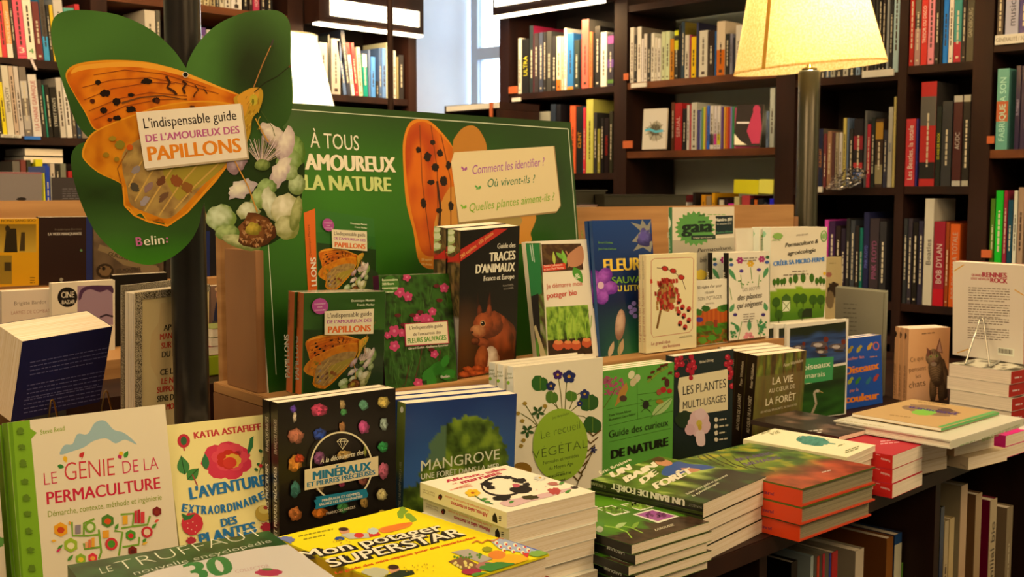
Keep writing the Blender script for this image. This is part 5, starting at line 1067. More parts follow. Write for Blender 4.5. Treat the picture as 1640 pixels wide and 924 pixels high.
c.poly([(736,416),(744,404),(812,366),(736+22,428-60),(812,366)], 'b02020') if 0 else c.poly([(736,400),(794,366),(813,366),(736,419)], 'c02a20')
c.text('280 espèces · 650 photos', (722+16,417-3), (790,375), 7, 'ecb860', bold=.0)
c.text('Guide des', (796,398), (825,396), 8.5, 'e8d8b8', bold=.02); c.text('TRACES', (783,419), (825,415), 15, 'ecdcb8', bold=.05); c.text("D'ANIMAUX", (761,438), (824,434), 15, 'ecdcb8', bold=.05); c.text('France et Europe', (774,450), (823,446), 8.5, 'e8d8b8', bold=.025); c.text('Muriel CHAZEL', (805,459), (822,457), 3, 'b0a088'); c.text('et Luc CHAZEL', (806,464), (822,462), 3, 'b0a088')
s_ = b.side
fs = foliage(['3c3020','5c4c28','2c2418','7c6034'], 7, 1)
s_.full(8, 40, lambda u, v: C('c02a20') if .12+.0 < v-.055 < .16 else (C('9c8c7c') if v > .58 else fs(u*.5, v*2)))
for y, r in ((382,9),(398,8),(372,6)): s_.ell(716,y,13,r,'a8b870',wob=.3,seed=y); s_.ell(722,y,6,r*.6,'d8d8a8'); s_.ell(702,y+6,7,8,'6c7438',wob=.2); s_.ell(701,y+6,3,4,'b0a070')
s_.poly([(695,416),(736,418),(736,404),(695,424-10)], 'c02a20'); s_.text('280 espèces', (697,422), (714,422), 4, 'e8c070'); s_.text('650 photos', (697,429), (714,430), 4, 'e8c070')
b.build('black book with red squirrel and red corner band, third group on the ledge', copies=[(-.003, .0355, .001, 0, 'second squirrel book, behind the front one beside the green panel')])
b = std({'TR':(940,383),'BR':(959,570)}, .012, Z2, row2(.058), w=.165, yaw=-6, lean=10, roll=1, sr=3, page='pagew').shell('e4d2b0', 'd8c8a8'); c = b.front
def gf(u, v): return foliage(['2c1e10','3c2c18','4c4020','5c7424','8c8060'], 6, 11)(u*.5, v)
c.photo([(822,389),(866,389),(878,590),(826,592)], 16, 44, gf)
c.poly([(833,391),(864,389),(868,470),(850,476),(836,440)], '1e6c34'); c.line([(849,392),(853,418)], 1.6, 'b0b8a0'); c.line([(852,390),(856,420)], 1, 'c8ccb0'); c.poly([(846,475),(862,470),(866,540),(857,548),(850,500)], '121010'); c.ell(862,540,7,6,'1a1a1c'); c.poly([(846,524),(858,520),(878,580),(868,584)], 'b09c6c'); c.poly([(830,506),(842,500),(852,514),(838,518)], 'a89c74')
for x in (838,844,850,862): c.leaf(x,572,x-3,540,6,'4c7c24')
fp = foliage(['2c1a10','4c2c18','3c2414','5c4020'], 5, 3)
c.photo([(867,391),(930,390),(934,432),(869,436)], 22, 16, fp); c.poly(smooth([(908,412),(916,402),(932,394),(934,420),(918,428),(910,424)],3), 'b87c54'); c.line([(906,402),(912,412),(910,428)],2,'b87c54'); c.leaf(906,424,900,400,8,'7cb03c'); c.leaf(902,414,890,404,7,'6ca034'); c.leaf(888,424,886,402,5,'b0b848'); c.poly([(869,425),(905,421),(906,431),(870,435)], 'cc3c24')
c.text('Sandra Lefrançois', (871,428), (901,425), 3.6, 'ecc8a8', bold=.01); c.text('et Jean-Paul Thorez', (871,433), (903,430), 3.6, 'ecc8a8', bold=.01); c.leaf(918,428,933,453,14,'4c8c2c'); c.text('&', (921,447), (930,445), 9, 'e0dcb0')
c.text('Je démarre mon', (875,462), (932,457), 8, 'c04434'); c.text('potager bio', (876,478), (924,472), 9.5, 'c43c30', bold=.02)
c.photo([(874,492),(941,488),(949,566),(878,572)], 26, 34, lambda u, v: foliage(['2c3c10','4c6c1c','7c9c2c','a0b840'], 9, 5)(u, v*.4) if v < .66 else foliage(['20140c','3c2818','2c1c10'], 6, 2)(u, v))
for x, y, r in ((894,553,9),(909,553,7),(922,553,8),(939,549,8)): c.ell(x, y, r, r*.95, 'b8502c', wob=.15, seed=x); c.ell(x, y-5, r*.8, r*.4, 'd88048'); c.line([(x,y-7),(x-2,y-30),(x+3,y-52)], 1.4, '94b838'); c.line([(x+1,y-7),(x+7,y-28),(x+8,y-44)], 1.2, '7ca030')
b.build('white-framed kitchen garden book with carrots photo, leaning right of the squirrel')
b = std({'TL':(948,353),'TR':(1043,351),'BL':(962,573)}, .010, Z2, row2(.05), yaw=-6, lean=6, w=.17, gloss='gloss').shell('12305c', '14406c'); c = b.front
c.full(24, 34, lambda u, v: mix(mix(C('153a70'), C('0c1c40'), v*1.6), C('2c6c34'), max(0, (v-.6)*2.6)*min(1,u+.3)))
c.poly([(1012,387),(1026,370),(1010,356),(1026,360),(1028,350),(1036,362),(1044,352),(1040,370),(1046,390),(1042,404),(1030,396),(1014,402),(1024,388)], '8c8470'); c.soft(1032,380,12,14,0,'2c2458','6c60a0',wob=.5); c.ell(1030,378,5,7,'5c4c90',wob=.4)
c.text('FLEURS', (967,435), (1036,431), 21, 'ecc040', bold=.04); c.text('SAUVAGES', (980,454), (1052,451), 11, '78a428', bold=.02); c.text('DU LITTORAL', (981,467), (1048,464), 10, 'e4c840', bold=.03)
[c.soft(962+15*cos(a),457+18*sin(a),13,11,a,'6c2488','b058c0',wob=.1,seed=int(a*9)) for a in (.2,1.46,2.7,3.97,5.2)]; c.ell(962,457,5,6,'dcb0d0'); c.text('Bernard Guédeau', (958,390), (981,390), 3.6, '6c9c34'); c.text('Jean-Yves Kerhoas', (958,400), (987,400), 3.6, '6c9c34')
c.soft(993,520,8,25,.1,'8c6048','d8b08c',wob=.05); c.leaf(975,572,983,546,8,'c0a078'); c.leaf(991,570,998,542,9,'b89468'); c.line([(991,544),(992,572)], .9, '6c8c3c'); c.dots([(1009,492),(1015,486),(1011,500),(1017,506),(1016,496)], 4, '8c74b0')
b.side.text('FLEURS SAUVAGES', (943,440), (941,368), 4, '5c9438', upv=(-4,0))
b.build('blue coastal wildflower book with purple flower, leaning on the oak backboard', copies=[(-.002, .0115, 0, 0, 'blue coastal wildflower book directly behind, only its edge showing')])
b = std({'TL':(1034,408),'TR':(1117,405),'BL':(1036,566),'BR':(1114,556)}, .010, Z2, row2(.012), yaw=-6, lean=2).shell('e8d49c', 'd8c08c'); c = b.front
c.arc(0,0,0,0,0,0,0,'ffffff') if 0 else None
c.line([(1043,418),(1043,534),(1046,540),(1104,532),(1109,526),(1111,415),(1107,412),(1048,414),(1043,418)], .8, 'b04c3c')
c.line([(1052,429),(1066,430),(1080,436),(1092,446),(1098,464)], 1, '5c3818')
for x, y in ((1065,430),(1078,434),(1091,444)): c.ell(x, y, 5.5, 4.2, '6c2c18', rot=.3); c.ell(x, y, 4, 3.2, 'b82c20', rot=.3)
rr = random.Random(5); c.ell(1067,473,15,24,'6c4c1c',wob=.3); c.line([(1058,497),(1052,526)], 3.4, '7c5424')
c.polys([[(x-1.5,y-3.5),(x+2,y-3),(x+2.5,y+3),(x-1,y+4)] for x, y in [(1067+13*rr.gauss(0,.6), 472+24*rr.uniform(-1,1)) for _ in range(120)]], [rr.choice(['b02c20','c03c28','94241a','a87c3c']) for _ in range(120)])
for x, y in ((1088,482),(1093,492),(1103,495),(1087,501),(1095,506),(1103,513),(1089,518),(1097,524)): c.ell(x, y, 3.6, 4.8, 'b83428', rot=.2); c.ell(x-1, y+2.5, 2.4, 2.2, '1c1410')
c.text('Le grand rêve', (1043,553), (1073,549), 5.5, 'a84c4c'); c.text('des floraisons', (1061,558), (1089,554), 5.5, 'a84c4c'); c.text('ANDRÉ DHÔTEL', (1087,542), (1109,538.5), 2.8, '8c7c5c')
b.side.text('Le grand rêve des floraisons', (1033,548), (1031,462), 4, 'a06c4c', upv=(-4,0)); b.side.text('André Dhôtel', (1032,448), (1031,418), 3, '8c7c5c', upv=(-3,0))
b.build('cream book with red seed drawing, on the oak ledge', copies=[(0, .0115, 0, 0, 'cream seed-drawing book directly behind the front one')])
b = std({'TL':(1115,449),'TR':(1165,447),'BL':(1115,555),'BR':(1166,547)}, .008, Z2, row2(.02), yaw=-6, lean=2).shell('e4d4b0', 'e4d4b0'); c = b.front
c.photo([(1114,499),(1166,491),(1167,547),(1114,554)], 20, 22, lambda u, v: mix(C('c8641c'), C('a84414'), abs(sin(u*40))) if v < .42 else (foliage(['2c6c14','4c8c1c','3c5c10'], 6, 3)(u,v) if v < .62 else foliage(['8c3410','b04c14','3c6c18','5c2c10'], 7, 6)(u,v)))
for x, y, k in ((1118,500,'3c6c20'),(1130,494,'2c5c1c'),(1155,494,'4c7c24'),(1161,492,'2c5c18'),(1140,541,'4c8c24'),(1150,530,'3c7c1c'),(1125,545,'5c8c24')): c.ell(x, y, 7, 5, k, wob=.4, seed=x)
c.ell(1120,512,6,4,'3c3480'); c.ell(1136,518,7,4,'6c5c1c'); c.rect(1143,512,1149,524,'8c341c')
c.text("50 règles d'or pour", (1117,463), (1156,459), 5, '3c342c', bold=.005); c.text('réussir', (1129,471), (1144,469), 5.4, '4c443c'); c.text('SON POTAGER', (1118,482), (1156,478), 6.4, '4c443c', bold=-.01); c.text('SERGE SCHALL', (1130,488), (1144,486), 2.4, '4c443c')
b.build('small white garden rules book with orange fence picture, on the ledge')
b = std({'TL':(1168,405),'TR':(1231,402),'BL':(1167,545),'BR':(1232,538)}, .016, Z2, row2(.012), yaw=-6, lean=1).shell('e6d6b4', '15110e'); c = b.front; rr = random.Random(8)
for x, y, r, k in ((1185,417,6,'a02868'),(1220,415,6,'a83068'),(1202,422,6,'dca828'),(1199,540,9,'d88484')): c.flower(x, y, r, 6, k, fat=.7)
for q in ((1167,430,1179,450),(1230,428,1222,446),(1169,500,1176,486),(1228,498,1224,484),(1184,530,1176,518),(1217,530,1226,516),(1200,530,1200,510)): c.leaf(*q, 7, '4c8c54')
for q in ([(1186,440),(1188,462)],[(1202,428),(1204,448)],[(1216,440),(1214,460)],[(1182,545),(1188,515)],[(1218,540),(1212,512)],[(1172,480),(1168,460)]): c.line(q, 1, '5c8c3c')
for x, y, k in ((1187,434,'4c3480'),(1215,432,'4c3480'),(1177,504,'3c2c6c'),(1222,504,'3c2c6c'),(1170,416,'2c5c34'),(1229,412,'2c5c34'),(1171,424,'3c5890'),(1228,420,'3c5890')): c.ell(x, y, 3.4, 2.6, k, wob=.5)
c.dots([(1182+rr.random()*36, 448+rr.random()*8) for _ in range(10)], 1.2, '5c9444'); c.dots([(1170+rr.random()*12, 516+rr.random()*24) for _ in range(16)]+[(1214+rr.random()*14, 512+rr.random()*24) for _ in range(16)], 1.8, '3c8448')
c.text('Les secrets', (1189,467), (1217,463), 9, '2c241c', shear=.25, bold=-.02); c.text('des plantes', (1181,481), (1220,476), 9, '241c18', shear=.25, bold=.01); c.text('qui soignent', (1180,494), (1221,488), 9, '241c18', shear=.25, bold=.01)
c.scrib(1190,413,1212,2,4,'6c5c4c',w=1.4,sl=-.05); c.scrib(1190,503,1208,4,4,'7c6c5c',w=1.2,sl=-.08,seed=2)
b.side.text('qui soignent', (1162,498), (1161,435), 5, 'd8c8a4', shear=.2, upv=(-5,0))
b.build('white book of healing plants with flower wreath and black spine, on the ledge', copies=[(-.006, .042, 0, 0, 'second white healing plants book behind, its black spine showing')])
b = std({'TL':(1233,364),'TR':(1327,363.5),'EL':(1234,510),'ER':(1319,508)}, .024, Z2, row2(.035), yaw=-8, lean=1, sl=2, roll=-1, sr=3, page='pagew').shell('e8d6b0', 'd8d0b0'); c = b.front
c.photo([(1233,457),(1324,456),(1319,508),(1233,516)], 24, 16, lambda u, v: mix(C('8cac1c'), C('4c7814'), v*1.2) if v > .06+.10*(2*u-1)**2 else C('e8d6b0'))
for x, y, h in ((1240,455,10),(1246,454,11),(1252,454,9),(1266,452,10),(1274,450,14),(1286,449,14),(1300,449,13),(1308,453,10),(1314,452,11),(1319,453,9),(1256,453,10)): c.ell(x, y-h*.3, h*.3, h*.55, '3c6814'); c.line([(x,y),(x,y+5)], 1, '2c3c10')
c.poly([(1252,488),(1252,476),(1259,470),(1266,476),(1266,488)], '3c5c1c'); c.poly([(1253,488),(1253,482),(1265,482),(1265,498),(1253,499)], 'dcd8a8'); c.line([(1253,498),(1265,483)], 1, '4c6c1c'); c.line([(1253,483),(1265,498)], 1, '4c6c1c')
for x, y in ((1243,484),(1276,478),(1286,478),(1302,480),(1314,480),(1247,504),(1284,502)): c.ell(x, y, 6.5, 8, '34580f', wob=.1); c.line([(x,y+4),(x,y+14)], 1, '24340c')
c.poly([(1284,500),(1290,494),(1300,494),(1300,508),(1284,508)], '1e2c10'); c.ell(1320,438,2.4,2.8,'e8b428'); c.text('Permaculture &', (1257,396), (1310,389), 7, '241c14', shear=.2, bold=.02); c.text('agroécologie', (1261,409), (1306,403), 7, '241c14', shear=.2, bold=.02)
c.text('CRÉER SA MICRO-FERME', (1238,426), (1321,418), 7.6, '3c7cb8', bold=.04); c.scrib(1268,434,1300,1,5,'6c5c4c',w=1.4,sl=-.05); c.scrib(1254,440,1308,1,5,'6c5c4c',w=1.5,sl=-.05); c.text('LINDA BEDOUET', (1275,378), (1294,376), 2.6, '4c443c'); c.arc(1319,378,4.5,8.5,0,360,1.4,'6ca044'); c.ell(1319,378,2.8,4.5,'8cb45c'); c.ell(1245,378,8,5,'8cb050',wob=.4); c.scrib(1236,384,1254,1,3,'6ca044',w=1.2)
b.side.ell(1221,375,6,5,'8cb88c',wob=.3); b.side.text('LINDA BEDOUET', (1223,402), (1222,386), 3.4, '6c9c54', upv=(-3.4,0))
b.build('white micro-farm book with green field and barn, on the ledge', copies=[(-.005, .030, .0, 0, 'second micro-farm book behind the barn cover, pages showing')])
b = std({'TL':(1077,332),'TR':(1176,331),'BL':(1078,566)}, .012, Z2, row2(.09), yaw=-6, lean=4, w=.21, page='pagew').shell('dcc8a4', '3c7448'); c = b.front
c.photo([(1077,385),(1177,380),(1179,440),(1077,470)], 10, 12, lambda u, v: mix(C('b8a888'), C('948a74'), v))
lf = [(1113+30*cos(a)*(1+.10*sin(a*22)), 366+26*sin(a)*(1+.10*sin(a*22))) for a in [i*2*pi/80 for i in range(80)]]; c.poly(lf, '5c9444')
c.text('gaïa', (1091,373), (1142,371), 21, '16281c', bold=.05); c.text('petit', (1119,346), (1129,345.5), 3.8, '16281c', bold=.01); c.poly([(1107,377),(1146,376),(1146,383),(1107,384)], '1c3428'); c.text("S'engager pour la planète !", (1110,382), (1142,381), 2.6, 'd8c8a0')
c.poly([(1146,346),(1174,345),(1174,374),(1146,376)], '16282a'); c.text('Numéro #01', (1146,354.5), (1172,353.5), 5.4, 'e4d8b8', bold=.04); c.text('1er semestre 2018', (1148,360), (1171,359), 2.8, 'd8ccac'); c.text('Rustica éditions', (1147,374), (1173,372), 3.6, '5c9c64', shear=.2); c.scrib(1133,343,1172,1,3,'8cac5c',w=1.2)
c.text('Permaculture,', (1117,404), (1172,399), 6.4, '2c241c', shear=.2, bold=.01); c.text('bio', (1121,420), (1131,419), 8, '2c241c', shear=.2, bold=.01); c.ell(1122,440,10,8,'d8b438',wob=.3)
b.side.leaf(1071,367,1071,346,7,'e0dcc0'); b.side.text('1er semestre 2018', (1074,404), (1072,372), 3.4, 'c8d8b0', upv=(-3.4,0))
b.build('tall magazine with green spine and green leaf emblem, at the back of the ledge')
# white-paged books between
p = fit({'TL':(1180,366),'TR':(1208,365)}, zb=Z2, yl=row2(.075), yaw=-6, lean=1, w=.07)
b = Book(p, .03, spine='R', page='pagew').shell('dccaa8', 'dccaa8'); b.build('thick white-paged book standing between the leaf-emblem magazine and the micro-farm books')
# ------------------------------------------------------------------ standing books right of the oak stand
b = std({'TL':(1260,521),'TR':(1360,509),'BR':(1354,664),'BL':(1258,676)}, .009, Z1, None, yaw=-8, lean=3, sy=8, page='pagew', gloss='gloss').shell('e4d6b8', 'e4d6b8'); c = b.front
def lake(u, v):
    t = mix(C('1c2c4c'), C('34507c'), .5+nz(u*3, v*22, 1)*1.3); return mix(C('1c2410'), t, min(1, max(0, (v-.16-.1*nz(u*5,2))*9)))
c.photo([(1265,526),(1355,515),(1355,580),(1264,596)], 26, 26, lake)
for x, y, s_ in ((1312,552,1.2),(1341,555,1.1),(1280,556,.8),(1316,563,.8)):
    c.ell(x, y, 12*s_, 4.5*s_, '5c4c48', wob=.3, seed=x); c.ell(x-2, y+.5, 6*s_, 2.6*s_, 'b8a898', wob=.4); c.ell(x+9*s_, y-7*s_, 3.4*s_, 4*s_, '6c2414'); c.ell(x+2*s_, y+7, 8*s_, 2, '2c2420', wob=.4)
c.photo([(1256,598),(1355,582),(1352,662),(1256,676)], 30, 24, lambda u, v: mix(mix(C('1c3c14'), C('2f5c1c'), .5+nz(u*4,v*9,3)), C('0c1a0a'), .8*max(0, 1-abs(v-.35)*5)))
c.line([(1355,583),(1256,599)], 2, 'e4d6b8')
c.poly([(1255,577),(1335,571),(1333,608),(1255,620)], '3c9450'); c.text('Les oiseaux', (1262,597), (1330,586.5), 10, 'e4dcb4', bold=.02); c.text('des marais', (1268,609), (1321,602), 8.5, 'dcd8ac', bold=.01); c.scrib(1290,614,1303,1,2,'d8d8a8',w=1,sl=-.12)
c.line([(1294,680),(1302,658),(1307,646),(1304,630),(1305,626)], 3.5, 'a89470'); c.line([(1306,645),(1303,630),(1308,626)], 2.4, 'b8a888'); c.ell(1309,626,4,2.4,'c0b090'); c.line([(1311,626),(1318,629)], 1.4, 'a89050')
b.build('white-framed marsh bird book with ducks and heron, standing right of the forest book', copies=[(-.024, .010, 0, 0, 'white-framed marsh bird book, second, its edge left of the duck cover'), (-.046, .020, 0, 0, 'white-framed marsh bird book, third, farthest behind and left')])
b = std({'TR':(1411.6,536),'BR':(1413,645),'TL':(1352,543),'BL':(1356,656)}, .018, Z1, None, yaw=-10, lean=1, page='pagew').shell('1c4c9c', '1c4c9c'); c = b.front; c.bg('1c4c9c')
c.ell(1403,554,5,7,'c05c50'); c.ell(1403,554,3.4,5,'1c4c9c'); c.text('Identifier les', (1349,579), (1384,573), 5, 'dc7c20', bold=.01); c.text('Oiseaux', (1351,601), (1408,590), 13, 'e07c1c', bold=.05); c.text('par la', (1361,628), (1375,626), 5.4, 'dc7c20', bold=.01); c.text('couleur', (1353,646), (1408,638), 13, 'e07c1c', bold=.05)
for x, y, k in ((1362,561,'9c8424'),(1376,560,'a89430'),(1393,556,'c89430'),(1362,611,'a0a028'),(1374,611,'3c7c2c'),(1391,611,'2c6c7c'),(1403,606,'a83c30')): c.leaf(x-4, y+5, x+3, y-7, 6, k); c.ell(x+2.4, y-5, 2.4, 2.4, k)
c.scrib(1393,571,1408,1,3,'d88c3c',w=1.4,sl=-.1); c.scrib(1377,652,1404,1,3,'b8a890',w=1.2,sl=-.1)
b.build('blue bird identification book with orange title, right of the marsh bird books', copies=[(0, .019, .001, 0, 'second blue bird book directly behind')])
b = std({'TL':(1322,413),'TR':(1345,414),'BR':(1350,515)}, .02, TZ+.14, None, yaw=-8, lean=5, w=.13, h=.215).shell('d8b878', 'c8a868'); c = b.front
c.ell(1335,464,10,12,'3c2c1c',wob=.4); c.ell(1329,480,7,14,'8c7048',wob=.3); c.scrib(1328,421,1342,1,2,'a0844c',w=1.2); c.ell(1327,440,5,4,'b86c54',wob=.5)
o3 = b.build('beige book with a dark figure, half hidden right of the micro-farm book')
box('book_riser', (o3[0].location.x-.01, o3[0].location.x+.15, o3[0].location.y-.012, o3[0].location.y+.09, TZ+.0005, TZ+.1395), 'oak', label='small oak block raising the beige book, hidden behind the marsh bird books', cat='riser')
b = std({'TL':(1338,461),'TR':(1421,469),'BR':(1413,640)}, .016, Z1+.0, None, yaw=-104, sy=5, lean=2, h=.30, hard=True, spine='R').shell('8c8468', '948c70'); c = b.front; c.bg('8c8468'); c.line([(1416,470),(1409,640)], 1.4, '6c6650')
c.scrib(1351,486,1372,8,7,'5c5644',w=1.2,sl=.06)
b.build('grey-green hardback showing its back cover, tall, behind the bird books')
sp2 = b
b = std({'TL':(1455,530),'TR':(1523,521),'BL':(1453,641),'BR':(1516,643)}, .017, Z1, None, yaw=-12, sy=8, lean=2, page='pagew').shell('d49c64', 'c08c5c'); c = b.front
c.full(16, 22, lambda u, v: mix(mix(C('dca46c'), C('b87440'), u*.7+v*.2), C('e0a878'), max(0, 1-math.hypot(u-.3, v-.9)*2)))
S = c.soft
S(1510,605,9,34,-.1,'2c1a0e','6c4a2c'); S(1494,622,6,24,0,'3c2616','7c5a38',wob=.1); S(1508,626,6,22,0,'2c1a0e','5c4026',wob=.1); S(1499,594,12,26,-.12,'3c2616','8c6a44',wob=.1,seed=3); S(1495,573,12.5,14,-.1,'4c3420','a07c54',wob=.06,seed=5); c.poly([(1485,572),(1484,556),(1494,565)],'7c4834'); c.poly([(1498,563),(1505,540),(1510,566)],'7c4c34'); c.poly([(1501,562),(1505,546),(1508,564)],'b07c60')
for i in range(12): c.line([(1488+i*.8,590+i*4),(1498+i*.3,586+i*4),(1510,592+i*3.6)], .7, '3a2616')
for i in range(4): c.line([(1489+i*4,562),(1490+i*3.4,568)], 1, '2c1c10')
c.ell(1490.5,571,2.2,1.8,'8c9444'); c.ell(1500,570,2.2,1.8,'8c9444'); c.ell(1490.5,571,.9,1.3,'0c0806'); c.ell(1500,570,.9,1.3,'0c0806'); c.ell(1494.5,579,2,1.4,'7c4438'); c.ell(1495,583,5,3.4,'94785c')
c.text('Ce que', (1458,580), (1479,576), 8, '4c3420', bold=-.012); c.text('pensent', (1456,596), (1483,592), 8, '4c3420', bold=-.012); c.text('les', (1467,606), (1475,604), 7, '4c3420', bold=-.012); c.text('chats', (1456,622), (1482,617), 11, '4c3420', bold=-.012); c.text('Jessica', (1462,638), (1472,637), 3, '4c3420') if 0 else None; c.scrib(1476,534,1504,1,3,'5c4028',w=1.2,sl=-.1)
b.side.ell(1449,538,3,5,'1c120c',wob=.5); b.side.text('Ce que pensent les chats', (1449,637), (1450,586), 3.6, '5c4028', upv=(-3.6,0))
b.build('peach cat book with tabby cat, front one of three beside the bird books', copies=[(-.002, .018, 0, 0, 'peach cat book, middle spine of three'), (-.004, .036, 0, 0, 'peach cat book, leftmost spine of three')])
# white back cover on its wire easel, upon a stack
ZR = .925
p = fit({'TL':(1620,595),'TR':(1520,582)}, zb=ZR, yaw=84, sy=8, lean=90, sl=.3, sr=.05, sz=.001, h=.23)
b = Book(p, .0305, page='pagew').shell('d8c8a8', 'b01c14'); b.front.full(16, 12, lambda u, v: mix(C('c8b894'), C('3c3420'), 1 if fbm(u*5,v*5,3) > .15 else 0)); b.front.scrib(1540,590,1610,3,4,'a02830',w=2,sl=.1); b.side.scrib(1625,604,1640,1,3,'d8b8a8',w=2.5,sl=-.15)
b.build('thick white-paged book with red spine, top of the stack under the easel', copies=[(.004, .031, 0, 0, 'thick white-paged red-spined book, second from top under the easel'), (-.006, .062, .003, 0, 'thick white-paged red-spined book, third from top under the easel'), (-.004, .093, 0, 0, 'thick white-paged red-spined book at the bottom of the stack')])
b = std({'TL':(1527,419),'TR':(1640,425),'BL':(1525,567),'BR':(1640,584)}, .03, ZR+.0012, None, yaw=-96, sy=8, lean=2, sl=5, spine='R', page='pagew').shell('e0ccac', 'b82c2c', 'c83838'); c = b.front
c.line([(1528,434),(1544,424)], 1.6, 'd89c28'); c.line([(1625,464),(1640,473)], 1.6, 'd89c28'); c.line([(1533,565),(1551,559)], 1.6, 'd89c28')
c.text('QUAND', (1556,442), (1572,443), 4, 'a8283c', bold=.04); c.text('RENNES', (1573,443.5), (1613,445), 8, 'a8283c', bold=.05); c.text("S'EST RÉVÉLÉE", (1555,447.5), (1585,449), 3.4, 'a8283c', bold=.03); c.text('ROCK', (1586,452), (1614,454), 8, 'a8283c', bold=.05)
c.scrib(1551,460,1617,6,4,'5c4c40',w=1.1,sl=.045,seed=1); c.scrib(1551,486,1617,6,4,'5c4c40',w=1.1,sl=.05,seed=2); c.scrib(1551,508,1616,3,4,'5c4c40',w=1.1,sl=.06,seed=3); c.scrib(1550,524,1616,5,4,'5c4c40',w=1.1,sl=.07,seed=4)
c.poly([(1598,556),(1625,559),(1624,571),(1598,568)], 'e8dcc4')
for i in range(12): c.line([(1600+i*1.9,557.4+i*.25),(1600+i*1.9,565+i*.25)], .9 if i%3 else 1.4, '241c18')
o = b.build('white book showing its back cover with red heading, upright on the wire easel')
def at(cv, x, y, off=0.): u, v = cv.L(x, y); return cv.O+cv.U*u+cv.V*v+cv.N.normalized()*off
ez = empty('wire_easel', at(c, 1566, 583, .02), 'chrome wire easel holding the white back cover upright', 'easel'); o_ = ez.location.copy()
zf = ZR+.003
q = lambda P: tuple(P-o_)
P1 = onz(1546, 583, zf); P2 = at(c, 1574, 512, .012); P2b = at(c, 1580, 511, .012); P3 = onz(1585, 587, zf)
tube('wire_loop', [q(P1), q(P1+(P2-P1)*.5), q(P2), q((P2+P2b)/2+Vector((0,0,.004))), q(P2b), q(P3)], .0023, 'steel', ez)
P4 = onz(1604, 577, zf); tube('wire_foot', [q(P3), q(P4)], .0023, 'steel', ez); tube('wire_foot', [q(P1), q(onz(1560, 577, zf))], .0023, 'steel', ez)

# ------------------------------------------------------------------ flat stacks along the table edge
JT = [(0,0,0,0),(.004,-.003,0,0),(-.005,.004,0,0),(.003,.006,0,0),(-.003,-.002,0,0),(.002,.003,0,0),(-.002,0,0,0),(.001,.001,0,0)]
def stack(b, lab, labs, jit=1., yawj=1.5):
    """copies of a lying book below it: local y is down"""
    rr = random.Random(int(b.w*1e4)); root = b.build(lab)[0]; root['group'] = 'stack of the '+lab.split(',')[0]
    for i, l in enumerate(labs, 1):
        r = root.copy(); COL.objects.link(r); dx, dz = (rr.random()-.5)*.010*jit, (rr.random()-.5)*.010*jit
        r.matrix_world = b.mw @ Matrix.Translation((dx, i*(b.t+.0003), dz)) @ Matrix.Rotation(R((rr.random()-.5)*yawj), 4, 'Y'); r['label'] = l
        for ch in root.children: q = ch.copy(); COL.objects.link(q); q.parent = r
# orange novels
b = flatb({'BL':(1284,783),'BR':(1402,747)}, .0281, TZ+.0858, yaw=-4, sy=3, h=.245, hard=True, page='paged', gloss='gloss').shell('4c5c14', 'd84018', 'd84018'); c = b.front
def autumn(u, v):
    t = fbm(u*6, v*6, 2)*.8+.5; g = mix(mix(C('14240c'), C('3c6c14'), t*1.4), C('b0a020'), (t-.62)*2.2)
    d = math.hypot((u-.35)/.3, (v-.35)/.25); g = mix(C('8c9c1c'), g, min(1, d)); r = mix(C('6c1c10'), C('c04c28'), t)
    return mix(g, r, max(0, min(1, (v-.62+.15*nz(u*4,v*4))*7)))
c.full(50, 60, autumn); 
for k in range(6): c.line([(1085+k*22,722+k*2),(1120+k*18,734+k*3),(1140+k*20,745+k*2)], 1.4, '24300c')
for i, (x, y) in enumerate(((1178,731),(1184,737),(1190,743))): c.tri(('TISANES','DES FORETS','DE FRANCE')[i], (x-30,y+6), (x+58,y+2), (x-36,y+2.5), '5c3870', bold=.03) if 0 else None
c.tri('300 PLANTES', (1180,739), (1240,727), (1172,735.5), '5c3c70', bold=.04); c.tri('SAUVAGES', (1196,746), (1252,734), (1188,742), '5c3c70', bold=.04); c.tri('Flammarion', (1318,757), (1337,751), (1316,755), 'd8c8b0', bold=.02) if 0 else c.scrib(1316,756,1336,1,2,'d8c8b0',w=1.6,sl=-.25)
b.side.text('JAUNES', (1240,790), (1222,786), 4.5, '6c2040', bold=.03, upv=(0,4.5))
stack(b, 'thick orange-spined book with autumn forest cover, top of its stack of three', ['thick orange-spined book, middle of the stack of three', 'thick orange-spined book at the bottom of its stack'], 1.)
# forest bath
b = flatb({'BL':(1130,806),'TL':(943,768),'BR':(1223,766),'TR':(1060,728)}, .0222, TZ+.0896, yaw=4, page='page', gloss='gloss').shell('1c2410', '15180e'); c = b.front
def fb(u, v):
    t = fbm(u*7, v*3, 5)*.9+.5; g = mix(mix(C('1c2c0a'), C('5c7c1c'), t*1.4), C('b8c45c'), (t-.62)*2.4); d = mix(C('161712'), C('2c4c1c'), max(0, t-.55)*2.5)
    return mix(g, d, max(0, min(1, (v-.55+.2*(u-.5))*5)))
c.full(40, 50, fb)
c.poly(smooth([(1060,760),(1066,747),(1085,739),(1104,743),(1130,744),(1148,747),(1130,752),(1100,756),(1082,762)],4), '284c8c'); c.ell(1063,741,14,5,'c8845c',rot=.1); c.ell(1052,735,13,4,'4c2414',rot=.15,wob=.2); c.poly(smooth([(1090,750),(1112,750),(1122,753),(1104,757)],3),'c4845c'); c.ell(1100,731,22,5,'c8301c',rot=.05)
E = 'e8d8b4'
c.tri('UN', (980,766), (1013,751), (975,757), E, bold=.07); c.tri('BAIN', (1003,773), (1054,746), (996,765), E, bold=.07); c.tri('DE', (1029,776), (1055,758), (1022,768), E, bold=.07); c.tri('FORÊT', (1051,784), (1112,756), (1043,775), E, bold=.07)
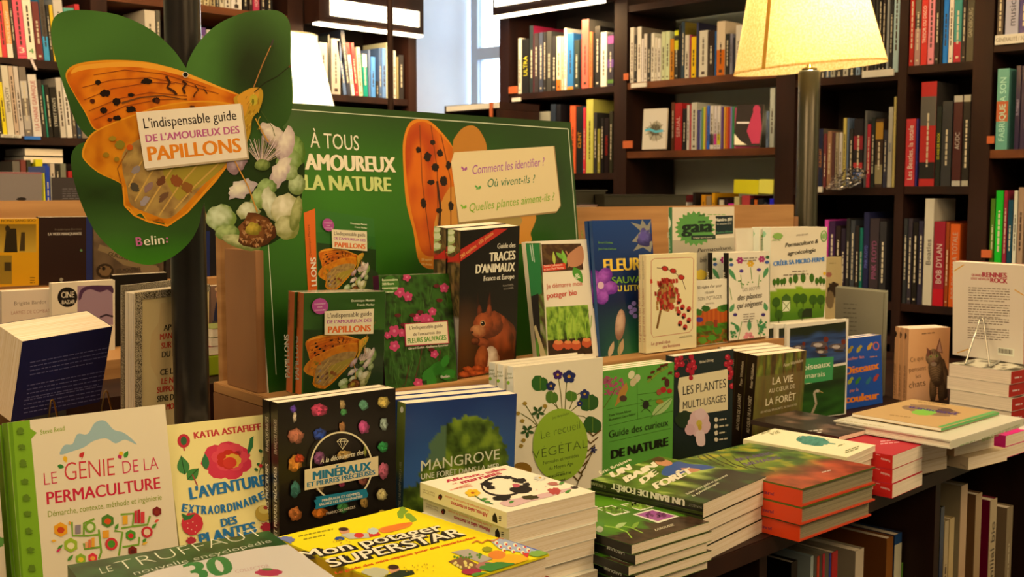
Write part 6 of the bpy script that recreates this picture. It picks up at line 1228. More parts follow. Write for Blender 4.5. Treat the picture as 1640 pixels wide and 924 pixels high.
c.tri('Éric Brisbare', (962,760), (1012,737), (958,756), 'dcd0a4', bold=.02); c.tri('Suivez votre guide et découvrez', (1100,793), (1166,762), (1097,790), 'd0c8a0', bold=.02); c.tri('la sylvothérapie', (1110,796), (1152,774), (1107,793), 'd0c8a0', bold=.02)
b.side.full(30, 3, lambda u, v: mix(C('15160e'), C('6c7c24'), max(0, fbm(v*3+u, u*9, 2))*.9))
b.side.text('UN BAIN DE FORÊT', (1097,800), (979,773), 11, E, bold=.06, upv=(0,11)); b.side.text('E. BRISBARE', (970,778), (946,771), 6, 'a89c74', upv=(0,5)); b.side.text('MARABOUT', (1124,811), (1103,806), 4, '8c8468', upv=(0,4))
stack(b, 'paperback with dark forest cover and man in blue, top of its stack of four', ['forest bath paperback, second in its stack of four', 'forest bath paperback, third in its stack of four', 'forest bath paperback at the bottom of its stack'], .6, 1.)
# plant guide with seedling cover
b = flatb({'BL':(1011,873),'BR':(1136,835)}, .0138, TZ+.0697, yaw=-1, sy=3, w=.160, h=.24, page='page', gloss='gloss').shell('3c6c14', '16150f'); c = b.front
def sd_(u, v):
    t = mix(C('5c9018'), C('2c5c10'), .5+nz(u*2,v*3,4)+.3*(v-.5)); s = C('2a1a10'); k = (v-.80+.06*fbm(u*8,1,2)-.35*max(0,u-.4)*0)
    return mix(t, mix(s, C('4c3424'), fbm(u*20,v*20)+.4), 1 if k > 0 else 0)
c.full(30, 40, sd_)
for qd, k in (([(954,814),(980,809),(1010,820),(984,826)],'6c9428'),([(993,808),(1015,804),(1048,812),(1026,818)],'8cb03c'),([(1013,824),(1044,815),(1088,827),(1054,838)],'9c4c8c')):
    c.poly(qd, 'dcd4b4'); cx = sum(p[0] for p in qd)/4; cy = sum(p[1] for p in qd)/4-1; c.poly([(cx+(x-cx)*.84, cy+(y-cy)*.76) for x, y in qd], k)
    rr = random.Random(int(cx)); c.dots([(cx+rr.uniform(-.36,.36)*44, cy+rr.uniform(-.28,.28)*14) for _ in range(22)], 2.2, mix(C(k), C('1c2c0c'), .5) if k != '9c4c8c' else C('6c2c5c'))
c.line([(1012,862),(1004,852),(985,845),(965,842)], 1.8, '94b83c'); c.line([(1030,854),(1010,845),(995,842)], 1.4, '94b83c'); c.leaf(968,843,956,836,9,'4c8424'); c.leaf(985,845,1004,837,7,'a8bc74'); c.leaf(1012,846,1024,836,7,'7ca034'); c.ell(960,848,6,5,'b8b490',wob=.3)
c.tri('LAROUSSE', (1050,851), (1080,842), (1048,847.5), 'c8b894', bold=.03)
b.side.text('LAROUSSE', (1000,885), (972,874), 5, 'c8c0a4', bold=.0, upv=(0,5))
stack(b, 'green gardening book with seedling and photo cards cover, top of its dark-spined stack', ['dark-spined gardening book, second from the top of its stack', 'dark-spined gardening book, third from the top of its stack', 'dark-spined gardening book, fourth from the top of its stack', 'dark-spined gardening book at the bottom of its stack'], .9)
# funny insects book
b = flatb({'BL':(813,820),'TL':(671,772),'BR':(952,788),'TR':(812,745)}, .0214, TZ+.130, yaw=-3, page='page').shell('ecdcbc', 'e6d4a4', 'dcd0b0'); c = b.front
K = 'b02840'
c.tri('Affreux, sales', (716,773), (812,752), (710,769), K, bold=.05); c.tri('et', (725,776), (733,774), (723,774), K, bold=.03); c.tri('marrants', (740,775), (805,759), (733,770), K, bold=.05); c.tri('Marc Giraud Roland Garrigue', (727,761), (772,750.5), (726,760), 'a0644c')
for k in range(3): c.tri(['Le monde fantastique','des mouches','et des punaises'][k], (722+k*5,786+k*0-k*1.5), (752+k*5-k*2,775+k*2), (720+k*5,784.5-k*1.5), 'd05c3c', bold=.02)
c.arc(805,779,33,15,20,330,3,'2a2220'); 
for x, y, rx, ry in ((779,775,10,4),(785,781,8,3),(812,765,8,2.5),(800,764,6,2),(832,770,12,4),(843,776,6,3)): c.ell(x, y, rx, ry, '1e1a1a', wob=.5, seed=x)
c.ell(834,784,18,6.5,'1c1614',wob=.15); c.ell(826,778,7,3,'b8505c'); c.ell(818,779,4,2.4,'e8e0d0')
c.poly(smooth([(800,806),(820,800),(850,795),(880,788),(915,782),(910,786),(880,796),(850,803),(820,812)],4),'d0a8a0')
for x, y, rx, ry, k in ((804,798,15,4,'1c1814'),(849,797,14,3.5,'3a3418'),(888,787,10,5,'b04440'),(885,775,9,3,'b06858'),(920,781,6,2,'3a3028')): c.ell(x, y, rx, ry, k, wob=.5, seed=x)
c.flower(757,790,13,6,'e0b424','b04c1c',fat=.8,sq=.5); c.line([(760,794),(772,802),(790,808)], 1.4, '2c5c34')
for q in ((770,801,782,799),(776,805,786,804),(815,806,824,803),(905,790,915,785),(895,776,905,772)): c.leaf(*q, 4, '4c8434')
c.flower(865,766,11,9,'d8d0b8','c89c24',fat=.3,sq=.5); c.dots([(860,785),(874,780),(780,799)], 1, 'd8a8a0')
s_ = b.side; s_.text('Affreux, sales et marrants', (783,827), (720,806), 7, K, bold=.04, upv=(0,7)) if 0 else s_.text('Affreux, sales et marrants', (781,822), (722,802.5), 6.5, K, bold=.04, upv=(0,7))
s_.text('Le monde fantastique des mouches et des punaises', (783,817), (713,793), 3.4, 'd06c3c', bold=.01, upv=(0,4)); s_.text('Marc Giraud', (696,793), (678,787), 3, '9c8c64', upv=(0,3)); s_.text('Roland Garrigue', (696,789), (677,783), 3, '9c8c64', upv=(0,3)); s_.ell(705,796,3.4,4.5,'2a1810',wob=.4); s_.ell(704,797,1.6,2.4,'8c2418'); s_.poly([(789,835),(789,826),(793,821),(796,828),(797,838)], '16120e'); s_.scrib(799,827,803,3,3,'3c3428',w=1.4)
stack(b, 'white comic insect book with red title, top of the stack of six', ['white comic insect book, second from the top of the stack of six', 'white comic insect book, third from the top of the stack of six', 'white comic insect book, fourth from the top of the stack of six', 'white comic insect book, fifth from the top of the stack of six', 'white comic insect book at the bottom of the stack of six'], 1.)
# yellow vegetable garden book
b = flatb({'TL':(440,860),'TR':(645,813),'BR':(880,887)}, .031, TZ+.096, yaw=-3, page='page', hard=True).shell('ecd414', 'd8a818', '8c1c18'); c = b.front; c.bg('ecd410')
for q in ((636,822,654,818),(648,824,664,830),(655,830,668,833),(640,819,650,812),(646,830,636,820)): c.leaf(*q, 10, '7c9c2c')
c.tri('Gilles Sericolo-Rouvière', (478,859), (552,843), (476,857), '7c7c10', bold=.01) if 0 else c.scrib(478,858,552,1,3,'8c8410',w=2.2,sl=-.21); c.scrib(486,863,524,1,3,'8c8410',w=2.2,sl=-.21,seed=3)
def outl(t, a, b_, tl, hh=0): c.tri(t, (a[0]+2,a[1]+2), (b_[0]+2,b_[1]+2), (tl[0]+2,tl[1]+2), '1a1610', bold=.11); c.tri(t, a, b_, tl, '1a1610', bold=.075); c.tri(t, a, b_, tl, 'ecdcbc', bold=.015)
outl('Mon potager', (487,896), (713,848), (474,884)); outl('SUPERSTAR', (530,909), (746,856), (518,896))
c.tri('Le guide des mini-espaces pour des maxirécoltes', (538,920), (763,862), (535,916.5), 'd04018', bold=.03)
c.poly(smooth([(606,848),(625,842),(640,842),(660,838),(655,844),(636,850),(615,854)],3),'e08030'); c.poly([(590,852),(604,850),(610,857),(592,861)],'c8302c'); c.ell(597,851,9,5,'b8c4c8',wob=.4)
c.poly(smooth([(612,848),(635,840),(661,837),(640,846),(626,853)],3),'e07828'); c.ell(552,851,8,5,'c88c64'); c.ell(550,848,8,3,'3c2014'); c.poly([(545,857),(560,854),(590,855),(592,862),(560,864)],'b8b4a0'); c.ell(544,863,8,3,'1c4484'); c.ell(575,858,8,4,'c8302c')
c.ell(632,914,9,6,'c88c64'); c.ell(630,909,9,4,'3c2014'); c.poly([(615,924),(640,914),(662,914),(664,920),(640,926)],'1c2c1c'); c.ell(600,918,22,8,'b8b490',wob=.3)
c.ell(456,866,15,6,'6c74a0',wob=.6)
c.poly([(722,885),(750,880),(790,896),(770,902)],'a89c8c'); c.poly([(718,900),(742,892),(775,910),(752,920)],'7c5438')
rr = random.Random(6); c.dots([(728+rr.random()*50, 886+rr.random()*10) for _ in range(14)], 2, '4c7c24'); c.dots([(727+rr.random()*30, 900+rr.random()*10) for _ in range(12)], 2.4, 'd8c46c')
c.poly([(784,866),(806,862),(866,880),(850,888),(800,880)], 'a0a8c8'); c.dots([(795+i%4*15+i//4*6, 870+i//4*6+i%4*2) for i in range(11)], 3.2, 'e8dcb0'); c.dots([(796+i%4*15+i//4*6, 871+i//4*6+i%4*2) for i in range(11)], 1.8, 'c8403c')
c.poly([(806,862),(812,861),(880,885),(874,888)], '5c6cac'); c.ell(862,888,16,5,'7ca444',wob=.3); c.poly([(838,888),(848,886),(846,900),(840,896)],'c83030')
c.ell(818,899,30,10,'e0a81c',wob=.15); c.ell(796,890,14,7,'d87c2c',wob=.1); c.ell(778,908,16,7,'a86c60',wob=.2); c.ell(800,910,32,8,'3c7c34',wob=.4); c.ell(755,917,16,5,'a02840',wob=.2); c.ell(775,922,20,4,'4c8c34'); c.line([(756,871),(764,867),(772,871),(780,866),(790,868),(800,863),(808,864)],2,'c8742c'); c.ell(780,881,8,4,'8c8c1c',wob=.4)
c.dots([(645+rr.random()*50, 905+rr.random()*12) for _ in range(18)], 1, 'b8941c'); c.dots([(530+rr.random()*34, 865+rr.random()*7) for _ in range(12)], 1, 'b8941c')
stack(b, 'bright yellow vegetable garden book lying flat in the foreground', ['second yellow vegetable garden book, under the top one', 'third yellow vegetable garden book, at the bottom of the pile'], .6)
# encyclopedia with white overwrap, foreground
b = flatb({'TL':(108,905),'TR':(430,850)}, .040, TZ+.122, yaw=-8, h=.285, hard=True, page='pagew', gloss='gloss').shell('1f4a22', '1f4a22'); c = b.front
c.full(40, 40, lambda u, v: mix(C('163c18'), C('2c5c2c'), .5+fbm(u*9, v*9, 6)*.9))
E = 'e4dcc0'
c.tri('LE', (163,919), (182,914), (158,909), E, bold=-.02); c.tri('TRUFFAUT', (192,914), (426,856), (180,900), E, bold=-.025); c.tri('nouvelle encyclopédie', (216,921), (436,868), (211,915), 'd0ccb0', bold=-.01); c.tri('du jardin', (276,921), (372,893), (272,916), 'd0ccb0', bold=-.01)
wr_ = smooth([(205,940),(250,914),(330,896),(400,880),(462,872),(474,870),(500,880),(530,893),(545,905),(540,920),(520,945),(400,980),(260,980)],5); c.clip = True; c.poly(wr_, 'd4c8bc')
c.tri('30', (302,934), (378,916), (290,903), '2c7c3c', bold=.04); c.tri('COLLECTOR', (378,918), (432,908), (376,913), 'b0888c', bold=-.01); c.ell(430,917,22,6,'b03050',wob=.3); c.ell(428,912,9,2,'4c7c34')
b.build('green encyclopedia with white printed overwrap, lying nearest at the bottom')
TRU = b
# something grey-mauve at the lower left corner
b = flatb({'TR':(128,912),'TL':(60,925)}, .03, TZ+.105, yaw=-8, h=.2, page='pagew').shell('8c7c78', '8c7c78') if 0 else None
# pad under the encyclopedia
p = TRU.p.copy(); p[2] = TZ+.0815; q_ = Book(p, .0405, hard=True, page='pagew').shell('24502a'); q_.build('green encyclopedia under the wrapped one, middle of the pile')
p = TRU.p.copy(); p[2] = TZ+.0406; q_ = Book(p, .0400, hard=True, page='pagew').shell('24502a'); q_.build('green encyclopedia at the bottom of the pile in the lower left corner')
# cream pamphlet with green plant
b = flatb({'BL':(1357,734),'TL':(1191,704),'BR':(1402,714),'TR':(1240,682)}, .0108, TZ+.0882, yaw=-2, page='page').shell('ecdcac', 'e4d09c'); c = b.front
c.ell(1301,706,26,7.5,'4c8c78',rot=.12,wob=.25,n=40); c.line([(1320,709),(1338,711)], 1.6, '4c8c78'); rr = random.Random(9)
for _ in range(40): x = 1277+rr.random()*46; y = 700+(x-1277)*.12+rr.random()*11; c.line([(x,y),(x+4,y-2.5)], .8, '3c7c68')
c.tri('VIE', (1235,698), (1250,693), (1232,694), '8c8c5c'); c.scrib(1219,695,1238,1,2,'8c8c5c',w=1.2,sl=-.35); c.scrib(1354,722,1376,2,3,'8c8c5c',w=1.3,sl=-.35); c.scrib(1342,714,1356,1,3,'8c8c5c',w=1,sl=-.3)
b.side.scrib(1200,711,1232,1,3,'8c8c6c',w=1.8,sl=.18); b.side.scrib(1328,734,1348,1,3,'8c8c6c',w=1.8,sl=.18)
stack(b, 'cream booklet with teal plant on the cover, top of the stack behind the orange books', ['cream booklet, %s from the top of the stack behind the orange books' % w_ for w_ in ('second','third','fourth','fifth','sixth','seventh')]+['cream booklet at the bottom of the stack behind the orange books'], 1.)
# red vocabulary books
b = flatb({'BL':(1430,728),'BR':(1478,713)}, .0252, TZ+.0768, yaw=-2, h=.19, w=.125, hard=False, page='pagew').shell('b42430', 'c01c18'); c = b.front; c.scrib(1410,706,1450,2,4,'d8a098',w=1.6,sl=-.1)
b.side.text('Vocabulaire', (1426,737), (1411,733), 4, 'e0c8b8', bold=.01, upv=(0,4)); b.side.scrib(1403,727,1412,1,3,'d8a098',w=1,sl=.2)
stack(b, 'thick red-spined dictionary, top of the stack of three', ['thick red-spined dictionary, middle of the stack of three', 'thick red-spined dictionary at the bottom of its stack'], .6)
# book with an eye photo, lying behind the pamphlet
bb = Book(np.array([1.875, 1.02, TZ+.0865, R(-4), R(90), 0, .15, .20]), .0088, page='page', gloss='gloss').shell('2c2018', '3a2a20'); c = bb.front
c.full(20, 24, lambda u, v: mix(C('2a1e18'), C('7c5c48'), max(0, fbm(u*4, v*5, 8)*1.4))); c.ell(1400,696,16,4,'8c6c54',rot=.2); c.ell(1402,697,6,2.6,'15100c'); c.scrib(1293,690,1318,2,4,'d8c8b0',w=1.6,sl=-.12)
bb.build('dark photographic book lying behind the cream booklet, partly under the white box')
# white boxed book and kraft book on top
b = flatb({'BL':(1640,669),'TL':(1523,707),'TR':(1335,672)}, .0155, TZ+.0955, yaw=88, hard=True, page='pagew', gloss='gloss').shell('dccfae', 'd4c8a4'); c = b.front
b.side.text('ÉTUDES DE FLEURS, DE FRUITS ET DE PAPILLONS', (1633,679), (1572,702), 6, '5c7c2c', bold=.02, upv=(0,6)); b.side.scrib(1537,713,1570,1,3,'8ca06c',w=1.8,sl=-.35)
c.scrib(1345,672,1440,1,3,'b8ac84',w=1.2,sl=.15)
b.build('large white boxed flower study book, film wrapped, lying on the red dictionaries')
b = flatb({'BL':(1600,660),'TL':(1508,684),'TR':(1364,663),'BR':(1461,639)}, .0062, TZ+.1026, yaw=90, page='pagew').shell('c09860', '5c9c54'); c = b.front
c.poly([(1502,683),(1508,684.5),(1600,660),(1592,657.5)], '5ca054'); c.ell(1490,657,46,7.5,'8c6c4c',rot=.12,wob=.3,n=30); c.ell(1480,660,20,5,'7cb43c',wob=.3); c.ell(1512,658,14,4,'5c4034',wob=.4); c.tri('JARDINER', (1535,662), (1455,650), (1533,665), '4c3068', bold=.05); c.scrib(1470,643,1530,1,2,'8c6c3c',w=1,sl=.12); c.scrib(1425,664,1470,1,2,'8c6c3c',w=1,sl=.12)
b.build('kraft-brown garden booklet with green edge, lying on the white boxed book')
# pale paperbacks under the white box
b = flatb({'BL':(1551,733),'BR':(1614,718)}, .0245, TZ+.0252, yaw=-6, sy=3, h=.2, w=.135, page='page').shell('d0b080', 'dcc090'); b.side.text('Stock', (1547,747), (1538,742), 3.6, '8c7454', upv=(0,3.6)); b.build('pale paperback under the white box, bottom of three')
p = b.p.copy(); p[0] -= .012; p[1] += .022; p[2] += .0505; b = Book(p, .0250, page='page').shell('c8a070', 'c89c6c')
stack(b, 'tan-topped paperback stacked under the white box, topmost of three', ['tan-topped paperback under the white box, middle of three'], .3)
p = b.p.copy(); p[0] -= .146; p[1] += .03; p[2] += .0005; b2 = Book(p, .0245, page='page').shell('c09c68', 'b89460')
stack(b2, 'tan paperback stacked left of the pale ones under the white box, topmost', ['tan paperback left of the pale ones, middle of its stack', 'tan paperback left of the pale ones, bottom of its stack'], .8)
# pink books at the right edge
b = Book(np.array([2.285, .875, TZ+.0465, R(-4), R(90), 0, .14, .2]), .023, page='page').shell('d81c74', 'd41c70'); b.front.ell(1640,684,12,4,'d8c8b0',wob=.5)
stack(b, 'bright pink book at the right edge, upper of two', ['bright pink book at the right edge, lower of two'], .3)

# ------------------------------------------------------------------ books under the table
def low(items, phrase, plane, group):
    for i, (x0, x1, y, col, word, kw) in enumerate(items):
        k = dict(deep=.2, cover=None); k.update(kw); zt = ony((x0+x1)/2, y, plane).z
        shelfbook('B', x0, x1, zt, .1205+.0, col, word, phrase, i, group, plane=plane, **k)
low([(1286,1297,893,'100d0d','thick black boxed',D(deep=.16)),(1318,1323,884,'a8b0a0','pale',D(deep=.1)),(1329,1333,884,'c83c1c','orange',D(cover='9c8c70',deep=.14)),(1338,1342,880,'b8202c','red',D(cover='9c8c70',deep=.14)),(1349,1352,879,'28348c','thin blue',D(cover='b0a080')),(1353,1363,876,'b01418','bright red',D(cover='8c7c60')),(1392,1406,872,'c8b08c','wide pinkish white',D(cover='a89474',deep=.2)),(1443,1454,852,'8c5420','tan brown tall',D(cover='7c4418',deep=.24)),(1456,1468,846,'23446c','navy hardback tall',D(cover='142c48',deep=.26,two=[(0,.96,'c8bc94')])),(1469,1474,890,'6ca030','green',D(deep=.1)),(1475,1480,888,'dcd0a0','pale yellow',D(deep=.12))],
    'under the table, left of the dark divider', 1.02, 'books under the table in the first bay')
low([(1489,1496,862,'b86c24','orange',D(deep=.12)),(1505,1512,834,'b0a084','white-edged dark',D(cover='3c2a18',deep=.16)),(1513,1520,845,'6c2014','red brown',D(cover='a08c70',deep=.12)),(1522,1527,836,'b02028','red',D(cover='b09c7c',deep=.14)),(1531,1537,803,'1c2c48','tall navy',D(cover='4c4424',deep=.22,txt='LEGUMES',tc='6c7c94')),(1538,1545,824,'b89c6c','tan titled',D(deep=.12)),(1546,1554,820,'c4a468','straw',D(deep=.12)),(1563,1574,768,'c49c70','very tall beige',D(cover='a8946c',deep=.28,txt='TERROIRS',tc='7c1c24')),(1588,1598,781,'a88458','tall tan',D(cover='7c5430',deep=.22,txt='LES VACHES',tc='6c5434')),(1612,1623,789,'b89c70','white-spined magenta',D(cover='7c0830',deep=.22,txt='Petit elevage familial bio',tc='3c2c20',two=[(0,.08,'8c1038')])),(1640,1650,800,'8c7450','beige',D())],
    'under the table, right of the dark divider', 1.02, 'books under the table in the second bay')

# ------------------------------------------------------------------ left: glitter book, blue book on its easel
ZS = TZ+.13+.0008
b = std({'TL':(218,471),'TR':(335,453),'EL':(217,650)}, .004, ZS, lambda x: 1.555, yaw=-2, lean=2, hard=True, spine='R', page='pagew').shell('d8b880', 'c8a870'); c = b.front
b.w = min(b.w, .17)
c.poly([(218,471),(400,446),(400,700),(217,700)], 'd8b87c'); c.ell(300,560,60,90,'d4b074',wob=.2)
for i, (t, k) in enumerate((('APRÈS LE','2c241c'),('MANIFESTE','c03024'),('SURVIVRE','c03024'),('DU SIÈCLE','2c241c'),('',''),('CE LIVRE EST','2c241c'),('LE NÉCESSAIRE','c03024'),('SUPPORT DU','c03024'),('SENS DU MONDE','2c241c'),('CE MONDE','c03024'))):
    if t: y = 530+i*14.2; x = (262,256,258,259,0,256,258,251,251,254)[i]; c.text(t, (x,y), (x+len(t)*5,y-len(t)*.7), 10, k, bold=.03)
rt = b.build('open-paged book with silver glitter border behind the post, upright')[0]
gm = boxes_mesh('glitter_border', [(-.001,.0095,-.0018,.0,-.0005,b.h),(.0095,b.w,-.0018,.0,b.h-.011,b.h)], M['glitter']); link('glitter_border', gm, rt)
link('back_cover', boxes_mesh('back_cover', [(-.001, b.w, .040, .044, -.0005, b.h+.002)], M['glitter']), rt)
for k, (ya_, yb_) in enumerate(((.0055,.012),(.0135,.019),(.021,.028),(.0295,.0385))): link('leaf_bundle', boxes_mesh('leaf_bundle', [(.003, b.w-.002, ya_, yb_, .001, b.h-.004-.001*k)], M['pagew']), rt)
b = std({'TL':(38,550),'TR':(182,520),'BL':(13,668)}, .062, ZS, lambda x: 1.60, yaw=16, sy=10, lean=4, sl=2, roll=6, sr=14, spine='R', page='page', w=.145).shell('0f1440', '0f1440'); c = b.front
for i, (y, n_) in enumerate(((580,4),(617,4),(641,4))): c.scrib(48-i*5, y, 176-i*2, n_, 6.5, '5c587c', w=1.5, sl=-.19, seed=i+20)
c.scrib(70,668,160,1,4,'8c2030',w=2,sl=-.1)
b.build('thick dark blue paperback showing its back cover, on a bronze easel at the left')
ce = c
ez = empty('wire_easel', at(ce, 100, 668, .02), 'bronze wire easel holding the thick blue paperback', 'easel'); o_ = ez.location.copy(); q = lambda P: tuple(P-o_)
for (xa_, ya_), (xb_, yb_), (xc_, yc_) in (((66,672),(79,636),(84,672)),((150,664),(165,622),(171,660))):
    tube('wire_loop', [q(at(ce,xa_,ya_,.016)), q(at(ce,xb_-3,yb_+2,.008)), q(at(ce,xb_,yb_,.008)), q(at(ce,xb_+2,yb_+3,.008)), q(at(ce,xc_,yc_,.016))], .0014, 'bronze', ez)
# ------------------------------------------------------------------ the second book stand in the left background
Y3 = 2.55
xl, xr = ony(-60, 400, Y3).x, ony(420, 400, Y3).x; zt = ony(80, 321, Y3+.05).z; zl1 = ony(60, 459, Y3).z; zl2 = ony(350, 537, Y3-.10).z
st2 = empty('book_stand', Vector((xl, Y3, 0)), 'oak tiered book stand in the left background behind the sign', 'book stand')
def p2_(nm, *bq): return part_of(st2, nm, bq, 'oak' if nm != 'end_panel' else 'oakend')
p2_('backboard', 0, xr-xl, .051, .069, .03, zt); p2_('ledge', 0, xr-xl, -.05, .0505, zl1-.02, zl1); p2_('ledge', 0, xr-xl, -.30, -.0505, zl2-.02, zl2); p2_('riser_board', 0, xr-xl, -.0495, -.035, zl2, zl1-.0205); p2_('front_board', 0, xr-xl, -.30, -.285, .03, zl2-.0205); p2_('plinth', 0, xr-xl, -.28, .05, 0, .029)
def fb_(px, t, z, yy, lab, cf, paint=None, **k):
    b = std(px, t, z, lambda x: yy, yaw=k.pop('yaw', -1), sy=3, lean=k.pop('lean', 3), **k).shell(cf)
    if paint: paint(b.front)
    b.build(lab); return b
def y1(c):
    c.text('TIONS HONG SANG-SOO', (-20,356), (57,355), 4.4, '3c2c08', bold=.01); c.photo([(-30,359),(58,359),(58,404),(-30,404)], 16, 10, lambda u, v: mix(C('7c5c14'), C('b8902c'), v)); c.poly([(6,404),(10,366),(26,366),(28,404)], '241a08'); c.ell(12,366,4,5,'2c200c'); c.poly([(31,402),(34,372),(40,372),(40,402)],'3a2a10'); c.rect(-30,409,19,455,'8c6c1c'); c.rect(7,420,18,434,'3a2c10'); c.scrib(48,444,57,3,4,'5c4408',w=1.4)
fb_({'TL':(-30,350),'TR':(62,350),'BL':(-30,460)}, .012, zl1+.001, Y3-.005, 'mustard yellow book with black and white photographs, on the left background stand', 'c88c0c', y1)
def y2(c): c.text('LA VOIX MANQUANTE', (77,377), (131,376), 4.4, 'b0a088', bold=.05); c.text('Frédérique Berthet', (88,369), (131,368), 3, '6c5c48'); c.ell(130,401,2,2,'5c7c4c'); c.ell(98,448,3,3,'8c8068',wob=.7); c.rect(138,340,150,460,'1c2450')
fb_({'TL':(62,348),'TR':(148,347),'BL':(62,457)}, .014, zl1+.001, Y3-.005, 'dark brown book with small white title, beside the mustard yellow one', '24100c', y2)
def y3(c): 
    c.full(14, 12, lambda u, v: mix(C('4c3a28'), C('6c5438'), fbm(u*5,v*5)+.4)); c.line([(158,396),(175,402),(200,420),(240,428)], 10, '7c6440'); c.text('GUILLERMO', (173,409), (215,420), 7, '2c2014', bold=.02); c.text('LES MONSTRES', (187,437), (225,434), 7, '2c241c', bold=.02); c.ell(168,434,14,12,'2a1c10'); c.ell(168,434,10,8,'6c5030',wob=.4); c.ell(240,432,15,8,'7c6444',wob=.3); c.ell(166,430,3,3,'15100a')
fb_({'TL':(150,347),'TR':(262,345),'BL':(150,449)}, .02, zl1+.001, Y3-.005, 'brown vintage-style book of monsters, partly behind the butterfly sign', '5c4630', y3)
def y4(c): c.rect(312,394,321,430,'a8a078'); c.rect(312,355,324,445,'241c18') if 0 else None
fb_({'TL':(266,345),'TR':(325,344),'BL':(266,446)}, .02, zl1+.001, Y3-.005, 'dark grey book just right of the post under the sign', '2a221c', y4)
def y5(c): c.rect(330,370,336,444,'182450'); c.rect(346,374,362,384,'1c3c80'); c.text('JÉRÔME', (350,404), (370,403), 5, '3a3a40'); c.text('HOMOEOS', (350,411), (376,410), 5, '3a3a40')
fb_({'TL':(327,352),'TR':(392,350),'BL':(327,445)}, .02, zl1+.001, Y3-.005, 'black and blue book between the post and the oak panel', '101014', y5)
Yf = Y3-.12
def y6(c): c.text('Brigitte Bardot', (23,489), (74,486), 6.4, '4c4038', bold=-.01); c.text('LARMES DE COMBAT', (18,504), (80,500), 6, 'a06c5c', bold=-.01)
fb_({'TL':(3,467),'TR':(94,462),'BL':(3,590)}, .02, zl2+.001, Yf+.0, 'cream book with name and small red title, lower row at the left', 'dcc4a4', y6)
def y7(c):
    c.ell(108,476,16,16,'15110f'); c.text('CINE', (98,477), (119,476), 10, 'e0cca8', bold=.02); c.text('BAZAR', (99,487), (120,486), 6.4, 'e0cca8', bold=.01); c.poly([(124,458),(180,457),(181,520),(124,520)], '9c7c84'); c.poly(smooth([(126,480),(128,466),(140,458),(165,457),(180,459),(181,470),(172,464),(160,468),(145,463),(134,468),(130,478)],3),'4c2c44'); c.line([(160,508),(170,504),(181,507)],3,'2c1c28'); c.scrib(102,503,120,1,3,'4c3c34',w=1.6)
fb_({'TL':(83,454),'TR':(184,448),'BL':(84,590)}, .014, zl2+.001, Yf-.03, 'white magazine with mauve portrait and black round badge, lower row', 'e0ccA8'.lower(), y7)
fb_({'TL':(181,441),'TR':(268,436),'BL':(182,580)}, .014, zl2+.001, Yf+.015, 'black book behind the glitter book, left background', '120e0c')
def y8(c):
    c.full(8, 10, lambda u, v: mix(C('7c5c48'), C('4c4440'), v)); c.ell(355,472,9,11,'b87c58'); c.ell(354,463,10,5,'c8a070'); c.poly([(343,500),(346,484),(356,481),(364,488),(374,500),(374,514),(342,514)],'16203c'); c.poly([(352,482),(356,492),(359,483)],'d8ccb8'); c.text('TRAHISONS', (362,496), (400,495), 5, 'd8c8b0', bold=.02); c.text('ET HOLLYWOOD', (353,504), (400,502), 5, 'd8c8b0', bold=.02); c.rect(340,514,376,532,'3c3a38'); c.dots([(346,520),(354,519),(362,520),(370,518)], 3, '8c8478')
fb_({'TL':(338,458),'TR':(394,454),'BL':(338,536)}, .016, zl2+.001, Yf, 'book with suited man on the cover, in the gap right of the post', '5c4a40', y8)
zz = ony(350, 602, Yf-.31).z
o = box('low_bench', (xl+.0, xr, Y3-.50, Y3-.302, 0, zz-.001), 'dark', label='dark bench in front of the left background stand', cat='bench')
b0 = ony(332, 600, Yf-.30); b1 = ony(376, 600, Yf-.30)
setp(link('storage_box', boxes_mesh('storage_box', [(0, b1.x-b0.x, 0, .1, 0, .042)], mat('lime_card', '94a018', rough=.6), .002), None, Vector((b0.x, Yf-.30, zz))), 'lime green flat box in the gap right of the post', 'box')
for i, (k, lab) in enumerate((('a02030','white-paged red book lying on the lime box, lowest'),('b0a080','cream book lying on the lime box, middle'),('7c7c3c','olive book lying on the lime box, topmost'))):
    q_ = Book(np.array([b0.x+.01+.004*i, Yf-.295, zz+.043+.019*(i+1), 0, R(90), 0, .13, .09]), .0185, spine='R', page='pagew').shell(k); q_.build(lab)
# ------------------------------------------------------------------ wrapped books behind the oak backboard
bp_ = part_of(st, 'top_shelf', (.3, 1.70, .3015, .56, .47, .488), 'oak')
zt_ = TZ+.488
M['boxed'] = mat('dark_olive_slipcase', '3a3524', rough=.5)
def wrapped(x0, x1, y0_, yy, dep, c_, lab, dz=0.):
    A_ = ony(x0, 330, yy); B_ = ony(x1, 330, yy); top = ony((x0+x1)/2, y0_, yy).z; base = zt_+.001+dz
    q_ = Book(np.array([A_.x, yy, top, R(-5), R(90), 0, B_.x-A_.x, dep]), max(.012, top-base), hard=True, page='pagew' if c_ != '2f2a1c' else 'boxed', gloss='gloss').shell(c_); q_.build(lab, film=True)
wrapped(880, 966, 328, 1.735, .16, 'b08c7c', 'pinkish film-wrapped book lying behind the oak backboard')
wrapped(968, 1089, 312, 1.70, .2, '2f2a1c', 'large dark film-wrapped book lying behind the oak backboard')
tp_ = ony(930, 328, 1.735).z
q_ = Book(np.array([ony(872,310,1.75).x, 1.745, tp_+.0345, R(-5), R(90), 0, ony(962,310,1.75).x-ony(872,310,1.75).x, .15]), .033, hard=True, page='boxed', gloss='gloss').shell('4c4638'); q_.build('grey film-wrapped book lying on the pinkish one beside the green panel', film=True)
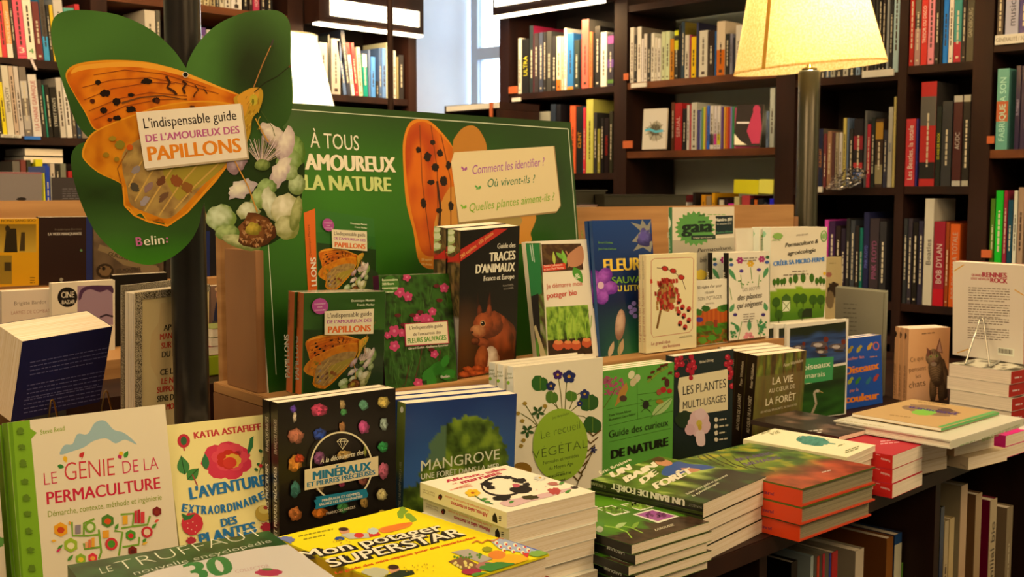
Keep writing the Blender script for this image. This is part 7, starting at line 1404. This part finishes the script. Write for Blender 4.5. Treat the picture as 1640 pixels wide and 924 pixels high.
# ------------------------------------------------------------------ crumpled film and a bookmark ribbon on the shelves
P_ = onx(1356, 287, XA-.035); bm = bmesh.new(); bmesh.ops.create_icosphere(bm, subdivisions=4, radius=1)
for v in bm.verts:
    k = 1+.45*noise.noise(v.co*2.3)+.25*noise.noise(v.co*6); v.co = Vector((v.co.x*.028*k, v.co.y*.062*k, v.co.z*.030*k-.35*v.co.y*.06))
me = bpy.data.meshes.new('plastic_wrap'); bm.to_mesh(me); bm.free(); M['crumple'] = mat('crumpled_clear_film', build=lambda n, L, b: film_nodes(n, L, b, 1.5)); me.materials.append(M['crumple'])
setp(link('plastic_wrap', me, None, P_), 'crumpled clear plastic wrap hanging off the shelf right of the lamp post', 'plastic wrap')
A_ = ony(50, 92, YB-.006); B_ = ony(57, 112, YB-.006)
me = bpy.data.meshes.new('ribbon'); w_ = .009; vv = []
for i in range(7): t = i/6; q = A_.lerp(B_, t); vv += [(q.x-w_/2-A_.x, .003*sin(t*5), q.z-A_.z), (q.x+w_/2-A_.x, .003*sin(t*5), q.z-A_.z)]
me.from_pydata(vv, [], [(2*i, 2*i+1, 2*i+3, 2*i+2) for i in range(6)]); me.materials.append(mat('pink_white_ribbon', 'e0c4b0', rough=.6))
setp(link('bookmark_ribbon', me, None, A_), 'pale bookmark ribbon hanging from the numbered books at the upper left', 'ribbon')
# ------------------------------------------------------------------ farthest, thinnest books gathered in one mesh
fo = link('distant_books', color_mesh('distant_books', FAR, 'gloss')); setp(fo, 'thin books filling the gaps on the far bookcase shelves', 'books', kind='stuff')
# big covers leaning behind the left background stand
zs3 = zt-.14
part_of(st2, 'back_shelf', (0, xr-xl, .0695, .30, zs3-.018, zs3), 'oak')
Yb3 = Y3+.16
fb_({'TL':(-60,275),'TR':(67,276),'BL':(-60,345)}, .01, zs3+.001, Yb3, 'large grey album with thin red top edge behind the left background stand', '84766a', lambda c: (c.line([(-60,276),(67,277)], 1.5, 'a03040'), c.ell(34,319,8,3,'241c18',wob=.5)))
fb_({'TL':(84,285),'TR':(133,284),'BL':(84,345)}, .012, zs3+.001, Yb3, 'dark grey back cover with small print behind the left background stand', '3c3430', lambda c: c.scrib(100,302,130,7,3.8,'6c6460',w=1))
for i, (a_, b_, k, y_) in enumerate(((67.5,70,'d8cc18',277),(70.5,78,'1e3c98',266),(78.5,83,'a8a08c',282))):
    shelfbook('B', a_, b_, ony((a_+b_)/2, y_, Yb3).z, zs3+.001, k, ('thin yellow','blue','pale grey')[i], '', i, 'books behind the left background stand', plane=Yb3, deep=.1, fullab=('thin yellow book standing beside the large grey album','blue book standing beside the large grey album','pale grey book beside the blue one behind the left stand')[i])
